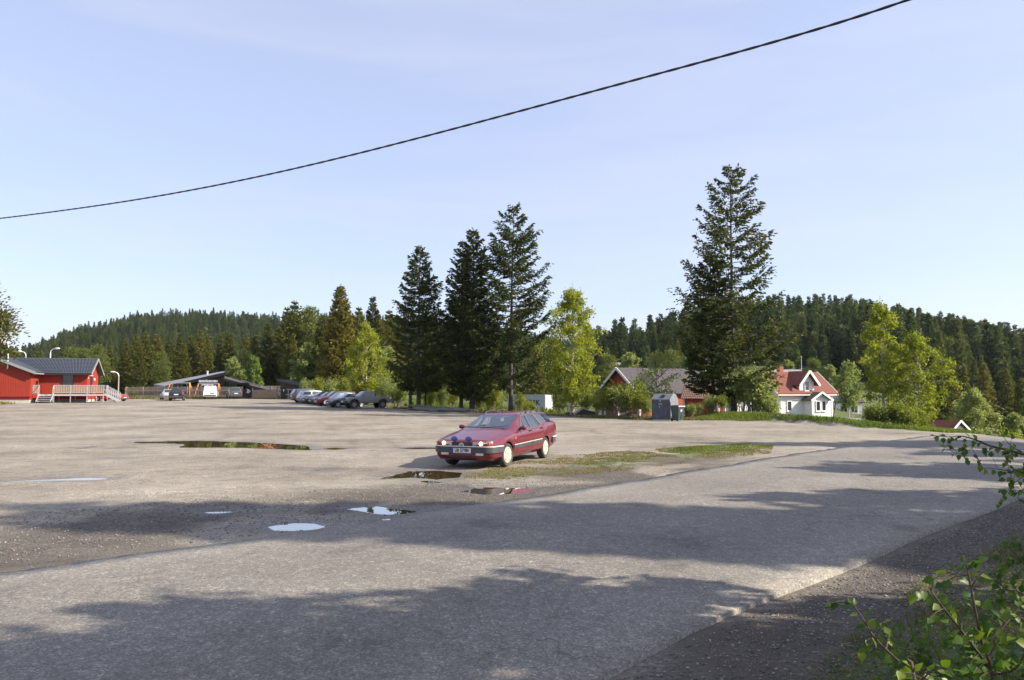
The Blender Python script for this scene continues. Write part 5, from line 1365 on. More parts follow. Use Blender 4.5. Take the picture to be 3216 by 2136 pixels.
# ---- small dark shed
SH = thing('dark_shed', 'small dark shed with slanting roof behind the parked cars', 'shed', (bear(880, 113), 113, 0), R(-8))
gz = 0.5
h1, h2 = level(1196, 113) - 0.12, level(1222, 113)
mb = MB(); mb.prism([(0.2, 0, gz), (4.3, 0, gz), (4.3, 0, h2), (0.2, 0, h1)], (0, 3.2, 0)); mb.build('wall', M['brown_wood'], SH)
mb = MB(); mb.prism([(-0.25, -0.5, h1 + 0.06), (4.9, -0.5, h2 + 0.02), (4.9, -0.5, h2 + 0.22), (-0.25, -0.5, h1 + 0.32)], (0, 4.2, 0)); mb.build('roof', M['roof_brown'], SH)
strips('cladding', SH, (1.05, 0, 0), (4.3, 0, 0), gz, lambda t: h1 - 0.15 + (h2 - h1) * (0.2 + 0.8 * t), (0, -1, 0), 0.22, M['brown_wood'])
dr = MB().box((0.62, -0.03, gz + 1.05), (0.72, 0.05, 2.0)).build('door', M['black_wood'], SH)
MB().box((0.62, -0.062, gz + 1.55), (0.16, 0.012, 0.30)).build('door_sign', M['lampwhite'], dr)

# ---- fences and gate of the kindergarten
def picket_fence(name, label, a, b, n, h, mat, pick_w=0.10, rails=(0.45, 1.25)):
    ax, ay = a; bx, by = b; L = math.hypot(bx - ax, by - ay); rot = math.atan2(by - ay, bx - ax)
    t = thing(name, label, 'fence', (ax, ay, 0))
    me = MB().prism([(-pick_w / 2, 0, 0), (pick_w / 2, 0, 0), (pick_w / 2, 0, h - 0.03), (0.0, 0, h), (-pick_w / 2, 0, h - 0.03)], (0, 0.022, 0)).mesh('picket', mat)
    ux, uy = math.cos(rot), math.sin(rot)
    for i in range(n):
        s = L * (i + 0.5) / n; z = gz1(ax + ux * s, ay + uy * s)
        obj('picket', me, t, (ux * s, uy * s, z + 0.06), (0, 0, rot))
    for rz_ in rails:
        za_, zb_ = gz1(ax, ay), gz1(bx, by)
        MB().bar((uy * -0.05 * -1, -ux * 0.05, za_ + rz_), (bx - ax + uy * 0.05, by - ay - ux * 0.05, zb_ + rz_), 0.05, 0.12).build('rail', mat, t)
    for i in range(int(L / 2.4) + 1):
        s = min(L, 2.4 * i); z = gz1(ax + ux * s, ay + uy * s)
        MB().box((ux * s - uy * 0.09, uy * s + ux * 0.09, z + h / 2), (0.11, 0.11, h + 0.05)).build('post', mat, t)
    return t
picket_fence('picket_fence', 'weathered wooden picket fence before the dark kindergarten', (bear(404, 121), 121), (bear(765, 119), 119), 96, 1.75, M['grey_wood'])
picket_fence('picket_fence', 'short return of the picket fence near the street lamp', (bear(404, 121) - 0.02, 121.2), (bear(398, 132), 132), 36, 1.75, M['new_wood'])
picket_fence('picket_fence', 'pale picket fence right of the timber gate', (bear(902, 115), 115), (bear(965, 110), 110), 20, 1.45, M['new_wood'])
picket_fence('picket_fence', 'tall board fence behind the timber gate', (bear(820, 127), 127), (bear(900, 124), 124), 32, 1.9, M['grey_wood'], 0.115)
GT = thing('timber_gate', 'pale wooden field gate between the fence posts', 'gate', (bear(795, 116), 116, gz1(bear(795, 116), 116)))
gw = bear(866, 115) - bear(795, 116)
for k in range(7):
    MB().box((gw / 2, -0.25 * 0, 0.18 + 0.155 * k), (gw, 0.03 + 0.004 * (k % 2), 0.12)).build('gate_board', M['new_wood'], GT)
MB().bar((0, -0.01, 1.25), (gw, -0.01, 1.30), 0.06, 0.14).build('top_rail', M['grey_wood'], GT)
for q in (0.0, gw):
    MB().box((q, 0.06, 0.85), (0.17, 0.17, 1.9 if q else 1.55)).build('post', M['grey_wood'], GT)
WG = thing('side_gate', 'small dark wicket gate with a white notice left of the timber gate', 'gate', (bear(765, 117.5), 117.5, gz1(bear(765, 117.5), 117.5)))
for k in range(9): MB().box((0.7, 0, 0.15 + 0.14 * k), (1.35, 0.03 + 0.004 * (k % 2), 0.10)).build('gate_board', M['brown_wood'], WG)
MB().box((0.80, -0.03, 0.95), (0.36, 0.015, 0.26)).build('notice', M['lampwhite'], WG)
for q in (0.0, 1.4): MB().box((q, 0.02, 0.75), (0.12, 0.12, 1.6)).build('post', M['brown_wood'], WG)
RF = thing('rail_fence', 'low rail fence with sagging top bar beside the parked cars', 'fence', (bear(868, 114), 114, 0))
zg = gz1(bear(868, 114), 114)
for (a, b) in [((0, 0, 1.3), (2.2, -1.4, 1.42)), ((2.2, -1.4, 1.42), (4.4, -2.9, 1.2)), ((0, 0, 0.95), (2.2, -1.4, 0.6)), ((2.2, -1.4, 0.6), (4.4, -2.9, 0.62))]:
    MB().bar(Vector(a) + Z3 * zg, Vector(b) + Z3 * zg, 0.07, 0.12).build('rail', M['grey_wood'], RF)
for p_ in [(0, 0), (2.2, -1.4), (4.4, -2.9)]: MB().box((p_[0], p_[1] + 0.08, zg + 0.7), (0.13, 0.13, 1.5)).build('post', M['grey_wood'], RF)

# ---- swing frames
def swing(label, u0, u1, d, v):
    x0, x1 = bear(u0, d), bear(u1, d); zt = level(v, d); g = gz1(x0, d)
    t = thing('swing_frame', label, 'swing', (x0, d, 0))
    w = x1 - x0
    for q, s in ((0, -1), (w, 1)):
        for v_ in (-1, 1): MB().bar((q, 0, zt), (q + 0.38 * s, 0.85 * v_, g - 0.05), 0.14).build('leg', M['orange'], t)
    MB().bar((0, 0, zt - 0.02), (w, 0, zt - 0.02), 0.14, 0.14).build('crossbar', M['galv'], t)
    for q in (w * 0.18, w * 0.82): MB().bar((q, 0.0, zt - 0.1), (q + (0.5 if q < w / 2 else -0.5) * -0.6, 0, zt - 0.62), 0.06).build('brace', M['galv'], t)
    for q in (w * 0.4, w * 0.6): MB().bar((q, 0, zt - 0.1), (q, 0, g + 0.5), 0.015).build('chain', M['galv'], t)
    MB().box((w * 0.5, 0, g + 0.48), (w * 0.24, 0.2, 0.04)).build('seat', M['black'], t)
swing('orange legged swing frame behind the silver car', 536, 597, 123.5, 1202)
swing('orange legged swing frame behind the white van', 625, 688, 123.5, 1205)

# ---- red barn on the right
BW, BL = 6.6, 11.2
bx0, by0 = bear(2008, 80), 80                     # corner between the shaded gable and the long lit wall
BN = thing('red_barn', 'red wooden barn with white trim and grey-brown roof behind the bushes', 'barn', (bx0, by0, 0), R(29))
zb0, zbe, zbr = -1.4, 1.95, 4.35
mb = MB(); mb.prism([(0, 0, zb0), (0, BW, zb0), (0, BW, zbe), (0, BW / 2, zbr), (0, 0, zbe)], (BL, 0, 0)); mb.build('wall', M['barn_red'], BN)
strips('cladding', BN, (0, 0, 0), (BL, 0, 0), zb0, zbe - 0.05, (0, -1, 0), 0.17, M['barn_red'])
strips('cladding', BN, (0, 0, 0), (0, BW, 0), zb0, lambda t: zbe + (zbr - zbe) * (1 - abs(2 * t - 1)) - 0.05, (-1, 0, 0), 0.17, M['barn_red'])
zs = lambda v: zbe + v * (zbr - zbe) / (BW / 2)
for s, nm in ((0, 'front'), (1, 'back')):
    e = -0.45 if s == 0 else BW + 0.45
    slope(BN, (-0.5, e, zs(-0.45)), (BL + 0.5, e, zs(-0.45)), (-0.5, BW / 2, zbr), (BL + 0.5, BW / 2, zbr), 0.14, M['roof_brown'], lift=0.01)
    barge(BN, (-0.54, e, zs(-0.45) + 0.05), (-0.54, BW / 2, zbr + 0.06 + 0.004 * s), M['white'], h=0.26)
    barge(BN, (BL + 0.54, e, zs(-0.45) + 0.05), (BL + 0.54, BW / 2, zbr + 0.06 + 0.004 * s), M['white'], h=0.22)
for q in ((-0.03, -0.03), (BL + 0.02, -0.03), (-0.03, BW + 0.02)):
    MB().box((q[0], q[1], (zb0 + zbe) / 2), (0.17, 0.17, zbe - zb0)).build('corner_board', M['white'], BN)
window(BN, (-0.03, BW * 0.55, 1.0), (0, 1, 0), 0.95, 0.95, (-1, 0, 0), 2, 1, 'white')
window(BN, (2.6, -0.03, 0.9), (1, 0, 0), 0.9, 0.9, (0, -1, 0), 1, 1, 'white')
window(BN, (7.2, -0.03, 0.9), (1, 0, 0), 0.9, 0.9, (0, -1, 0), 1, 1, 'white')
MB().bar((-0.05, BW * 0.25, -0.1), (-1.9, BW * 0.25, -0.55), 0.05, 0.2).build('porch_trim', M['white'], BN)
mb = MB(); mb.prism([(-2.0, 1.0, 0.28), (-2.0, 2.2, 0.95), (-2.0, 3.4, 0.28)], (2.0, 0, 0)); mb.build('porch_gable', M['barn_red'], BN)
for (a, b) in [((-2.05, 0.8, 0.20), (-2.05, 2.2, 1.02)), ((-2.05, 3.6, 0.20), (-2.05, 2.2, 1.025))]: barge(BN, a, b, M['white'], h=0.16)
for q in (1.05, 3.35): MB().box((-1.95, q, -0.55), (0.13, 0.13, 1.7)).build('porch_post', M['white'], BN)
MB().lathe([(0.05, 0), (0.05, 0.5), (0.0, 0.52)], (BL - 1.2, 1.9, zs(1.9) + 0.1), 'Z', 8).build('vent_pipe', M['black'], BN)

# ---- small tiled annex
EX = thing('red_annex', 'small red shed with old tiled roof and white corners beside the barn', 'shed', (bear(2252, 70), 70, 0), R(-25))
ez0, eze, ezr = -1.2, 1.55, 2.75
mb = MB(); mb.prism([(0, 0, ez0), (0, 3.2, ez0), (0, 3.2, eze), (0, 1.6, ezr), (0, 0, eze)], (-3.0, 0, 0)); mb.build('wall', M['barn_red'], EX)
strips('cladding', EX, (-3.0, 0, 0), (0, 0, 0), ez0, eze - 0.04, (0, -1, 0), 0.17, M['barn_red'])
strips('cladding', EX, (0, 0, 0), (0, 3.2, 0), ez0, lambda t: eze + (ezr - eze) * (1 - abs(2 * t - 1)) - 0.04, (1, 0, 0), 0.17, M['barn_red'])
es = lambda v: eze + v * (ezr - eze) / 1.6
slope(EX, (-3.25, -0.35, es(-0.35)), (0.35, -0.35, es(-0.35)), (-3.25, 1.6, ezr), (0.35, 1.6, ezr), 0.05, M['roof_brown'], lift=0.01)
slope(EX, (-3.25, 3.55, es(-0.35)), (0.35, 3.55, es(-0.35)), (-3.25, 1.6, ezr), (0.35, 1.6, ezr), 0.05, M['roof_brown'], lift=0.01)
tiles(EX, (-3.25, -0.38, es(-0.38)), (0.35, -0.38, es(-0.38)), (-3.25, 1.6, ezr), (0.35, 1.6, ezr), 22, 9, M['tile_old'], lift=0.065, th=0.02)
barge(EX, (0.38, -0.4, es(-0.4) + 0.05), (0.38, 1.6, ezr + 0.08), M['white'], h=0.2)
barge(EX, (0.38, 3.6, es(-0.4) + 0.05), (0.38, 1.6, ezr + 0.085), M['white'], h=0.2)
for q in ((0.03, -0.03), (-3.02, -0.03), (0.03, 3.2)): MB().box((q[0], q[1], (ez0 + eze) / 2), (0.18, 0.18, eze - ez0)).build('corner_board', M['white'], EX)

# ---- white house
WHx, WHy = bear(2440, 100), 100
WH = thing('white_house', 'white wooden house with red-brown roof, dormer and porch', 'house', (WHx, WHy, 0), R(20))
wz0, wze, wzr = -2.0, 1.9, 4.4
WL, WD = 8.8, 6.6
mb = MB(); mb.prism([(0, 0, wz0 + 0.35), (0, WD, wz0 + 0.35), (0, WD, wze), (0, WD / 2, wzr), (0, 0, wze)], (WL, 0, 0)); mb.build('wall', M['white'], WH)
MB().box((WL / 2, WD / 2, wz0), (WL - 0.1, WD - 0.1, 0.9)).build('foundation', M['concrete'], WH)
strips('cladding', WH, (0.1, 0, 0), (WL - 0.1, 0, 0), wz0 + 0.4, wze - 0.05, (0, -1, 0), 0.14, M['white'], w=0.72)
strips('cladding', WH, (0, 0.1, 0), (0, WD - 0.1, 0), wz0 + 0.4, lambda t: wze + (wzr - wze) * (1 - abs(2 * t - 1)) - 0.05, (-1, 0, 0), 0.14, M['white'], w=0.72)
ws = lambda v: wze + v * (wzr - wze) / (WD / 2)
slope(WH, (-0.4, -0.5, ws(-0.5)), (WL + 0.4, -0.5, ws(-0.5)), (-0.4, WD / 2, wzr), (WL + 0.4, WD / 2, wzr), 0.14, M['roof_red'], lift=0.01)
slope(WH, (-0.4, WD + 0.5, ws(-0.5)), (WL + 0.4, WD + 0.5, ws(-0.5)), (-0.4, WD / 2, wzr), (WL + 0.4, WD / 2, wzr), 0.14, M['roof_red'], lift=0.01)
for e, k in ((-0.5, 0), (WD + 0.5, 1)):
    for xx in (-0.44, WL + 0.44): barge(WH, (xx, e, ws(-0.5) + 0.04), (xx, WD / 2, wzr + 0.04 + 0.004 * k), M['white'], h=0.30)
MB().bar((-0.4, -0.54, ws(-0.5) + 0.10), (3.1, -0.54, ws(-0.5) + 0.10), 0.05, 0.14).build('roof_edge', M['roof_red_edge'], WH)
MB().bar((5.8, -0.54, ws(-0.5) + 0.10), (WL + 0.4, -0.54, ws(-0.5) + 0.10), 0.05, 0.14).build('roof_edge', M['roof_red_edge'], WH)
MB().bar((-0.4, -0.56, ws(-0.5) - 0.06), (WL + 0.4, -0.56, ws(-0.5) - 0.06), 0.10, 0.12).build('gutter', M['white'], WH)
# dormer: the facade wall carried up into a gable
dx0, dx1, dze, dzr = 3.45, 5.75, 3.05, 4.5
dm = (dx0 + dx1) / 2
mb = MB(); mb.prism([(dx0, -0.03, wze - 0.3), (dx1, -0.03, wze - 0.3), (dx1, -0.03, dze), (dm, -0.03, dzr - 0.1), (dx0, -0.03, dze)], (0, 2.6, 0)); dmr = mb.build('dormer', M['white'], WH)
def dsl(x_e, sgn):
    ze_ = dze - 0.42
    return slope(dmr, (x_e, -0.65, ze_), (x_e, 1.3, ze_), (dm, -0.65, dzr), (dm, 3.3, dzr), 0.12, M['roof_red'], name='dormer_roof', lift=0.01)
dsl(dx0 - 0.42, -1); dsl(dx1 + 0.42, 1)
for xx, k in ((dx0 - 0.46, 0), (dx1 + 0.46, 1)): MB().bar((xx, -0.70, dze - 0.42), (dm, -0.70, dzr + 0.05 + 0.004 * k), 0.07, 0.30).build('barge_board', M['white'], dmr)
window(WH, (dm - 0.05, -0.06, 2.62), (1, 0, 0), 0.55, 1.1, (0, -1, 0), 0, 1, 'white', fw=0.09)
# porch bay
px0, px1, pzy = 3.3, 6.7, -1.5
pz0, pze, pzr = wz0 + 0.2, 0.95, 1.75
mb = MB(); mb.prism([(4.0, pzy, pz0), (px1, pzy, pz0), (px1, pzy, pze), ((4.0 + px1) / 2, pzy, pzr), (4.0, pzy, pze)], (0, -pzy, 0)); PB = mb.build('porch', M['white'], WH)
strips('cladding', WH, (4.05, pzy, 0), (px1 - 0.05, pzy, 0), pz0, pze - 0.05, (0, -1, 0), 0.14, M['white'], w=0.72)
strips('cladding', WH, (4.0, pzy + 0.05, 0), (4.0, -0.05, 0), pz0, pze - 0.05, (-1, 0, 0), 0.14, M['white'], w=0.72)
pm = (4.0 + px1) / 2
for xx, k in ((4.0 - 0.4, 0), (px1 + 0.4, 1)):
    slope(PB, (xx, pzy - 0.45, pze - 0.22), (xx, 0, pze - 0.22), (pm, pzy - 0.45, pzr), (pm, 0, pzr), 0.10, M['roof_brown'], name='porch_roof', lift=0.012)
    MB().bar((xx, pzy - 0.5, pze - 0.2), (pm, pzy - 0.5, pzr + 0.05 + 0.004 * k), 0.06, 0.24).build('barge_board', M['white'], PB)
window(WH, (pm - 0.35, pzy - 0.03, 0.05), (1, 0, 0), 0.55, 1.15, (0, -1, 0), 0, 0, 'white', fw=0.09, blind=True)
window(WH, (pm + 0.55, pzy - 0.03, 0.05), (1, 0, 0), 0.55, 1.15, (0, -1, 0), 0, 0, 'white', fw=0.09, blind=True)
window(WH, (1.75, -0.03, 0.05), (1, 0, 0), 0.6, 1.15, (0, -1, 0), 0, 0, 'white', fw=0.09)
window(WH, (-0.03, 1.9, 0.05), (0, 1, 0), 0.7, 1.1, (-1, 0, 0), 1, 0, 'white')
window(WH, (-0.03, 4.6, 0.05), (0, 1, 0), 0.7, 1.1, (-1, 0, 0), 1, 0, 'white')
window(WH, (-0.03, 3.3, 2.7), (0, 1, 0), 0.65, 0.95, (-1, 0, 0), 1, 0, 'white')
for q in (0.35, WL - 0.15):
    MB().tube([(q, -0.56, wze - 0.25), (q, -0.12, wze - 0.65), (q, -0.1, wz0 + 0.4)], 0.045, n=8).build('downpipe', M['white'], WH, smooth=50)
MB().tube([(3.95, pzy - 0.06, pze - 0.2), (3.95, pzy - 0.06, pz0 + 0.2)], 0.035, n=8).build('downpipe', M['trim'], WH)
ch = MB().box((3.3, WD / 2 + 0.2, wzr + 0.35), (0.62, 0.62, 0.95)).build('chimney', M['brick'], WH)
MB().box((3.3, WD / 2 + 0.2, wzr + 0.92), (0.46, 0.46, 0.22)).build('chimney_cap', M['black'], ch)
mb = MB(); mb.prism([(WL, 2.5, wz0), (WL + 1.3, 2.5, wz0), (WL + 1.3, 2.5, 0.4), (WL, 2.5, 1.35)], (0, 3.0, 0)); mb.build('side_room', M['white'], WH)
barge(WH, (WL + 0.02, 2.4, 1.5), (WL + 1.75, 2.4, 0.2), M['white'], h=0.26)
# lower wing on the left, mostly behind the spruce
mb = MB(); mb.prism([(-5.5, 1.5, wz0), (-5.5, 6.5, wz0), (-5.5, 6.5, 1.4), (-5.5, 4.0, 3.0), (-5.5, 1.5, 1.4)], (5.4, 0, 0)); mb.build('wing', M['white'], WH)
slope(WH, (-5.9, 1.05, 1.1), (-0.02, 1.05, 1.1), (-5.9, 4.0, 3.0), (-0.02, 4.0, 3.0), 0.12, M['roof_red'], lift=0.01)
slope(WH, (-5.9, 6.95, 1.1), (-0.02, 6.95, 1.1), (-5.9, 4.0, 3.0), (-0.02, 4.0, 3.0), 0.12, M['roof_red'], lift=0.01)
window(WH, (-2.6, 1.47, 0.0), (1, 0, 0), 0.8, 1.1, (0, -1, 0), 1, 0, 'white')

# things around the white house
M['blue'] = simple('blue_plastic', (0.04, 0.30, 0.52), 0.45, var=0.15)
M['bluepole'] = simple('faded_blue_paint', (0.03, 0.16, 0.40), 0.5, var=0.2)
M['redpaint'] = simple('red_paint', (0.45, 0.05, 0.05), 0.5, var=0.1)
x, y = bear(2497, 97), 97.5; z = gz1(x, y)
t = thing('blue_barrel', 'light blue plastic barrel in front of the white house', 'barrel', (x, y, max(z, level(1318, 97.5))))
MB().lathe([(0.24, 0), (0.29, 0.1), (0.30, 0.3), (0.27, 0.5), (0.26, 0.55)], (0, 0, 0), 'Z', 16).build('drum', M['blue'], t, smooth=40)
MB().lathe([(0.0, 0.62), (0.27, 0.60), (0.28, 0.56), (0.0, 0.555)], (0, 0, 0), 'Z', 16).build('lid', M['blue'], t, smooth=40)
x, y = bear(2530, 97), 97.0; t = thing('storage_box', 'white storage box with a dark lump on it by the porch', 'box', (x, y, level(1318, 97)), R(20))
MB().box((0, 0, 0.2), (1.3, 0.6, 0.40)).build('box_body', M['white'], t); MB().box((0, 0, 0.43), (1.36, 0.66, 0.05)).build('lid', M['trim'], t)
x, y = bear(2616, 96), 96.5
t = thing('leaning_pole', 'blue pole with a red top leaning by the house corner', 'pole', (x, y, level(1318, 96.5)))
MB().tube([(0, 0, 0), (0.45, 0, 2.2)], 0.05, n=8).build('lower_pole', M['black'], t, smooth=50)
MB().tube([(0.45, 0, 2.2), (0.68, 0, 2.95)], 0.052, n=8).build('upper_pole', M['bluepole'], t, smooth=50)
MB().tube([(0.68, 0, 2.95), (0.76, 0, 3.3)], 0.055, n=8).build('pole_top', M['redpaint'], t, smooth=50)
x0, x1, y = bear(2610, 101), bear(2745, 101), 101.0
t = thing('stone_wall', 'low grey stone retaining wall right of the white house', 'wall', (x0, y, 0)); zt = level(1308, 101)
r_ = random.Random(4)
for row in range(2):
    q = 0.0
    while q < x1 - x0:
        w = r_.uniform(0.35, 0.8); MB().box((q + w / 2, r_.uniform(-.04, .04), zt - 0.75 + 0.4 * row + r_.uniform(0, .05)), (w - 0.04, 0.5, 0.40)).build('stone', M['stonewall'], t); q += w
t = thing('white_planks', 'row of white planks lying below the stone wall', 'planks', (x0, y - 2.0, 0)); zt = level(1318, 99)
for k in range(4): MB().box((1.1 + 1.15 * k, 0.05 * (k % 2), zt - 0.12), (1.05, 0.12, 0.55)).build('plank', M['white' if k != 2 else 'trim'], t)
# neighbouring houses seen in pieces
def far_house(label, u0, u1, d, v_e, v_r, wallm, roofm, rz, depth=7, drop=4.0, name='house'):
    x0, x1 = bear(u0, d), bear(u1, d); L = (x1 - x0) / max(0.3, math.cos(rz)); ze, zr = level(v_e, d), level(v_r, d + depth / 2)
    t = thing(name, label, 'house', (x0, d, 0), rz)
    mb = MB(); mb.prism([(0, 0, ze - drop), (0, depth, ze - drop), (0, depth, ze), (0, depth / 2, zr), (0, 0, ze)], (L, 0, 0)); mb.build('wall', M[wallm], t)
    sl_ = (zr - ze) / (depth / 2)
    slope(t, (-0.4, -0.4, ze - 0.4 * sl_), (L + 0.4, -0.4, ze - 0.4 * sl_), (-0.4, depth / 2, zr), (L + 0.4, depth / 2, zr), 0.14, M[roofm], lift=0.01)
    slope(t, (-0.4, depth + 0.4, ze - 0.4 * sl_), (L + 0.4, depth + 0.4, ze - 0.4 * sl_), (-0.4, depth / 2, zr), (L + 0.4, depth / 2, zr), 0.14, M[roofm], lift=0.01)
    for e in (-0.4, depth + 0.4): barge(t, (L + 0.44, e, ze - 0.4 * sl_ + 0.04), (L + 0.44, depth / 2, zr + 0.05 + 0.001 * e), M['new_wood'], h=0.22)
    window(t, (L * 0.3, -0.03, ze - 1.3), (1, 0, 0), 1.0, 1.1, (0, -1, 0), 1, 0, 'white'); window(t, (L * 0.7, -0.03, ze - 1.3), (1, 0, 0), 1.0, 1.1, (0, -1, 0), 1, 0, 'white')
    return t
far_house('grey roofed house behind the ridge of the white house', 2430, 2545, 128, 1195, 1163, 'trim', 'roof_grey', R(8))
far_house('pale house with dark roof behind the young round birch', 2622, 2700, 135, 1262, 1232, 'white', 'roof_brown', R(-6), drop=3.0)
M['ochre'] = simple('ochre_cladding', (0.55, 0.26, 0.05), 0.7, var=0.1)
far_house('ochre house on the slope left of the very tall spruce', 2118, 2158, 200, 1146, 1133, 'ochre', 'trim', R(15))
far_house('grey roofed cabin in the trees above the barn gable', 1918, 1952, 190, 1150, 1141, 'trim', 'roof_grey', R(-10), depth=6)
x, y = bear(2517, 125), 125.0
t = thing('flagpole', 'thin white flagpole behind the white house', 'flagpole', (x, y, gz1(x, y)))
MB().tube([(0, 0, -0.2), (0, 0, level(1122, 125) - gz1(x, y))], [0.06, 0.035], n=8).build('pole', M['lampwhite'], t, smooth=50)
MB().lathe([(0, 0), (0.08, 0.05), (0.08, 0.1), (0, 0.15)], (0, 0, level(1122, 125) - gz1(x, y)), 'Z', 8).build('finial', M['lampwhite'], t)

# ---- little shed beyond the crest
x, y = bear(3000, 74), 74.0; za_ = level(1323, 74)
t = thing('small_shed', 'small white shed with a red edged roof peeping over the road crest', 'shed', (x, y, 0), R(25))
mb = MB(); mb.prism([(-0.95, 0, za_ - 3.2), (0.95, 0, za_ - 3.2), (0.95, 0, za_ - 0.75), (0, 0, za_ - 0.1), (-0.95, 0, za_ - 0.75)], (0, 2.2, 0)); mb.build('wall', M['white'], t)
strips('cladding', t, (-0.95, 0, 0), (0.95, 0, 0), za_ - 3.2, lambda s: za_ - 0.75 + 0.62 * (1 - abs(2 * s - 1)), (0, -1, 0), 0.13, M['white'], w=0.7)
for s in (-1, 1):
    slope(t, (1.3 * s, -0.35, za_ - 0.95), (1.3 * s, 2.5, za_ - 0.95), (0, -0.35, za_), (0, 2.5, za_), 0.08, M['roof_red'])
    MB().bar((1.33 * s, -0.39, za_ - 0.93), (0, -0.39, za_ + 0.05 + 0.003 * s), 0.05, 0.18).build('barge_board', M['white'], t)
    MB().bar((1.33 * s, -0.37, za_ - 0.88), (0, -0.37, za_ + 0.12 + 0.003 * s), 0.06, 0.05).build('roof_edge', M['roof_red_edge'], t)

# ---- shipping container
M['cont'] = simple('container_grey_paint', (0.50, 0.53, 0.55), 0.55, var=0.06, dirt=(0.35, 0.30, 0.25), dirt_amt=0.35, dirt_scale=1.2)
CT = thing('shipping_container', 'pale grey shipping container with black letters behind the bushes', 'container', (bear(1712, 112), 112, -1.15), R(-28))
CL, CW, CH = 6.06, 2.44, 2.59
mb = MB(); mb.box((-CL / 2, CW / 2, CH / 2), (CL - 0.12, CW - 0.10, CH - 0.1)); mb.build('shell', M['cont'], CT)
mb = MB(); n = 26
for i in range(n): mb.box((-0.12 - (CL - 0.24) * (i + 0.5) / n, 0.035, CH / 2), ((CL - 0.24) / n * 0.55, 0.05, CH - 0.3))
tag(mb.build('corrugation', M['cont'], CT), kind='stuff')
for q in (0.0, -CL):
    for w_ in (0.0, CW): MB().box((q - (0.06 if q == 0 else -0.06), w_ + (0.06 if w_ == 0 else -0.06), CH / 2), (0.14, 0.14, CH)).build('corner_post', M['cont'], CT)
for zz in (0.07, CH - 0.07): MB().box((-CL / 2, 0.02, zz), (CL - 0.3, 0.09, 0.14)).build('side_beam', M['cont'], CT)
for k in (0, 1):
    dd = MB().box((0.02, 0.66 + 1.12 * k, CH / 2), (0.05, 1.08, CH - 0.25)).build('door', M['cont'], CT)
    for j in (0.25, -0.25): MB().bar((0.07, 0.66 + 1.12 * k + j, 0.2), (0.07, 0.66 + 1.12 * k + j, CH - 0.2), 0.035).build('lock_rod', M['galv'], dd)
lt = text_mesh('MAERSK', 1.05, 0.006, M['black'], bold=0.02, sx=1.0)
obj('lettering', lt, CT, (-2.75, -0.0, 1.42), (R(90), 0, 0))

# ---- recycling container and wheelie bin
M['bin_dark'] = simple('dark_blue_grey_steel', (0.050, 0.056, 0.075), 0.5, var=0.15, dirt=(0.13, 0.14, 0.17), dirt_amt=0.5, dirt_scale=2.5)
M['bin_grey'] = simple('grey_container_paint', (0.17, 0.18, 0.20), 0.55, var=0.1, dirt=(0.28, 0.29, 0.31), dirt_amt=0.35, dirt_scale=3)
M['bin_green'] = simple('dark_green_plastic', (0.030, 0.050, 0.042), 0.5, var=0.15, dirt=(0.10, 0.12, 0.11), dirt_amt=0.3, dirt_scale=2)
M['pink'] = simple('pink_sticker', (0.75, 0.45, 0.72), 0.6, var=0.05)
RC = thing('recycling_container', 'dark steel recycling container with a sloping grey top', 'container', (bear(2103, 54), 54, 0.0), R(-38))
rw, rd = 1.42, 1.25
mb = MB(); mb.box((-rw / 2, rd / 2, 0.66), (rw, rd, 1.20)); b_ = mb.build('body', M['bin_dark'], RC)
mb = MB(); mb.prism([(0, -0.02, 1.262), (0, rd + 0.02, 1.262), (0, rd + 0.02, 1.46), (0, rd * 0.66, 1.84), (0, rd * 0.36, 1.84), (0, -0.02, 1.46)], (-rw, 0, 0)); tp = mb.build('top', M['bin_grey'], RC)
MB().box((-rw / 2, -0.012, 1.33), (rw - 0.02, 0.03, 0.17)).build('front_band', M['bin_dark'], RC)
MB().box((0.012, rd / 2, 0.78), (0.03, rd * 0.94, 0.95)).build('side_panel', M['bin_grey'], RC)
MB().box((-rw / 2, rd / 2, 0.035), (rw - 0.06, rd - 0.06, 0.07)).build('skid', M['galv'], RC)
MB().box((-rw * 0.55, -0.012, 0.62), (rw * 0.84, 0.03, 1.10)).build('hatch', M['bin_dark'], RC)
MB().lathe([(0.0, 0.012), (0.15, 0.012), (0.17, 0.0), (0.17, -0.02)], (0, 0, 0), 'Z', 18).build('inlet_hole', M['black'], RC, loc=(-rw * 0.46, 0.19, 1.665), rot=(R(45), 0, 0))
MB().box((-rw * 0.52, -0.03, 1.13), (0.27, 0.006, 0.09)).build('label_plate', M['trim'], RC)
MB().box((-rw * 0.56, -0.03, 0.93), (0.06, 0.006, 0.15)).build('sticker', M['trim'], RC)
mb = MB(); mb.lathe([(0.055, 0.0), (0.075, 0.0), (0.075, 0.004), (0.055, 0.004)], (0, 0, 0), 'Y', 18); mb.box((0, 0.001, 0), (0.10, 0.004, 0.018)); mb.build('emblem', M['trim'], RC, loc=(-rw * 0.52, -0.034, 1.345))
WB = thing('wheelie_bin', 'dark green wheelie bin with a round pink sticker', 'bin', (bear(2126, 53.0), 53.0, 0.0), R(36))
mb = MB(); mb.add([(-0.24, -0.28, 0.06), (0.24, -0.28, 0.06), (0.24, 0.26, 0.06), (-0.24, 0.26, 0.06), (-0.29, -0.36, 0.98), (0.29, -0.36, 0.98), (0.29, 0.36, 0.98), (-0.29, 0.36, 0.98)], [(0, 3, 2, 1), (4, 5, 6, 7), (0, 1, 5, 4), (1, 2, 6, 5), (2, 3, 7, 6), (3, 0, 4, 7)])
mb.build('bin_body', M['bin_green'], WB)
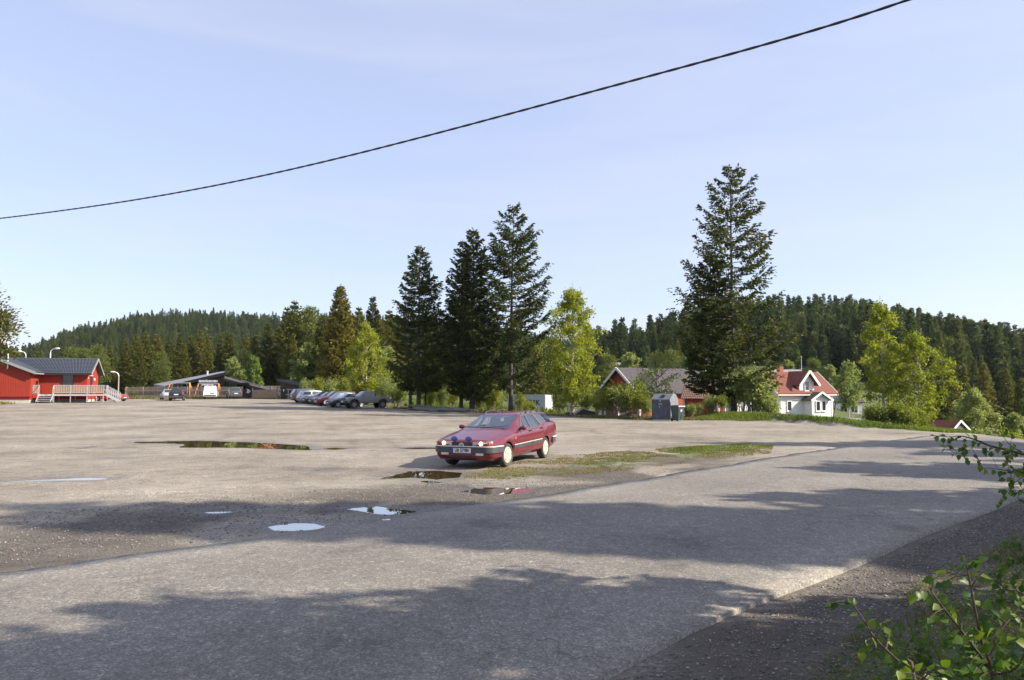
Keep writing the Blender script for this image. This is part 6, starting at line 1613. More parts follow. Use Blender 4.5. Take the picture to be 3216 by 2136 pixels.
mb = MB(); mb.prism([(-0.31, -0.39, 0.985), (-0.31, 0.40, 0.985), (-0.31, 0.34, 1.06), (-0.31, -0.1, 1.09), (-0.31, -0.36, 1.05)], (0.62, 0, 0)); mb.build('lid', M['bin_green'], WB)
MB().box((0.0, -0.385, 1.0), (0.62, 0.03, 0.05)).build('lid_rim', M['white'], WB)
for s in (-1, 1):
    MB().lathe([(0.0, -0.03), (0.10, -0.03), (0.12, -0.02), (0.12, 0.02), (0.10, 0.03), (0.0, 0.03)], (0.27 * s, 0.27, 0.12), 'X', 16).build('wheel', M['black'], WB, smooth=40)
MB().bar((-0.2, 0.40, 0.96), (0.2, 0.40, 0.96), 0.035).build('handle', M['black'], WB)
MB().lathe([(0.0, 0.004), (0.085, 0.004), (0.085, 0.0)], (0, 0, 0), 'Z', 20).build('sticker', M['pink'], WB, loc=(0.0, -0.340, 0.72), rot=(R(95), 0, 0))
MB().box((0.02, -0.315, 0.42), (0.09, 0.02, 0.5)).build('slot', M['black'], WB)

# ---- logs and scrap timber at the edge of the lot
def log(t, a, b, r0, r1, mat):
    a = Vector(a); b = Vector(b); pts = [a + (b - a) * k / 5 + Vector((0, 0, 0.03 * math.sin(k * 2.1))) for k in range(6)]
    MB().tube(pts, [r0 + (r1 - r0) * k / 5 * (1 + 0.08 * math.sin(k * 3)) for k in range(6)], n=9).build('log', M[mat], t, smooth=60)
for k, (lab, u0, v0, u1, v1, d0, d1, r0, r1) in enumerate([('long silvery pole lying on top of the log pile', 1284, 1273, 1500, 1290, 75.6, 72.8, 0.09, 0.13), ('thick weathered log at the left end of the log pile', 1305, 1285, 1352, 1289, 74.8, 74.2, 0.22, 0.17), ('grey log lying under the long silvery pole', 1335, 1286, 1420, 1291, 74.6, 73.2, 0.18, 0.19), ('dark log at the right end of the log pile', 1375, 1288, 1470, 1294, 73.7, 72.2, 0.20, 0.18), ('short grey log nearest the gravel below the spruces', 1345, 1291, 1375, 1293, 73.4, 73.0, 0.11, 0.10), ('thin pale stick beside the thick weathered log', 1281, 1284, 1310, 1285, 74.8, 74.5, 0.05, 0.04)]):
    xa, xb = bear(u0, d0), bear(u1, d1)
    t = thing('log', lab, 'log', (xa, d0, 0)); log(t, (0, 0, max(level(v0, d0), gz1(xa, d0) + r0 * 0.8)), (xb - xa, d1 - d0, max(level(v1, d1), gz1(xb, d1) + r1 * 0.8)), r0, r1, 'old_log')
x, y = bear(1815, 62.5), 62.5; z = gz1(x, y)
t = thing('scrap_timber', 'heap of broken timber and a dark tarred box at the lot edge', 'timber', (x, y, z), R(-8))
MB().bar((-0.55, 0.1, 0.10), (-0.85, 0.1, 0.92), 0.16, 0.10).build('plank', M['grey_wood'], t); MB().bar((-0.75, 0.25, 0.05), (-0.95, 0.25, 0.95), 0.14, 0.05).build('plank', M['black'], t)
MB().bar((-0.35, 0.0, 0.18), (0.45, 0.0, 0.72), 0.14, 0.16).build('plank', M['grey_wood'], t)
mb = MB(); mb.prism([(-0.2, 0.1, 0.0), (1.35, 0.1, 0.0), (1.35, 0.1, 0.36), (0.2, 0.1, 0.58)], (0, 0.7, 0)); mb.build('tarred_box', M['black'], t)
MB().bar((-1.1, -0.25, 0.08), (0.1, -0.25, 0.06), 0.08, 0.07).build('plank', M['old_log'], t); MB().bar((-0.35, -0.35, 0.10), (0.3, -0.35, 0.08), 0.10, 0.09).build('plank', M['new_wood'], t)
MB().box((-0.5, 0.3, 0.16), (1.0, 0.5, 0.3)).build('crate', M['black'], t)

# ---- dry brown twig in the long puddle
t = thing('dry_branch', 'dry brown branch lying at the edge of the long puddle', 'branch', (-8.75, 28.3, -0.03))
r_ = random.Random(9); mb = MB()
for k in range(26):
    a = r_.uniform(0, 6.28); e = r_.uniform(0.2, 1.3); L = r_.uniform(0.15, 0.42); o_ = Vector((r_.uniform(-.22, .22), r_.uniform(-.08, .08), 0.03))
    p1 = o_ + Vector((math.cos(a) * math.cos(e), math.sin(a) * math.cos(e) * .6, math.sin(e))) * L * 0.6; p2 = p1 + Vector((math.cos(a + .4), math.sin(a + .4) * .5, 0.4)) * L * 0.4
    mb.tube([o_, p1, p2], [0.012, 0.008, 0.003], n=4, cap=False)
mb.tube([(-0.9, 0.1, 0.02), (-0.3, 0, 0.05), (0.1, 0, 0.04)], [0.006, 0.014, 0.016], n=5)
M['dry'] = simple('dry_brown_twigs', (0.33, 0.15, 0.07), 0.85, var=0.3, scale=10)
mb.build('twigs', M['dry'], t)

# ---- overhead cable
CB = thing('overhead_cable', 'black twisted overhead cable slanting across the sky', 'cable', (0, 0, 0))
A = Vector((-28.0, 33.0, level(740, 33.0))); cps = [(-160, 702, 24.5), (0, 685, 22.5), (400, 633, 19.5), (800, 558, 17.2), (1200, 463, 15.3), (1608, 356, 13.8), (2000, 252, 12.5), (2400, 148, 11.4), (2700, 62, 10.7), (2890, 0, 10.3), (3100, -70, 9.9)]
pts = [Vector((bear(u, d), d, level(v, d))) for u, v, d in cps]
pts = [pts[0] + (pts[0] - pts[1]) * 2.0] + pts + [pts[-1] + (pts[-1] - pts[-2]) * 3.0]
cu = bpy.data.curves.new('cable_run', 'CURVE'); cu.dimensions = '3D'; sp = cu.splines.new('NURBS'); sp.points.add(len(pts) - 1)
for p_, c_ in zip(sp.points, pts): p_.co = (*c_, 1)
sp.use_endpoint_u = True; sp.order_u = 4; sp.resolution_u = 40
tmp = bpy.data.objects.new('cable_run', cu); link(tmp)
me_ = bpy.data.meshes.new_from_object(tmp.evaluated_get(bpy.context.evaluated_depsgraph_get())); run = np.array([v.co[:] for v in me_.vertices])
bpy.data.objects.remove(tmp); bpy.data.curves.remove(cu); bpy.data.meshes.remove(me_)
seg = np.concatenate([[0], np.cumsum(np.linalg.norm(np.diff(run, axis=0), axis=1))])
sN = np.arange(0, seg[-1], 0.06); cen = np.stack([np.interp(sN, seg, run[:, k]) for k in range(3)], 1)
tg = unit(np.gradient(cen, axis=0)); sdv = unit(np.cross(tg, np.array([0, 0, 1.0]))); upv = np.cross(sdv, tg)
for ph in (0, math.pi):
    a = sN / 0.62 * 2 * math.pi + ph
    hel = cen + (sdv * np.cos(a)[:, None] + upv * np.sin(a)[:, None]) * 0.006
    MB().tube([tuple(q) for q in hel], 0.0145, n=6, cap=True).build('strand', M['black'], CB, smooth=60)

# ------------------------------------------------------------------ vehicles
def paint(name, col, metal=0.35, rough=0.32, dirt=None, dirt_amt=0.35):
    return simple(name, col, rough, metal=metal, var=0.04, scale=2, coat=0.6, dirt=dirt, dirt_scale=1.6, dirt_amt=dirt_amt)
M['tyre'] = simple('tyre_rubber', (0.035, 0.034, 0.033), 0.85, var=0.3, scale=9, dirt=(0.16, 0.14, 0.11), dirt_amt=0.45, dirt_scale=4)
M['alloy'] = simple('alloy_wheel', (0.48, 0.48, 0.48), 0.4, metal=0.5, var=0.1)
M['cream_cap'] = simple('cream_hubcap', (0.46, 0.41, 0.345), 0.5, var=0.06, dirt=(0.40, 0.34, 0.27), dirt_amt=0.3)
M['steelwheel'] = simple('dark_steel_wheel', (0.24, 0.23, 0.22), 0.55, metal=0.3, var=0.15)
M['arch'] = simple('wheel_arch_black', (0.012, 0.012, 0.012), 0.9, var=0.2)
M['carglass'] = glass_mat('car_glass_dark', (0.25, 0.28, 0.30), 0.15, 0.02)
M['clearglass'] = glass_mat('car_glass_clear', (0.86, 0.92, 0.93), 0.90, 0.02, film=(0.26, 0.29, 0.31))
M['bumper'] = simple('grey_bumper_plastic', (0.050, 0.053, 0.060), 0.55, var=0.12, dirt=(0.12, 0.115, 0.105), dirt_amt=0.35)
M['redlens'] = simple('red_lamp_lens', (0.42, 0.012, 0.012), 0.25, var=0.1, coat=0.5)
M['clearlens'] = simple('clear_lamp_lens', (0.55, 0.56, 0.57), 0.12, metal=0.55, var=0.2, scale=25, coat=0.8)
M['amber'] = simple('amber_lens', (0.65, 0.17, 0.01), 0.3, var=0.05)
M['plate'] = simple('number_plate', (0.72, 0.72, 0.70), 0.5, var=0.03)
M['chrome'] = simple('bright_trim', (0.72, 0.72, 0.72), 0.25, metal=0.6, var=0.05)
M['seat'] = simple('dark_grey_upholstery', (0.040, 0.042, 0.048), 0.9, var=0.2)

class Shell:
    """car body as a loft: each station x gives a half section of nine points"""
    def __init__(s, sp):
        s.sp = sp; s.L = sp['L']
        f = lambda k: (np.array([p[0] for p in sp[k]], float), np.array([p[1] for p in sp[k]], float))
        s.bot, s.w, s.belt, s.top, s.wt = f('bot'), f('w'), f('belt'), f('top'), f('wt')
    def sec(s, x):
        b = float(np.interp(x, *s.bot)); w = float(np.interp(x, *s.w)); be = float(np.interp(x, *s.belt)); t = float(np.interp(x, *s.top)); wt = float(np.interp(x, *s.wt))
        t = max(t, be + 0.012); e = min(0.045, 0.5 * (t - be))
        return [(0, b), (0.84 * w, b), (0.965 * w, b + 0.09), (w, b + 0.50 * (be - b)), (0.99 * w, be - 0.06), (0.955 * w, be), (wt, t - e), (wt * 0.84, t - e * 0.25), (0, t)]
    def pt(s, x, q, side=1, off=0.0):
        """point on the skin: x along, q = section parameter 0..8, off = distance outwards"""
        S = s.sec(x); i = min(7, int(q)); f = q - i
        y = S[i][0] * (1 - f) + S[i + 1][0] * f; z = S[i][1] * (1 - f) + S[i + 1][1] * f
        dy = S[i + 1][0] - S[i][0]; dz = S[i + 1][1] - S[i][1]; l = math.hypot(dy, dz) or 1
        return Vector((x, side * (y + off * dz / l), z - off * dy / l))
    def body(s, mat):
        xs = sorted(set([round(v, 4) for v in np.linspace(0, s.L, 56)] + [round(p[0], 4) for k in ('bot', 'w', 'belt', 'top', 'wt') for p in s.sp[k]]))
        xs = [x for x in xs if 0 <= x <= s.L]
        mb = MB(); rings = []
        for x in xs:
            S = s.sec(x)
            ring = [(x, y, z) for y, z in S] + [(x, -y, z) for y, z in S[-2:0:-1]]
            rings.append(ring)
        n = len(rings[0]); b = 0
        for r in rings: mb.v += r
        for i in range(len(rings) - 1):
            for k in range(n):
                mb.f.append([i * n + k, i * n + (k + 1) % n, (i + 1) * n + (k + 1) % n, (i + 1) * n + k]); mb.m.append(0)
        mb.f.append(list(range(n))[::-1]); mb.m.append(0)
        mb.f.append([(len(rings) - 1) * n + k for k in range(n)]); mb.m.append(0)
        return mb.mesh('body', mat)
    def patch(s, poly_fn, nu, nv, off, side):
        """surface patch: poly_fn(a,b) -> (x,q)"""
        mb = MB(); g = []
        for i in range(nu + 1):
            for j in range(nv + 1):
                x, q = poly_fn(i / nu, j / nv); g.append(s.pt(x, q, side, off))
        mb.v = [tuple(p) for p in g]
        for i in range(nu):
            for j in range(nv):
                f = [i * (nv + 1) + j, (i + 1) * (nv + 1) + j, (i + 1) * (nv + 1) + j + 1, i * (nv + 1) + j + 1]
                mb.f.append(f if side > 0 else f[::-1]); mb.m.append(0)
        return mb
    def quad(s, c, nu=4, nv=3, off=0.006, side=1):
        """patch with four (x,q) corners: rear-low, front-low, front-high, rear-high"""
        (x0, q0), (x1, q1), (x2, q2), (x3, q3) = c
        fn = lambda a, b: ((x0 * (1 - a) + x1 * a) * (1 - b) + (x3 * (1 - a) + x2 * a) * b, (q0 * (1 - a) + q1 * a) * (1 - b) + (q3 * (1 - a) + q2 * a) * b)
        return s.patch(fn, nu, nv, off, side)
    def across(s, xa, xb, fy, nu=5, nv=8, off=0.007):
        """patch over the top skin from x=xa to x=xb (windscreen, rear window), fy = share of the half width"""
        mb = MB()
        for i in range(nu + 1):
            x = xa + (xb - xa) * i / nu; S = s.sec(x)
            for j in range(nv + 1):
                y = (-1 + 2 * j / nv) * S[6][0] * fy
                yy = abs(y)
                z = np.interp(yy, [0, S[7][0], S[6][0]], [S[8][1], S[7][1], S[6][1]])
                dz = np.interp(x + 0.03, *s.top) - np.interp(x - 0.03, *s.top); sl = dz / 0.06; nn = math.hypot(1, sl)
                mb.v.append((x - off * sl / nn, y, z + off / nn))
        for i in range(nu):
            for j in range(nv):
                mb.f.append([i * (nv + 1) + j, (i + 1) * (nv + 1) + j, (i + 1) * (nv + 1) + j + 1, i * (nv + 1) + j + 1]); mb.m.append(0)
        return mb

def boolean(me, cutters, mats):
    """subtract closed cutter meshes from a closed mesh"""
    for m in mats:
        if m.name not in [q.name for q in me.materials]: me.materials.append(m)
    o = bpy.data.objects.new('cut', me); link(o); cs_ = []
    for c in cutters:
        k = bpy.data.objects.new('cutter', c); link(k); cs_.append(k)
        md = o.modifiers.new('b', 'BOOLEAN'); md.operation = 'DIFFERENCE'; md.object = k; md.solver = 'EXACT'
        try: md.material_mode = 'TRANSFER'
        except Exception: pass
    dg = bpy.context.evaluated_depsgraph_get()
    r = bpy.data.meshes.new_from_object(o.evaluated_get(dg), depsgraph=dg)
    for k in cs_: bpy.data.objects.remove(k)
    bpy.data.objects.remove(o)
    return r

def wheel_meshes(r, w, tyre_h, rim_mat, style):
    """tyre with rounded shoulders and a rim or hub cap (axis along y, outside towards +y)"""
    ri = r - tyre_h
    ty = MB(); ty.lathe([(ri, -w / 2 + 0.02), (ri + 0.012, -w / 2), (r - 0.035, -w / 2), (r - 0.008, -w / 2 + 0.022), (r, -w / 2 + 0.05), (r, w / 2 - 0.05), (r - 0.008, w / 2 - 0.022), (r - 0.035, w / 2), (ri + 0.012, w / 2), (ri, w / 2 - 0.02), (ri, -w / 2 + 0.02)], (0, 0, 0), 'Y', 32)
    rm = MB()
    if style == 'cap':
        rm.lathe([(ri + 0.004, w / 2 - 0.028), (ri - 0.004, w / 2 - 0.006), (ri * 0.80, w / 2 + 0.006), (ri * 0.3, w / 2 - 0.004), (0.0, w / 2 - 0.002)], (0, 0, 0), 'Y', 32)
    elif style == 'spoke':
        rm.lathe([(ri + 0.002, w / 2 - 0.03), (ri, w / 2 - 0.005), (ri * 0.86, w / 2 - 0.012), (ri * 0.84, w / 2 - 0.07)], (0, 0, 0), 'Y', 32)
        for k in range(5):
            a = 2 * math.pi * k / 5 + 0.3; c, s_ = math.cos(a), math.sin(a)
            rm.bar((0.03 * c, w / 2 - 0.022, 0.03 * s_), (ri * 0.88 * c, w / 2 - 0.02, ri * 0.88 * s_), 0.065, 0.03, up=(0, 1, 0))
        rm.lathe([(0.0, w / 2), (0.06, w / 2 - 0.005), (0.065, w / 2 - 0.04)], (0, 0, 0), 'Y', 16)
    else:
        rm.lathe([(ri + 0.002, w / 2 - 0.03), (ri - 0.006, w / 2 - 0.008), (ri * 0.86, w / 2 - 0.014), (ri * 0.78, w / 2 - 0.07), (ri * 0.45, w / 2 - 0.05), (ri * 0.40, w / 2 - 0.015), (0.0, w / 2 - 0.01)], (0, 0, 0), 'Y', 32)
    back = MB(); back.lathe([(0.0, -0.01), (ri, -0.01), (ri, 0.0), (0.0, 0.0)], (0, 0, 0), 'Y', 20)
    return ty.mesh('tyre', M['tyre'], smooth=35), rm.mesh('rim', rim_mat, smooth=35), back.mesh('disc', M['arch'])

def build_car(name, label, cat, sp, col, x, y, heading, group=None, hollow=False, sc=1.0):
    """sp = measured outline of the car; heading = direction its front points, degrees from +X"""
    s = Shell(sp); L = sp['L']
    xa = (L / 2)
    t = thing(name, label, cat, (x, y, gz1(x, y) + 0.005), R(heading + 180), group, sc)
    # local frame: x runs from the front (0) to the rear (L); shifted so the thing's origin is the car's middle
    sh = Matrix.Translation((-xa, 0, 0))
    def part(me, nm, parent=t):
        me.transform(sh) if parent is t else None
        return obj(nm, me, parent)
    def pm(mb, nm, mat, parent=None, smooth=40, fix=False):
        me = mb.mesh(nm, mat, smooth, fix); me.transform(sh)
        return obj(nm, me, t if parent is None else parent)
    wr, tw, th_ = sp.get('wr', 0.31), sp.get('tw', 0.20), sp.get('th', 0.115)
    ax = (sp['fa'], sp['fa'] + sp['wb'])
    me = s.body(col)
    cut = []
    W = max(p[1] for p in sp['w'])
    for a in ax:
        for sd in (-1, 1):
            c = MB(); c.lathe([(wr + sp.get('gap', 0.05), -0.26), (wr + sp.get('gap', 0.05), 0.3)], (a, sd * (W - 0.05), wr + sp.get('archz', 0.0)), 'Y', 28)
            cut.append(c.mesh('cutter', M['arch']))
    mats = [M['arch']]
    if hollow:
        mats.append(M['seat']); cut += hollow(s)
    me = boolean(me, cut, mats)
    me.polygons.foreach_set('use_smooth', np.ones(len(me.polygons), dtype=bool)); me.set_sharp_from_angle(angle=R(32))
    me.transform(sh); body = obj('body', me, t)
    # glass
    gm = M['clearglass'] if hollow else M['carglass']
    xw0, xw1 = sp['ws']; pm(s.across(xw0 + 0.06, xw1 - 0.03, 0.93, off=0.004 if hollow else 0.008), 'windscreen', gm)
    if 'rw' in sp: xr0, xr1 = sp['rw']; pm(s.across(xr0 + 0.03, xr1 - 0.04, 0.9, off=0.008), 'rear_window', M['carglass'])
    for c in sp['win']:
        for sd in (-1, 1): pm(s.quad(c, 6, 3, -0.004 if hollow else 0.006, sd), 'side_window', gm)
    for (x0, x1, q0, q1) in sp.get('doors', []):
        for sd in (-1, 1):
            g = s.quad([(x1, q0), (x0, q0), (x0, q1), (x1, q1)], 6, 6, 0.004, sd); d = pm(g, 'door', col, smooth=50)
            p = s.pt(x1 - 0.16, 4.2, sd, 0.02); pm(MB().box(p, (0.15, 0.03, 0.03)), 'door_handle', sp.get('handle', M['black']), d, fix=True)
    # lamps
    for sd in (-1, 1):
        for (c, mt, nm) in sp['lamps']: pm(s.quad(c, 4, 3, 0.010, sd), nm, M[mt])
        p = s.pt(sp['mir'], 4.9, sd, 0.09) + Vector((0, 0, 0.055)); mm = MB(); mm.tube([p + Vector((0, -sd * 0.11, -0.03)), p + Vector((0, -sd * 0.07, -0.01)), p + Vector((0, sd * 0.02, 0.0)), p + Vector((-0.005, sd * 0.075, 0.0)), p + Vector((-0.01, sd * 0.095, 0.0))], [0.025, 0.05, 0.064, 0.058, 0.02], n=10); pm(mm, 'mirror', sp.get('mirmat') or M['black'], fix=True)
    # end trims (bumpers, grille, plates): boxes given in car coordinates
    for (nm, c, d, mt) in sp.get('boxes', []):
        mm = MB(); mm.box(c, d); pm(mm, nm, M[mt] if isinstance(mt, str) else mt, fix=True, smooth=None)
    # wheels
    key = (round(wr, 3), round(tw, 3), sp.get('style', 'cap'), sp.get('rim', M['alloy']).name)
    if key not in WHEELS: WHEELS[key] = wheel_meshes(wr, tw, th_, sp.get('rim', M['alloy']), sp.get('style', 'cap'))
    ty, rm, bk = WHEELS[key]
    for i, a in enumerate(ax):
        for sd in (-1, 1):
            o = obj('wheel', ty, t, (a - xa, sd * (W - tw / 2 - 0.02), wr), (0, 0, (0 if sd > 0 else math.pi) + (R(sp.get('steer', 0)) if i == 0 else 0)))
            obj('rim', rm, o); obj('brake_disc', bk, o)
    return t, s, pm
WHEELS = {}

def spec_wagon(L=4.7, W=0.88, H=1.46, fa=0.9, wb=2.75, hood=0.92, belt=0.90, xw0=1.25, xw1=2.0, rear='wagon', nose=0.66, **k):
    """outline of an ordinary car from a few measures"""
    xr = {'wagon': (L - 0.42, L - 0.10), 'hatch': (L - 0.85, L - 0.18), 'sedan': (L - 1.75, L - 0.85), 'mpv': (L - 0.40, L - 0.10), 'van': (L - 0.12, L - 0.04)}[rear]
    rt = H - 0.05 if rear != 'hatch' else H - 0.04
    top = [(0, nose - 0.02), (0.06, nose + 0.06), (0.30, nose + 0.14), (xw0, hood + 0.03), (xw1, H - 0.035), (xw1 + 0.35, H), (L * 0.62, H), (xr[0] - 0.02, rt), (xr[1], belt + 0.08)]
    if rear == 'sedan': top += [(L - 0.12, belt + 0.02), (L, belt - 0.10)]
    else: top += [(L, belt - 0.05)]
    d = dict(L=L, fa=fa, wb=wb, wr=0.32, bot=[(0, 0.30), (0.12, 0.22), (L - 0.15, 0.24), (L, 0.38)],
             w=[(0, W * 0.66), (0.05, W * 0.80), (0.18, W * 0.93), (0.6, W), (L - 0.5, W), (L - 0.14, W * 0.94), (L, W * 0.82)],
             belt=[(0, nose - 0.08), (0.25, nose + 0.06), (xw0, hood - 0.03), (L * 0.55, belt), (L - 0.3, belt + 0.04), (L, belt - 0.12)],
             top=top, wt=[(0, W * 0.60), (0.25, W * 0.78), (xw0, W * 0.80), (xw1, W * 0.67), (L * 0.6, W * 0.69), (xr[0], W * 0.66), (xr[1], W * 0.74), (L, W * 0.74)],
             ws=(xw0, xw1), rw=xr, mir=xw0 + 0.38,
             win=[[(2.02 + (xw0 - 1.25), 5.15), (xw0 + 0.45, 5.15), (xw1 + 0.02, 5.86), (2.06 + (xw0 - 1.25) + 0.2, 5.86)], [(L * 0.69, 5.15), (2.10 + (xw0 - 1.25), 5.15), (2.30 + (xw0 - 1.25), 5.86), (L * 0.67, 5.86)]],
             doors=[(xw0 + 0.1, 2.06 + (xw0 - 1.25), 2.2, 4.9), (2.08 + (xw0 - 1.25), L * 0.68, 2.2, 4.9)],
             lamps=[([(0.34, 4.4), (0.04, 4.2), (0.06, 5.0), (0.36, 5.1)], 'clearlens', 'headlight'), ([(L - 0.02, 3.6), (L - 0.14, 3.6), (L - 0.14, 4.9), (L - 0.04, 4.9)], 'redlens', 'taillight')],
             boxes=[('grille', (0.015, 0, nose - 0.06), (0.06, 0.75, 0.12), 'black'), ('number_plate', (-0.012, 0, 0.46), (0.012, 0.5, 0.11), 'plate'), ('number_plate', (L + 0.012, 0, 0.78 if rear in ('wagon', 'mpv') else 0.62), (0.012, 0.5, 0.11), 'plate'),
                    ('bumper', (L - 0.02, 0, 0.50), (0.10, W * 1.66, 0.16), 'bumper'), ('bumper', (0.05, 0, 0.36), (0.14, W * 1.40, 0.15), 'bumper')])
    if rear in ('wagon', 'mpv'): d['win'].append([(xr[0] + 0.12, 5.15), (L * 0.715, 5.15), (L * 0.70, 5.86), (xr[0] - 0.04, 5.86)])
    d.update(k); return d

# ---- the maroon estate car: every measure read off the photograph
M['maroon'] = paint('maroon_metallic', (0.150, 0.010, 0.024), metal=0.25, rough=0.30, dirt=(0.24, 0.07, 0.06), dirt_amt=0.22)
XL = 4.95
XM = dict(L=XL, fa=0.98, wb=2.86, wr=0.315, tw=0.20, th=0.10, gap=0.045, steer=-6,
    bot=[(0, 0.34), (0.10, 0.24), (0.3, 0.20), (4.3, 0.24), (4.7, 0.30), (XL, 0.44)],
    w=[(0, 0.70), (0.05, 0.78), (0.16, 0.835), (0.5, 0.875), (1.0, 0.895), (3.9, 0.895), (4.6, 0.865), (4.88, 0.82), (XL, 0.78)],
    belt=[(0, 0.60), (0.10, 0.70), (0.35, 0.735), (1.35, 0.88), (2.6, 0.925), (3.42, 0.945), (3.70, 1.035), (4.80, 1.045), (4.90, 0.95), (XL, 0.86)],
    top=[(0, 0.615), (0.06, 0.70), (0.14, 0.745), (0.5, 0.815), (1.0, 0.905), (1.42, 0.975), (2.44, 1.352), (2.60, 1.378), (3.1, 1.402), (3.9, 1.408), (4.35, 1.392), (4.52, 1.365), (4.90, 1.02), (XL, 0.90)],
    wt=[(0, 0.58), (0.14, 0.68), (0.6, 0.72), (1.42, 0.735), (2.44, 0.60), (3.2, 0.615), (4.3, 0.60), (4.52, 0.585), (4.90, 0.68), (XL, 0.70)],
    ws=(1.42, 2.44), rw=(4.52, 4.90), mir=1.88, mirmat=M['maroon'],
    win=[[(2.66, 5.10), (1.98, 5.10), (2.46, 5.90), (2.72, 5.90)], [(3.50, 5.12), (2.76, 5.10), (2.80, 5.90), (3.26, 5.90)], [(4.78, 5.12), (3.80, 5.12), (3.44, 5.90), (4.46, 5.90)]],
    doors=[(1.62, 2.69, 2.15, 4.94), (2.71, 3.62, 2.15, 4.94)],
    lamps=[([(4.94, 3.5), (4.83, 3.5), (4.83, 4.9), (4.92, 4.9)], 'redlens', 'taillight')], boxes=[], style='cap', rim=M['cream_cap'])

def xm_cuts(s):
    """cabin cavity and window openings"""
    out = []
    mb = MB(); rings = []
    xs = [1.62, 2.0, 2.44, 2.7, 3.2, 3.9, 4.3, 4.45, 4.62]
    for x in xs:
        S = s.sec(x); be = S[5][1]; top = S[8][1] - 0.045
        if x < 2.44: top = min(top, S[8][1] - 0.06)
        pts = [(0, 0.36), (0.74, 0.36), (0.80, 0.62), (S[5][0] - 0.055, be - 0.02), (max(0.2, S[6][0] - 0.045), max(be + 0.0, S[6][1] - 0.04)), (0, top)]
        rings.append([(x, y_, z_) for y_, z_ in pts] + [(x, -y_, z_) for y_, z_ in pts[-2:0:-1]])
    n = len(rings[0])
    for r_ in rings: mb.v += r_
    for i in range(len(rings) - 1):
        for k in range(n):
            mb.f.append([i * n + k, i * n + (k + 1) % n, (i + 1) * n + (k + 1) % n, (i + 1) * n + k]); mb.m.append(0)
    mb.f.append(list(range(n))[::-1]); mb.m.append(0); mb.f.append([(len(rings) - 1) * n + k for k in range(n)]); mb.m.append(0)
    out.append(mb.mesh('cutter', M['seat']))
    for c in XM['win']:
        p = [s.pt(x, q, 1) for x, q in c]
        m2 = MB(); m2.prism([(v.x, -1.1, v.z) for v in p], (0, 2.2, 0)); out.append(m2.mesh('cutter', M['arch']))
    # windscreen: a slab following the glass
    a = s.across(1.47, 2.40, 0.92, nu=1, nv=2, off=0.0).v
    A = [Vector(a[0]), Vector(a[2]), Vector(a[5]), Vector(a[3])]
    nrm = (A[1] - A[0]).cross(A[3] - A[0]).normalized(); nrm = nrm if nrm.z > 0 else -nrm
    m3 = MB(); m3.prism([v - nrm * 0.09 for v in A], nrm * 0.22); out.append(m3.mesh('cutter', M['arch']))
    return out

hd = Vector((-0.18 - 1.06, 21.6 - 24.53)).normalized()
heading = math.degrees(math.atan2(hd[1], hd[0]))
side_n = Vector((-hd[1], hd[0]));                       # to the car's left
# near front wheel stands at (-0.18, 21.6)
cx = -0.18 - side_n[0] * 0.80 + hd[0] * (0.98 - XL / 2); cy = 21.6 - side_n[1] * 0.80 + hd[1] * (0.98 - XL / 2)
XC, xs_, xpm = build_car('estate_car', 'maroon estate car parked on the grass island with blue spot lamps', 'car', XM, M['maroon'], cx, cy, heading, hollow=xm_cuts, sc=1.03)
def xb(nm, c, d, mt, parent=None, rot=None):
    mm = MB(); mm.box(c, d, rot); return xpm(mm, nm, M[mt], parent, fix=True, smooth=None)
def xq(nm, c, mt, off=0.010, nu=6, nv=3, parent=None):
    for sd in (-1, 1): xpm(xs_.quad(c, nu, nv, off, sd), nm, M[mt], parent)
# grey bumper wrapping the nose, its pale strip, the lower apron
def wrap(x_back, z0, z1, off, nm, mt, rear=False):
    """band following the plan shape of the nose or tail at constant height"""
    pts = []
    xs = np.linspace(x_back, 0.0, 14) if not rear else np.linspace(XL - x_back, XL, 12)
    for x in xs:
        S = xs_.sec(x); yy = np.interp((z0 + z1) / 2, [p[1] for p in S[1:6]], [p[0] for p in S[1:6]]); pts.append((x, yy + off))
    end = -off if not rear else XL + off
    pl = pts + [(end, pts[-1][1] - off - 0.02)] + [(end, -(pts[-1][1] - off - 0.02))] + [(x, -y_) for x, y_ in pts[::-1]]
    mb = MB()
    for (x, y_) in pl: mb.v += [(x, y_, z0), (x, y_, z1)]
    inner = [(x + (0.05 if not rear else -0.05), y_ * 0.93) for x, y_ in pl]
    b = len(mb.v)
    for (x, y_) in inner: mb.v += [(x, y_, z0), (x, y_, z1)]
    for i in range(len(pl) - 1):
        mb.f += [[2 * i, 2 * i + 2, 2 * i + 3, 2 * i + 1], [2 * i + 1, 2 * i + 3, b + 2 * i + 3, b + 2 * i + 1], [2 * i, b + 2 * i, b + 2 * i + 2, 2 * i + 2]]; mb.m += [0, 0, 0]
    return xpm(mb, nm, M[mt], fix=True, smooth=40)
bp = wrap(0.62, 0.42, 0.57, 0.030, 'bumper', 'bumper'); wrap(0.62, 0.572, 0.590, 0.034, 'bumper_strip', 'white')
wrap(0.55, 0.44, 0.60, 0.030, 'bumper', 'bumper', True); wrap(0.55, 0.602, 0.62, 0.034, 'bumper_strip', 'white', True)
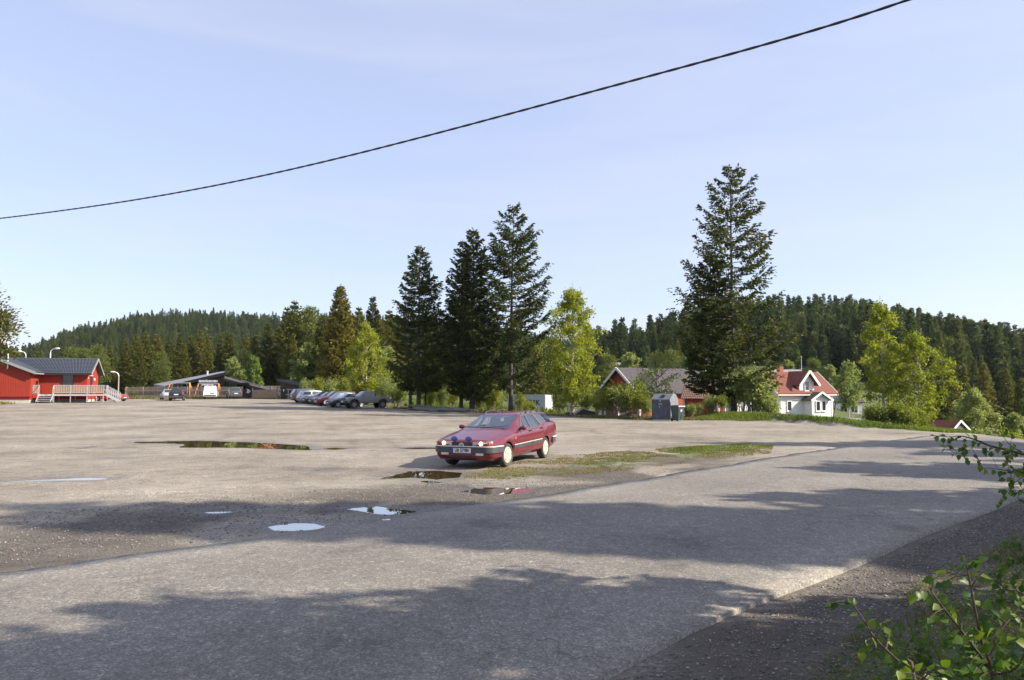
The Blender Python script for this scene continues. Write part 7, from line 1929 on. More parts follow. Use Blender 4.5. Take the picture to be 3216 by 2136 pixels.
# side mouldings with pale top line
for (a, b) in ((1.34, 1.64), (1.66, 2.68), (2.72, 3.46)):
    fn = lambda q0, q1: [(b, q0), (a, q0), (a, q1), (b, q1)]
    xq('side_moulding', fn(2.66, 3.02), 'bumper', 0.018); xq('moulding_strip', fn(3.03, 3.07), 'white', 0.020, nv=1)
xq('waist_strip', [(4.85, 4.02), (0.75, 4.10), (0.75, 4.14), (4.85, 4.06)], 'chrome', 0.010, nu=20, nv=1)
for sd in (-1, 1):
    for (x0, x1) in ((1.605, 1.62), (2.69, 2.705), (3.62, 3.635)): xpm(xs_.quad([(x1, 2.1), (x0, 2.1), (x0, 4.96), (x1, 4.96)], 1, 8, 0.003, sd), 'panel_gap', M['arch'])
# dark grey window surround and pillars
M['pillar'] = simple('grey_pillar_trim', (0.065, 0.062, 0.064), 0.45, var=0.08)
for c in ([(1.98, 5.02), (1.70, 5.02), (2.40, 5.96), (2.46, 5.90)], [(2.76, 5.08), (2.66, 5.08), (2.72, 5.93), (2.80, 5.93)], [(3.80, 5.06), (3.50, 5.06), (3.26, 5.94), (3.44, 5.94)]): xq('pillar_trim', c, 'pillar', 0.006)
xq('roof_trim', [(4.50, 5.90), (2.44, 5.90), (2.44, 6.0), (4.50, 6.0)], 'pillar', 0.006, nu=14, nv=1)
xq('window_sill_trim', [(3.52, 5.0), (1.75, 5.0), (1.75, 5.10), (3.52, 5.10)], 'pillar', 0.006, nu=14, nv=1)
xq('quarter_bar', [(3.40, 5.10), (3.36, 5.10), (3.10, 5.90), (3.13, 5.90)], 'pillar', 0.008, nu=1, nv=4); xq('quarter_bar', [(2.30, 5.10), (2.27, 5.10), (2.44, 5.90), (2.47, 5.90)], 'pillar', 0.008, nu=1, nv=4)
# nose: headlights with lit bulbs, grille, emblem, plate, spot lamps, fog lamps
M['bulb'] = simple('lit_headlamp_bulb', (1, 0.75, 0.4), 0.4, emit=((1.0, 0.62, 0.26), 3.2))
for sd in (-1, 1):
    mm = MB(); mm.prism([(-0.006, sd * 0.30, 0.60), (-0.006, sd * 0.30, 0.70), (0.02, sd * 0.66, 0.712), (0.10, sd * 0.775, 0.715), (0.10, sd * 0.78, 0.605), (0.02, sd * 0.68, 0.60)], (0.05, 0, 0))
    hl = xpm(mm, 'headlight', M['clearlens'], fix=True, smooth=None)
    mm = MB(); mm.lathe([(0.0, -0.014), (0.045, -0.010), (0.05, 0.0)], (-0.004, sd * 0.535, 0.655), 'X', 14); xpm(mm, 'bulb', M['bulb'], hl, fix=True)
    mm = MB(); mm.box((0.05, sd * 0.735, 0.66), (0.06, 0.05, 0.075)); xpm(mm, 'indicator', M['amber'], hl, fix=True, smooth=None)
    mm = MB(); mm.lathe([(0.0, -0.012), (0.06, -0.009), (0.080, 0.0), (0.080, 0.025), (0.055, 0.05), (0.0, 0.06)], (0, 0, 0), 'X', 20)
    me = mm.mesh('spot_lamp', M['bluepole'], 40); me.transform(Matrix.Translation((-0.05 - XL / 2, sd * 0.205, 0.775)) @ Matrix.Diagonal((1, 1.2, 0.78, 1)))
    sl = obj('spot_lamp', me, XC)
    xb('bracket', (0.0, sd * 0.205, 0.69), (0.03, 0.03, 0.09), 'black', sl)
    xb('fog_lamp', (0.015, sd * 0.50, 0.385), (0.05, 0.22, 0.06), 'clearlens')
M['bluelens'] = simple('blue_lamp_cover', (0.02, 0.06, 0.30), 0.12, var=0.1, coat=1.0)
for o in XC.children:
    if o.name.startswith('spot_lamp'): o.data.materials[0] = M['bluelens']
g_ = xb('grille', (0.005, 0, 0.65), (0.06, 0.58, 0.085), 'black')
for k in range(3): xb('grille_bar', (-0.027, 0, 0.625 + 0.025 * k), (0.008, 0.56, 0.008), 'bumper', g_)
for k in range(2):
    mm = MB(); zz = 0.632 + 0.036 * k
    mm.prism([(-0.032, -0.075, zz - 0.03), (-0.032, 0.0, zz + 0.015), (-0.032, 0.075, zz - 0.03), (-0.032, 0.075, zz - 0.048), (-0.032, 0.0, zz - 0.005), (-0.032, -0.075, zz - 0.048)], (-0.01, 0, 0)); xpm(mm, 'chevron_emblem', M['chrome'], fix=True, smooth=None)
xb('air_intake', (0.035, 0, 0.33), (0.04, 0.78, 0.07), 'black')
np_ = xb('number_plate', (-0.052, 0.0, 0.475), (0.014, 0.54, 0.118), 'plate')
M['plateblue'] = simple('plate_blue_band', (0.02, 0.05, 0.38), 0.5, var=0.03)
pb = MB(); pb.box((-0.0602, 0.250, 0.475), (0.003, 0.042, 0.116)); xpm(pb, 'country_band', M['plateblue'], np_, fix=True, smooth=None)
lt = text_mesh('UR 57789', 0.118, 0.0015, M['black'], bold=0.0035, sx=0.84)
lt.transform(Matrix.Translation((-0.0615 - XL / 2, -0.018, 0.473)) @ Matrix.Rotation(R(-90), 4, 'Z') @ Matrix.Rotation(R(90), 4, 'X')); obj('plate_lettering', lt, np_)
xb('number_plate', (XL + 0.02, 0, 0.82), (0.014, 0.52, 0.11), 'plate')
# roof rails, mirrors arms, wipers, aerial, indicators
for sd in (-1, 1):
    for (a, b) in ((2.62, 3.40), (3.46, 4.30)):
        za_, zb_ = xs_.sec(a)[6][1], xs_.sec(b)[6][1]
        yy = sd * 0.56
        mm = MB(); mm.tube([(a, yy, za_ + 0.015), (a + 0.09, yy, za_ + 0.065), (b - 0.09, yy, zb_ + 0.065), (b, yy, zb_ + 0.015)], 0.015, n=8)
        rr_ = xpm(mm, 'roof_rail', M['pillar'], fix=True)
        xb('rail_foot', ((a + b) / 2, yy, (za_ + zb_) / 2 + 0.045), (0.06, 0.03, 0.09), 'black', rr_)
    xpm(xs_.quad([(1.48, 3.55), (1.42, 3.55), (1.42, 3.75), (1.48, 3.75)], 1, 1, 0.012, sd), 'side_indicator', M['amber'])
for y0, y1 in ((-0.62, -0.02), (0.05, 0.62)):
    x_ = 1.50; z_ = float(np.interp(1.5, *xs_.top)) + 0.02
    mm = MB(); mm.bar((1.42, y1, z_ - 0.02), (1.53, y0, z_ + 0.03), 0.016, 0.012); xpm(mm, 'wiper', M['black'], fix=True, smooth=None)
mm = MB(); mm.tube([(2.62, 0.0, 1.37), (2.55, 0, 1.42)], 0.008, n=6); xpm(mm, 'aerial', M['black'], fix=True)
# cabin
for sd in (-1, 1):
    for xx in (2.52, 3.40):
        mm = MB(); mm.box((xx, sd * 0.36, 0.58), (0.50, 0.50, 0.14)); mm.bar((xx + 0.22, sd * 0.36, 0.6), (xx + 0.42, sd * 0.36, 1.02), 0.46, 0.12); mm.bar((xx + 0.43, sd * 0.36, 1.06), (xx + 0.46, sd * 0.36, 1.20), 0.24, 0.09)
        xpm(mm, 'car_seat', M['seat'], fix=True, smooth=None)
mm = MB(); mm.prism([(1.66, -0.72, 0.60), (2.02, -0.72, 0.60), (2.02, -0.72, 0.86), (1.66, -0.72, 0.93)], (0, 1.44, 0)); ds = xpm(mm, 'dashboard', M['seat'], fix=True, smooth=None)
mm = MB(); pts = [(2.22 - 0.05 * math.cos(a), 0.36 + 0.18 * math.sin(a), 0.88 + 0.17 * math.cos(a)) for a in np.linspace(0, 2 * math.pi, 17)]; mm.tube(pts, 0.014, n=6); mm.bar((2.02, 0.36, 0.80), (2.22, 0.36, 0.88), 0.05); xpm(mm, 'steering_wheel', M['black'], fix=True)
xb('paper_note', (1.80, 0.52, 0.935), (0.10, 0.12, 0.006), 'plate', ds)
xb('rear_view_mirror', (2.36, 0, 1.27), (0.03, 0.22, 0.06), 'black')
# hub cap slots and bolts
sl_m = MB()
for k in range(5):
    a = 2 * math.pi * k / 5 + 0.5; c, s_ = math.cos(a), math.sin(a)
    sl_m.box((0.165 * c, 0.103, 0.165 * s_), (0.016, 0.010, 0.055), Matrix.Rotation(-a + R(18), 3, 'Y'))
    sl_m.box((0.055 * math.cos(a + .6), 0.099, 0.055 * math.sin(a + .6)), (0.016, 0.008, 0.016))
slm = sl_m.mesh('hubcap_slots', M['arch'])
for w_ in [o for o in XC.children if o.name.startswith('wheel')]: obj('hubcap_slots', slm, w_)

# ---- the other cars
def P_(n, c, **k): return paint(n, c, **k)
rowdir = Vector((-0.53, 0.85)); A0 = Vector((-14.6, 79.0))
def slot(k): q = A0 + rowdir * (2.65 * k); return q.x, q.y
AX = 32.0
# pickup: cab and open bed
def pickup():
    L = 5.0
    sp = dict(L=L, fa=0.85, wb=3.0, wr=0.40, tw=0.26, th=0.19, gap=0.07, archz=0.03, style='steel', rim=M['steelwheel'],
        bot=[(0, 0.62), (0.15, 0.52), (L, 0.55)], w=[(0, 0.74), (0.1, 0.82), (0.4, 0.85), (L - 0.1, 0.85), (L, 0.84)],
        belt=[(0, 0.95), (0.3, 1.05), (1.35, 1.14), (3.0, 1.16), (3.06, 1.14), (L, 1.14)],
        top=[(0, 0.98), (0.08, 1.06), (0.5, 1.12), (1.38, 1.20), (1.98, 1.70), (2.15, 1.735), (2.80, 1.73), (2.98, 1.70), (3.04, 1.155), (L, 1.155)],
        wt=[(0, 0.70), (1.38, 0.74), (1.98, 0.64), (2.9, 0.64), (3.04, 0.78), (L, 0.78)],
        ws=(1.38, 1.98), mir=1.72, win=[[(2.48, 5.12), (1.80, 5.12), (2.08, 5.86), (2.46, 5.86)], [(2.92, 5.12), (2.62, 5.12), (2.62, 5.86), (2.90, 5.86)]],
        doors=[(1.50, 2.52, 2.3, 4.92)], lamps=[([(0.22, 4.0), (0.03, 4.0), (0.03, 4.8), (0.22, 4.8)], 'clearlens', 'headlight'), ([(L - 0.01, 3.4), (L - 0.12, 3.4), (L - 0.12, 4.8), (L - 0.01, 4.8)], 'redlens', 'taillight')],
        boxes=[('grille', (0.02, 0, 0.92), (0.08, 1.1, 0.20), 'black'), ('bumper', (0.0, 0, 0.66), (0.22, 1.66, 0.18), 'black'), ('bumper', (L + 0.03, 0, 0.68), (0.14, 1.5, 0.12), 'black'), ('roll_bar', (3.16, 0, 1.28), (0.07, 1.5, 0.05), 'black'), ('number_plate', (-0.12, 0, 0.68), (0.012, 0.5, 0.11), 'plate')])
    # the bed is a hollow behind the cab
    def cuts(s):
        c = MB(); c.box((4.02, 0, 1.06), (1.80, 1.44, 0.62)); return [c.mesh('cutter', M['arch'])]
    x_, y_ = slot(0)
    # dark glass, so no cabin cavity
    t, s, pm = build_car('pickup_truck', 'matt grey lifted pickup truck at the near end of the parked row', 'pickup', sp, simple('matt_grey_paint', (0.24, 0.24, 0.23), 0.6, var=0.10, dirt=(0.24, 0.23, 0.21), dirt_amt=0.4), x_, y_, AX + 180, hollow=cuts)
    for o in t.children:
        if o.name.startswith(('windscreen', 'side_window')): o.data.materials[0] = M['carglass']
    for a in (0.85, 3.85):
        for sd in (-1, 1):
            mm = MB(); mm.tube([(a + 0.52 * math.cos(b), sd * 0.865, 0.44 + 0.50 * math.sin(b)) for b in np.linspace(0.05, math.pi - 0.05, 11)], 0.035, n=6); pm(mm, 'wheel_flare', M['bumper'], fix=True)
    mm = MB(); mm.tube([(3.10, sd_, 1.15) for sd_ in (-0.7,)] + [(3.12, -0.66, 1.66), (3.12, 0.66, 1.66), (3.10, 0.7, 1.15)], 0.03, n=8); pm(mm, 'roll_hoop', M['black'], fix=True)
    mm = MB(); mm.box((0.95, 0.0, 1.20), (0.35, 0.5, 0.07)); pm(mm, 'hood_scoop', M['black'], fix=True, smooth=None)
    return t
pickup()
GR = 'cars parked in a row in front of the trees'
x_, y_ = slot(1); build_car('hatchback_car', 'black car half hidden behind the grey pickup truck', 'car', spec_wagon(4.2, 0.85, 1.40, rear='hatch', style='steel', wr=0.30, wb=2.5, fa=0.85), P_('black_paint', (0.016, 0.017, 0.02), metal=0.1), x_ - 1.0, y_ - 0.4, AX + 180, GR)
x_, y_ = slot(2); build_car('hatchback_car', 'blue-grey hatchback seen from behind in the parked row', 'car', spec_wagon(4.2, 0.87, 1.50, rear='hatch', style='spoke', wr=0.32, wb=2.6, fa=0.85), P_('blue_grey_paint', (0.19, 0.24, 0.31), metal=0.5), x_, y_, AX, GR)
x_, y_ = slot(3); build_car('suv_car', 'dark red car with its headlights towards the lot in the parked row', 'car', spec_wagon(4.6, 0.90, 1.58, rear='wagon', style='spoke', wr=0.35, hood=1.02, belt=1.0, nose=0.74), P_('dark_red_paint', (0.075, 0.007, 0.010), metal=0.3), x_ - 0.4, y_ - 0.2, AX + 180, GR)
x_, y_ = slot(4); build_car('saloon_car', 'dark blue saloon next to the dark red car', 'car', spec_wagon(4.5, 0.87, 1.43, rear='sedan', style='spoke'), P_('dark_blue_paint', (0.025, 0.032, 0.055), metal=0.3), x_ - 0.3, y_, AX + 180, GR)
x_, y_ = slot(5); build_car('saloon_car', 'black saloon beside the silver estate in the parked row', 'car', spec_wagon(4.5, 0.87, 1.42, rear='sedan', style='spoke'), P_('black_blue_paint', (0.018, 0.022, 0.032), metal=0.2), x_ - 0.2, y_, AX + 180, GR)
x_, y_ = slot(6); build_car('estate_car', 'silver estate car showing its red tail lamp in the parked row', 'car', spec_wagon(4.55, 0.87, 1.50, rear='wagon', style='spoke'), P_('silver_paint', (0.55, 0.56, 0.58), metal=0.5), x_, y_, AX, GR)
x_, y_ = slot(7); build_car('suv_car', 'dark grey SUV at the far end of the parked row', 'car', spec_wagon(4.6, 0.89, 1.66, rear='wagon', style='spoke', wr=0.35, belt=1.02, hood=1.03, nose=0.76), P_('dark_grey_paint', (0.045, 0.048, 0.055), metal=0.3), x_, y_, AX, GR)
GF = 'cars parked along the kindergarten fence'
def rear_view(u, d): return math.degrees(math.atan2(d, bear(u, d)))
build_car('estate_car', 'black estate car with tall red tail lamps seen from behind', 'car', spec_wagon(4.7, 0.90, 1.48, rear='wagon', style='spoke', lamps=[([(0.34, 4.4), (0.04, 4.2), (0.06, 5.0), (0.36, 5.1)], 'clearlens', 'headlight'), ([(4.66, 4.4), (4.50, 4.4), (4.42, 5.9), (4.52, 5.9)], 'redlens', 'taillight')]), P_('black_estate_paint', (0.014, 0.014, 0.016), metal=0.1), bear(559, 99.5), 99.5, rear_view(559, 99.5) - 3, GF)
build_car('hatchback_car', 'silver car half hidden behind the black estate car', 'car', spec_wagon(4.3, 0.87, 1.45, rear='hatch', style='spoke'), P_('light_silver_paint', (0.60, 0.61, 0.62), metal=0.4), bear(529, 109), 109, rear_view(529, 109) + 6, GF)
build_car('minivan_car', 'dark grey minivan seen from behind right of the white van', 'minivan', spec_wagon(4.7, 0.90, 1.74, rear='mpv', style='spoke', hood=1.05, belt=1.02, nose=0.74, xw0=1.05, xw1=1.95), P_('grey_minivan_paint', (0.085, 0.088, 0.092), metal=0.3), bear(736, 114.5), 114.5, rear_view(736, 114.5) + 8, GF)
vs = spec_wagon(4.8, 0.94, 1.90, rear='van', style='steel', hood=1.10, belt=1.12, nose=0.78, xw0=0.95, xw1=1.75, wr=0.33)
vs['wt'] = [(0, 0.56), (0.25, 0.72), (0.95, 0.78), (1.75, 0.74), (4.6, 0.76), (4.8, 0.76)]
vs['win'] = vs['win'][:1]; vs.pop('rw')
vs['top'] = [(0, 0.76), (0.06, 0.84), (0.30, 0.93), (0.95, 1.13), (1.75, 1.86), (2.1, 1.90), (4.70, 1.88), (4.8, 1.82)]
vs['belt'] = [(0, 0.70), (0.25, 0.84), (0.95, 1.07), (2.6, 1.12), (4.8, 1.12)]
vs['w'] = vs['w'][:5] + [(4.7, 0.93), (4.8, 0.91)]
vs['bot'] = [(0, 0.30), (0.12, 0.24), (4.7, 0.30), (4.8, 0.40)]
vs['lamps'] = [vs['lamps'][0], ([(4.80, 3.2), (4.66, 3.2), (4.66, 5.5), (4.80, 5.5)], 'redlens', 'taillight')]
M['greenplate'] = simple('green_number_plate', (0.03, 0.20, 0.15), 0.5, var=0.05)
vs['boxes'] = [b for b in vs['boxes'] if not (b[0] == 'number_plate' and b[1][0] > 1)] + [('number_plate', (4.812, 0.30, 0.80), (0.012, 0.5, 0.16), 'greenplate'), ('door_gap', (4.803, 0, 1.10), (0.006, 0.016, 1.4), 'arch'), ('door_handle', (4.815, -0.12, 1.02), (0.03, 0.16, 0.04), 'black'), ('brake_lamp', (4.78, 0, 1.87), (0.06, 0.30, 0.035), 'redlens')]
build_car('white_van', 'white panel van seen from behind with a green number plate', 'van', vs, P_('white_paint', (0.74, 0.74, 0.74), metal=0.0), bear(664, 113), 113, rear_view(664, 113) - 2, GF)
build_car('hatchback_car', 'bright red car behind the steps of the terrace', 'car', spec_wagon(3.9, 0.84, 1.45, rear='hatch', style='spoke', wb=2.45, fa=0.75), P_('bright_red_paint', (0.50, 0.012, 0.018), metal=0.05), bear(352, 95), 95, -12, GF)

# ------------------------------------------------------------------ saplings beside the viewpoint, leaf by leaf
def leaf_mesh(k):
    rng = np.random.default_rng(900 + k)
    n = 7; Lr = []; ts = np.linspace(0, 1, n)
    prof = np.interp(ts, [0, 0.12, 0.3, 0.55, 0.8, 1.0], [0.02, 0.26, 0.40, 0.33, 0.15, 0.0])
    V = []; curl = rng.uniform(-0.18, 0.10); fold = rng.uniform(0.12, 0.32)
    for i, t in enumerate(ts):
        zc = curl * t * t; w = prof[i] * (1 + 0.10 * rng.uniform(-1, 1))
        V += [(-w, t, zc + fold * w), (0, t, zc), (w, t, zc + fold * w)]
    F = []
    for i in range(n - 1):
        a = 3 * i; F += [(a, a + 1, a + 4, a + 3), (a + 1, a + 2, a + 5, a + 4)]
    V.append((0, -0.22, 0.02)); V.append((0.012, -0.22, 0.02)); F += [(1, 21, 22, 1)] if False else []
    me = npmesh('leaf', np.array(V), np.array(F), M['leaf_near'], smooth=True, tint=np.full(len(V), rng.random()))
    return me
LEAF = [leaf_mesh(k) for k in range(6)]
rgl = random.Random(5)
def sight(u, v, d): return Vector((bear(u, d), d, level(v, d)))

def sapling(label, stems, gap, size, seed, shoots=0.0, name='sapling', base=None, droop=0.25, jitter=0.02):
    """stems: list of (points, r0, r1); leaves set alternately along them"""
    r = random.Random(seed); o0 = base or stems[0][0][0]
    t = thing(name, label, 'sapling', tuple(o0)); o0 = Vector(o0)
    cnt = 0
    def put(p, d_, s):
        nonlocal cnt
        up = Vector((r.uniform(-.5, .5), r.uniform(-.9, .1), r.uniform(0.15, 1))).normalized()
        d_ = d_.normalized(); rt = d_.cross(up)
        if rt.length < 1e-3: rt = Vector((1, 0, 0))
        rt.normalize(); up = rt.cross(d_)
        Mx = Matrix((rt, d_, up)).transposed().to_4x4(); s *= r.uniform(0.72, 1.22)
        o = obj('leaf', LEAF[r.randrange(6)], t); o.matrix_basis = Matrix.Translation(p - o0) @ Mx @ Matrix.Diagonal((s, s, s, 1)); cnt += 1
    for (pts, r0, r1) in stems:
        P = [Vector(p) for p in pts]; n = len(P)
        # smooth the run
        Q = []
        for i in range(n - 1):
            for k in range(4):
                f = k / 4; p0, p1, p2, p3 = P[max(i - 1, 0)], P[i], P[i + 1], P[min(i + 2, n - 1)]
                Q.append(0.5 * ((2 * p1) + (p2 - p0) * f + (2 * p0 - 5 * p1 + 4 * p2 - p3) * f * f + (3 * p1 - p0 - 3 * p2 + p3) * f ** 3))
        Q.append(P[-1])
        MB().tube([q - o0 for q in Q], [r0 + (r1 - r0) * k / (len(Q) - 1) for k in range(len(Q))], n=6).build('stem', M['twig'], t, smooth=60)
        cum = [0.0]
        for a, b in zip(Q[:-1], Q[1:]): cum.append(cum[-1] + (b - a).length)
        s = cum[-1] * 0.12; sg = 1
        while s < cum[-1] and cnt < 290:
            i = max(0, min(len(Q) - 2, int(np.searchsorted(cum, s)) - 1)); f = (s - cum[i]) / max(1e-6, cum[i + 1] - cum[i]); p = Q[i].lerp(Q[i + 1], f); tg_ = (Q[i + 1] - Q[i]).normalized()
            sd = tg_.cross(Vector((0.2 * sg, -1, 0.3))).normalized() * sg
            d_ = (tg_ * 0.45 + sd * r.uniform(0.6, 1.1) + Vector((r.uniform(-.3, .3), r.uniform(-.5, .3), r.uniform(-droop - 0.35, 0.3))))
            if r.random() < shoots:
                L = r.uniform(1.2, 3.0) * size; e = p + d_.normalized() * L
                MB().tube([p - o0, (p + e) / 2 - o0 + Vector((0, 0, 0.1 * L)), e - o0], [r1 * 1.6, r1 * 1.2, r1 * 0.8], n=4).build('twig', M['twig'], t)
                for k in range(r.randint(2, 4)): put(e - d_.normalized() * L * 0.28 * k, d_.normalized() + Vector((r.uniform(-1, 1), r.uniform(-.8, .4), r.uniform(-.9 - droop, .3))), size)
            else:
                put(p + d_.normalized() * size * 0.2, d_, size)
            s += gap * r.uniform(0.6, 1.4); sg = -sg
        put(P[-1], P[-1] - P[-2], size * 0.9)
    return t

g = lambda u, v, d: sight(u, v, d)
x0, y0 = bear(3098, 3.55), 3.55
bA = Vector((x0, y0, gz1(x0, y0)))
sapling('leafy birch sapling in the lower right corner by the road verge', [
    ([bA, g(3080, 2136, 3.5), g(3054, 2029, 3.5), g(3036, 1927, 3.5), g(3025, 1855, 3.5), g(3016, 1796, 3.5), g(3007, 1767, 3.5)], 0.010, 0.002),
    ([g(3066, 2087, 3.5), g(2993, 1986, 3.45), g(2935, 1907, 3.4), g(2903, 1860, 3.4), g(2893, 1842, 3.4)], 0.006, 0.0015),
    ([g(3054, 2029, 3.5), g(3109, 1980, 3.55), g(3153, 1927, 3.6), g(3180, 1890, 3.62)], 0.005, 0.0015),
    ([g(3078, 2120, 3.5), g(3150, 2100, 3.3), g(3190, 2030, 3.25), g(3214, 1950, 3.25)], 0.006, 0.0015)], 0.017, 0.046, 1, shoots=0.42, base=bA)
x0, y0 = bear(2860, 3.3), 3.3; bB = Vector((x0, y0, gz1(x0, y0)))
sapling('leaning thin birch shoot left of the leafy sapling', [
    ([bB, g(2841, 2134, 3.3), g(2804, 2087, 3.35), g(2757, 2041, 3.4), g(2716, 1994, 3.4), g(2687, 1942, 3.4), g(2655, 1893, 3.4)], 0.007, 0.002),
    ([g(2850, 2150, 3.3), g(2905, 2100, 3.2), g(2960, 2105, 3.15)], 0.004, 0.0015)], 0.028, 0.044, 2, shoots=0.25, base=bB)
x0, y0 = 5.6, 6.6; bC = Vector((x0, y0, gz1(x0, y0)))
sapling('birch twigs hanging in from the right over the road', [
    ([bC, Vector((5.5, 6.55, 1.2)), g(3260, 1440, 6.5), g(3204, 1427, 6.5), g(3156, 1414, 6.5), g(3099, 1400, 6.45), g(3060, 1383, 6.4), g(3013, 1370, 6.4), g(2974, 1372, 6.4), g(2928, 1369, 6.4)], 0.016, 0.0015),
    ([g(3260, 1480, 6.5), g(3213, 1483, 6.45), g(3170, 1483, 6.4), g(3118, 1473, 6.4), g(3068, 1471, 6.4)], 0.006, 0.0012),
    ([g(3260, 1490, 6.5), g(3213, 1492, 6.4), g(3166, 1521, 6.35), g(3140, 1556, 6.3)], 0.006, 0.0012),
    ([g(3156, 1414, 6.5), g(3152, 1450, 6.4), g(3160, 1500, 6.4)], 0.004, 0.0012),
    ([g(3204, 1427, 6.5), g(3160, 1395, 6.5), g(3136, 1362, 6.5)], 0.004, 0.0012),
    ([g(3060, 1383, 6.4), g(3040, 1410, 6.4), g(3000, 1425, 6.35), g(2960, 1405, 6.35)], 0.003, 0.0012),
    ([g(3213, 1492, 6.4), g(3205, 1530, 6.35), g(3190, 1545, 6.3)], 0.003, 0.0012)], 0.032, 0.050, 3, shoots=0.32, base=bC, droop=0.7)
x0, y0 = bear(3300, 4.9), 4.9; bD = Vector((x0, y0, gz1(x0, y0)))
sapling('low bushy birch at the right border on the verge', [
    ([bD, g(3230, 1850, 4.9), g(3180, 1760, 4.9), g(3140, 1715, 4.9)], 0.008, 0.002),
    ([bD, g(3250, 1800, 4.9), g(3210, 1700, 4.95)], 0.007, 0.002),
    ([bD, g(3200, 1900, 4.8), g(3130, 1850, 4.8), g(3080, 1800, 4.8)], 0.006, 0.002),
    ([bD, g(3190, 1980, 4.7), g(3100, 1960, 4.7), g(3020, 1900, 4.7)], 0.006, 0.002)], 0.020, 0.046, 4, shoots=0.45, base=bD)
for k, (u, d) in enumerate([(2900, 5.0), (2985, 4.6), (3120, 5.3), (2780, 4.7), (3060, 5.0), (3150, 4.4), (2940, 5.5), (3200, 4.8), (2840, 5.4), (3010, 4.2)]):
    x0 = bear(u, d); b_ = Vector((x0, d, gz1(x0, d))); r = random.Random(40 + k)
    st = []
    for j in range(4):
        e = b_ + Vector((r.uniform(-.35, .25), r.uniform(-.25, .25), r.uniform(0.18, 0.55))); st.append(([b_ + Vector((0, 0, -0.02)), (b_ + e) / 2 + Vector((r.uniform(-.05, .05), 0, 0.08)), e], 0.004, 0.001))
    sapling('knee-high birch seedling among the weeds on the verge', st, 0.022, 0.040, 50 + k, shoots=0.3, base=b_)['group'] = 'birch seedlings on the verge'

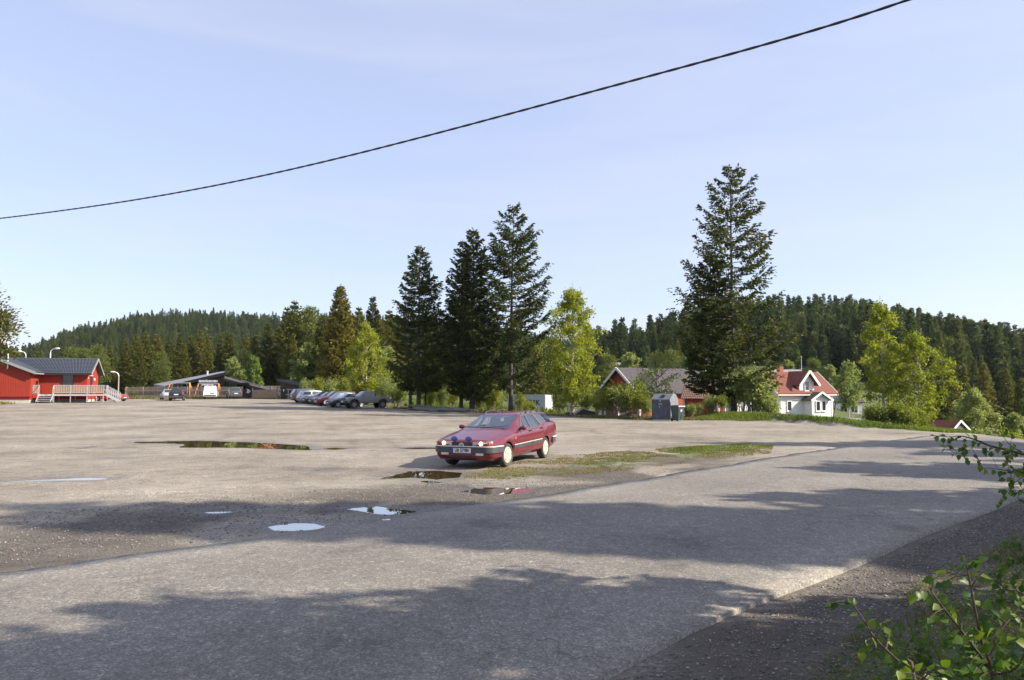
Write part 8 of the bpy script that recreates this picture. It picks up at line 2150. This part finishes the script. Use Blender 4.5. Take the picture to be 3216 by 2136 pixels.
# ------------------------------------------------------------------ person bending over the gate
def person():
    x, y = bear(787, 116.9), 116.9
    t = thing('person', 'person in a white top bending forward behind the timber gate', 'person', (x, y, gz1(x, y)), R(20))
    J = {'pel': (0, 0, 0.95), 'wst': (-0.08, -0.02, 1.12), 'chs': (-0.28, -0.05, 1.30), 'nek': (-0.40, -0.06, 1.38), 'hd0': (-0.47, -0.07, 1.40), 'hd1': (-0.58, -0.08, 1.36),
         'hl': (0, 0.10, 0.90), 'kl': (-0.05, 0.11, 0.48), 'al': (0.02, 0.12, 0.08), 'tl': (-0.14, 0.12, 0.03), 'hr': (0, -0.10, 0.90), 'kr': (-0.08, -0.11, 0.48), 'ar': (0.0, -0.12, 0.08), 'tr': (-0.16, -0.12, 0.03),
         'sl': (-0.32, 0.17, 1.30), 'el': (-0.38, 0.22, 1.02), 'wl': (-0.52, 0.18, 0.86), 'fl': (-0.60, 0.16, 0.80), 'sr': (-0.32, -0.26, 1.30), 'er': (-0.40, -0.30, 1.04), 'wr': (-0.55, -0.24, 0.90), 'fr': (-0.63, -0.22, 0.84)}
    rad = dict(pel=.15, wst=.13, chs=.15, nek=.055, hd0=.09, hd1=.095, hl=.10, kl=.065, al=.045, tl=.04, hr=.10, kr=.065, ar=.045, tr=.04, sl=.065, el=.045, wl=.032, fl=.028, sr=.065, er=.045, wr=.032, fr=.028)
    E = [('pel', 'wst'), ('wst', 'chs'), ('chs', 'nek'), ('nek', 'hd0'), ('hd0', 'hd1'), ('pel', 'hl'), ('hl', 'kl'), ('kl', 'al'), ('al', 'tl'), ('pel', 'hr'), ('hr', 'kr'), ('kr', 'ar'), ('ar', 'tr'), ('chs', 'sl'), ('sl', 'el'), ('el', 'wl'), ('wl', 'fl'), ('chs', 'sr'), ('sr', 'er'), ('er', 'wr'), ('wr', 'fr')]
    ks = list(J); me = bpy.data.meshes.new('body'); me.from_pydata([J[k] for k in ks], [(ks.index(a), ks.index(b)) for a, b in E], [])
    o = bpy.data.objects.new('body', me); link(o)
    o.modifiers.new('skin', 'SKIN'); sub = o.modifiers.new('sub', 'SUBSURF'); sub.levels = 2; sub.render_levels = 2
    for i, k in enumerate(ks):
        sv = me.skin_vertices[0].data[i]; sv.radius = (rad[k], rad[k]); sv.use_root = (k == 'pel')
    bm_ = bpy.data.meshes.new_from_object(o.evaluated_get(bpy.context.evaluated_depsgraph_get())); bpy.data.objects.remove(o)
    sk = simple('skin', (0.50, 0.30, 0.22), 0.6, var=0.05); wt_ = simple('white_shirt', (0.72, 0.71, 0.69), 0.85, var=0.05); jn = simple('dark_trousers', (0.05, 0.055, 0.08), 0.85, var=0.1)
    for m_ in (wt_, jn, sk): bm_.materials.append(m_)
    for p in bm_.polygons:
        c = p.center; p.use_smooth = True
        p.material_index = 1 if c.z < 1.0 and c.x > -0.2 else (2 if c.x < -0.41 and c.z > 1.2 or (c.x < -0.47) else 0)
    obj('body', bm_, t)
    mb = MB(); mb.lathe([(0.0, 0.11), (0.06, 0.10), (0.105, 0.04), (0.11, -0.02), (0.09, -0.08), (0.05, -0.14)], (0, 0, 0), 'Z', 16)
    mb.build('hair', simple('brown_hair', (0.20, 0.075, 0.025), 0.7, var=0.2), t, smooth=60, loc=(-0.52, -0.075, 1.43), rot=(0, R(-55), 0))
person()

# ------------------------------------------------------------------ thin air between here and the hills
hz = MB(); hz.box((0, 1450, 62), (5600, 3900, 160))
hm, hnt, hN, hL, ho = new_mat('air_haze')
pv = hN.new('ShaderNodeVolumePrincipled'); pv.inputs['Color'].default_value = (0.82, 0.90, 1.0, 1); pv.inputs['Density'].default_value = 0.00007; pv.inputs['Anisotropy'].default_value = 0.35
hL.new(pv.outputs[0], ho.inputs['Volume'])
tag(hz.build('haze', hm), 'thin blue summer haze over the hills', 'haze', kind='stuff')

# ------------------------------------------------------------------ look-alikes told apart by their place in the row
ORD = ['first', 'second', 'third', 'fourth', 'fifth', 'sixth', 'seventh', 'eighth', 'ninth', 'tenth', 'eleventh', 'twelfth', 'thirteenth', 'fourteenth']
SEG = [(420, 'behind the street lamp'), (515, 'behind the left fence end'), (610, 'behind the black estate car'), (700, 'behind the white van'), (780, 'behind the dark grey minivan'), (880, 'behind the timber gate'), (1000, 'behind the small dark shed'), (9999, 'behind the parked row')]
by = {}
for o in list(SC.objects):
    if o.parent is None and o.get('group') and o.get('label'): by.setdefault(o['label'], []).append(o)
for lab, os_ in by.items():
    if len(os_) < 2 or 'outside the right border' in lab: continue
    sub = {}
    for o in os_:
        u = 1608 + FPX * o.location.x / max(1.0, o.location.y)
        l2 = lab
        if 'behind the kindergarten fence' in lab:
            seg = next(t for lim, t in SEG if u < lim)
            l2 = {'olive spruce': 'olive spruce in tree line ', 'rounded pine': 'rounded pine in tree line ', 'green birch': 'green birch among conifers '}[' '.join(lab.split()[:2])] + seg
        sub.setdefault(l2, []).append((u, o))
    for l2, lst in sub.items():
        lst.sort(key=lambda q: q[0])
        for k, (u, o) in enumerate(lst):
            o['label'] = l2 if len(lst) == 1 else '%s, %s from left' % (l2, ORD[k])
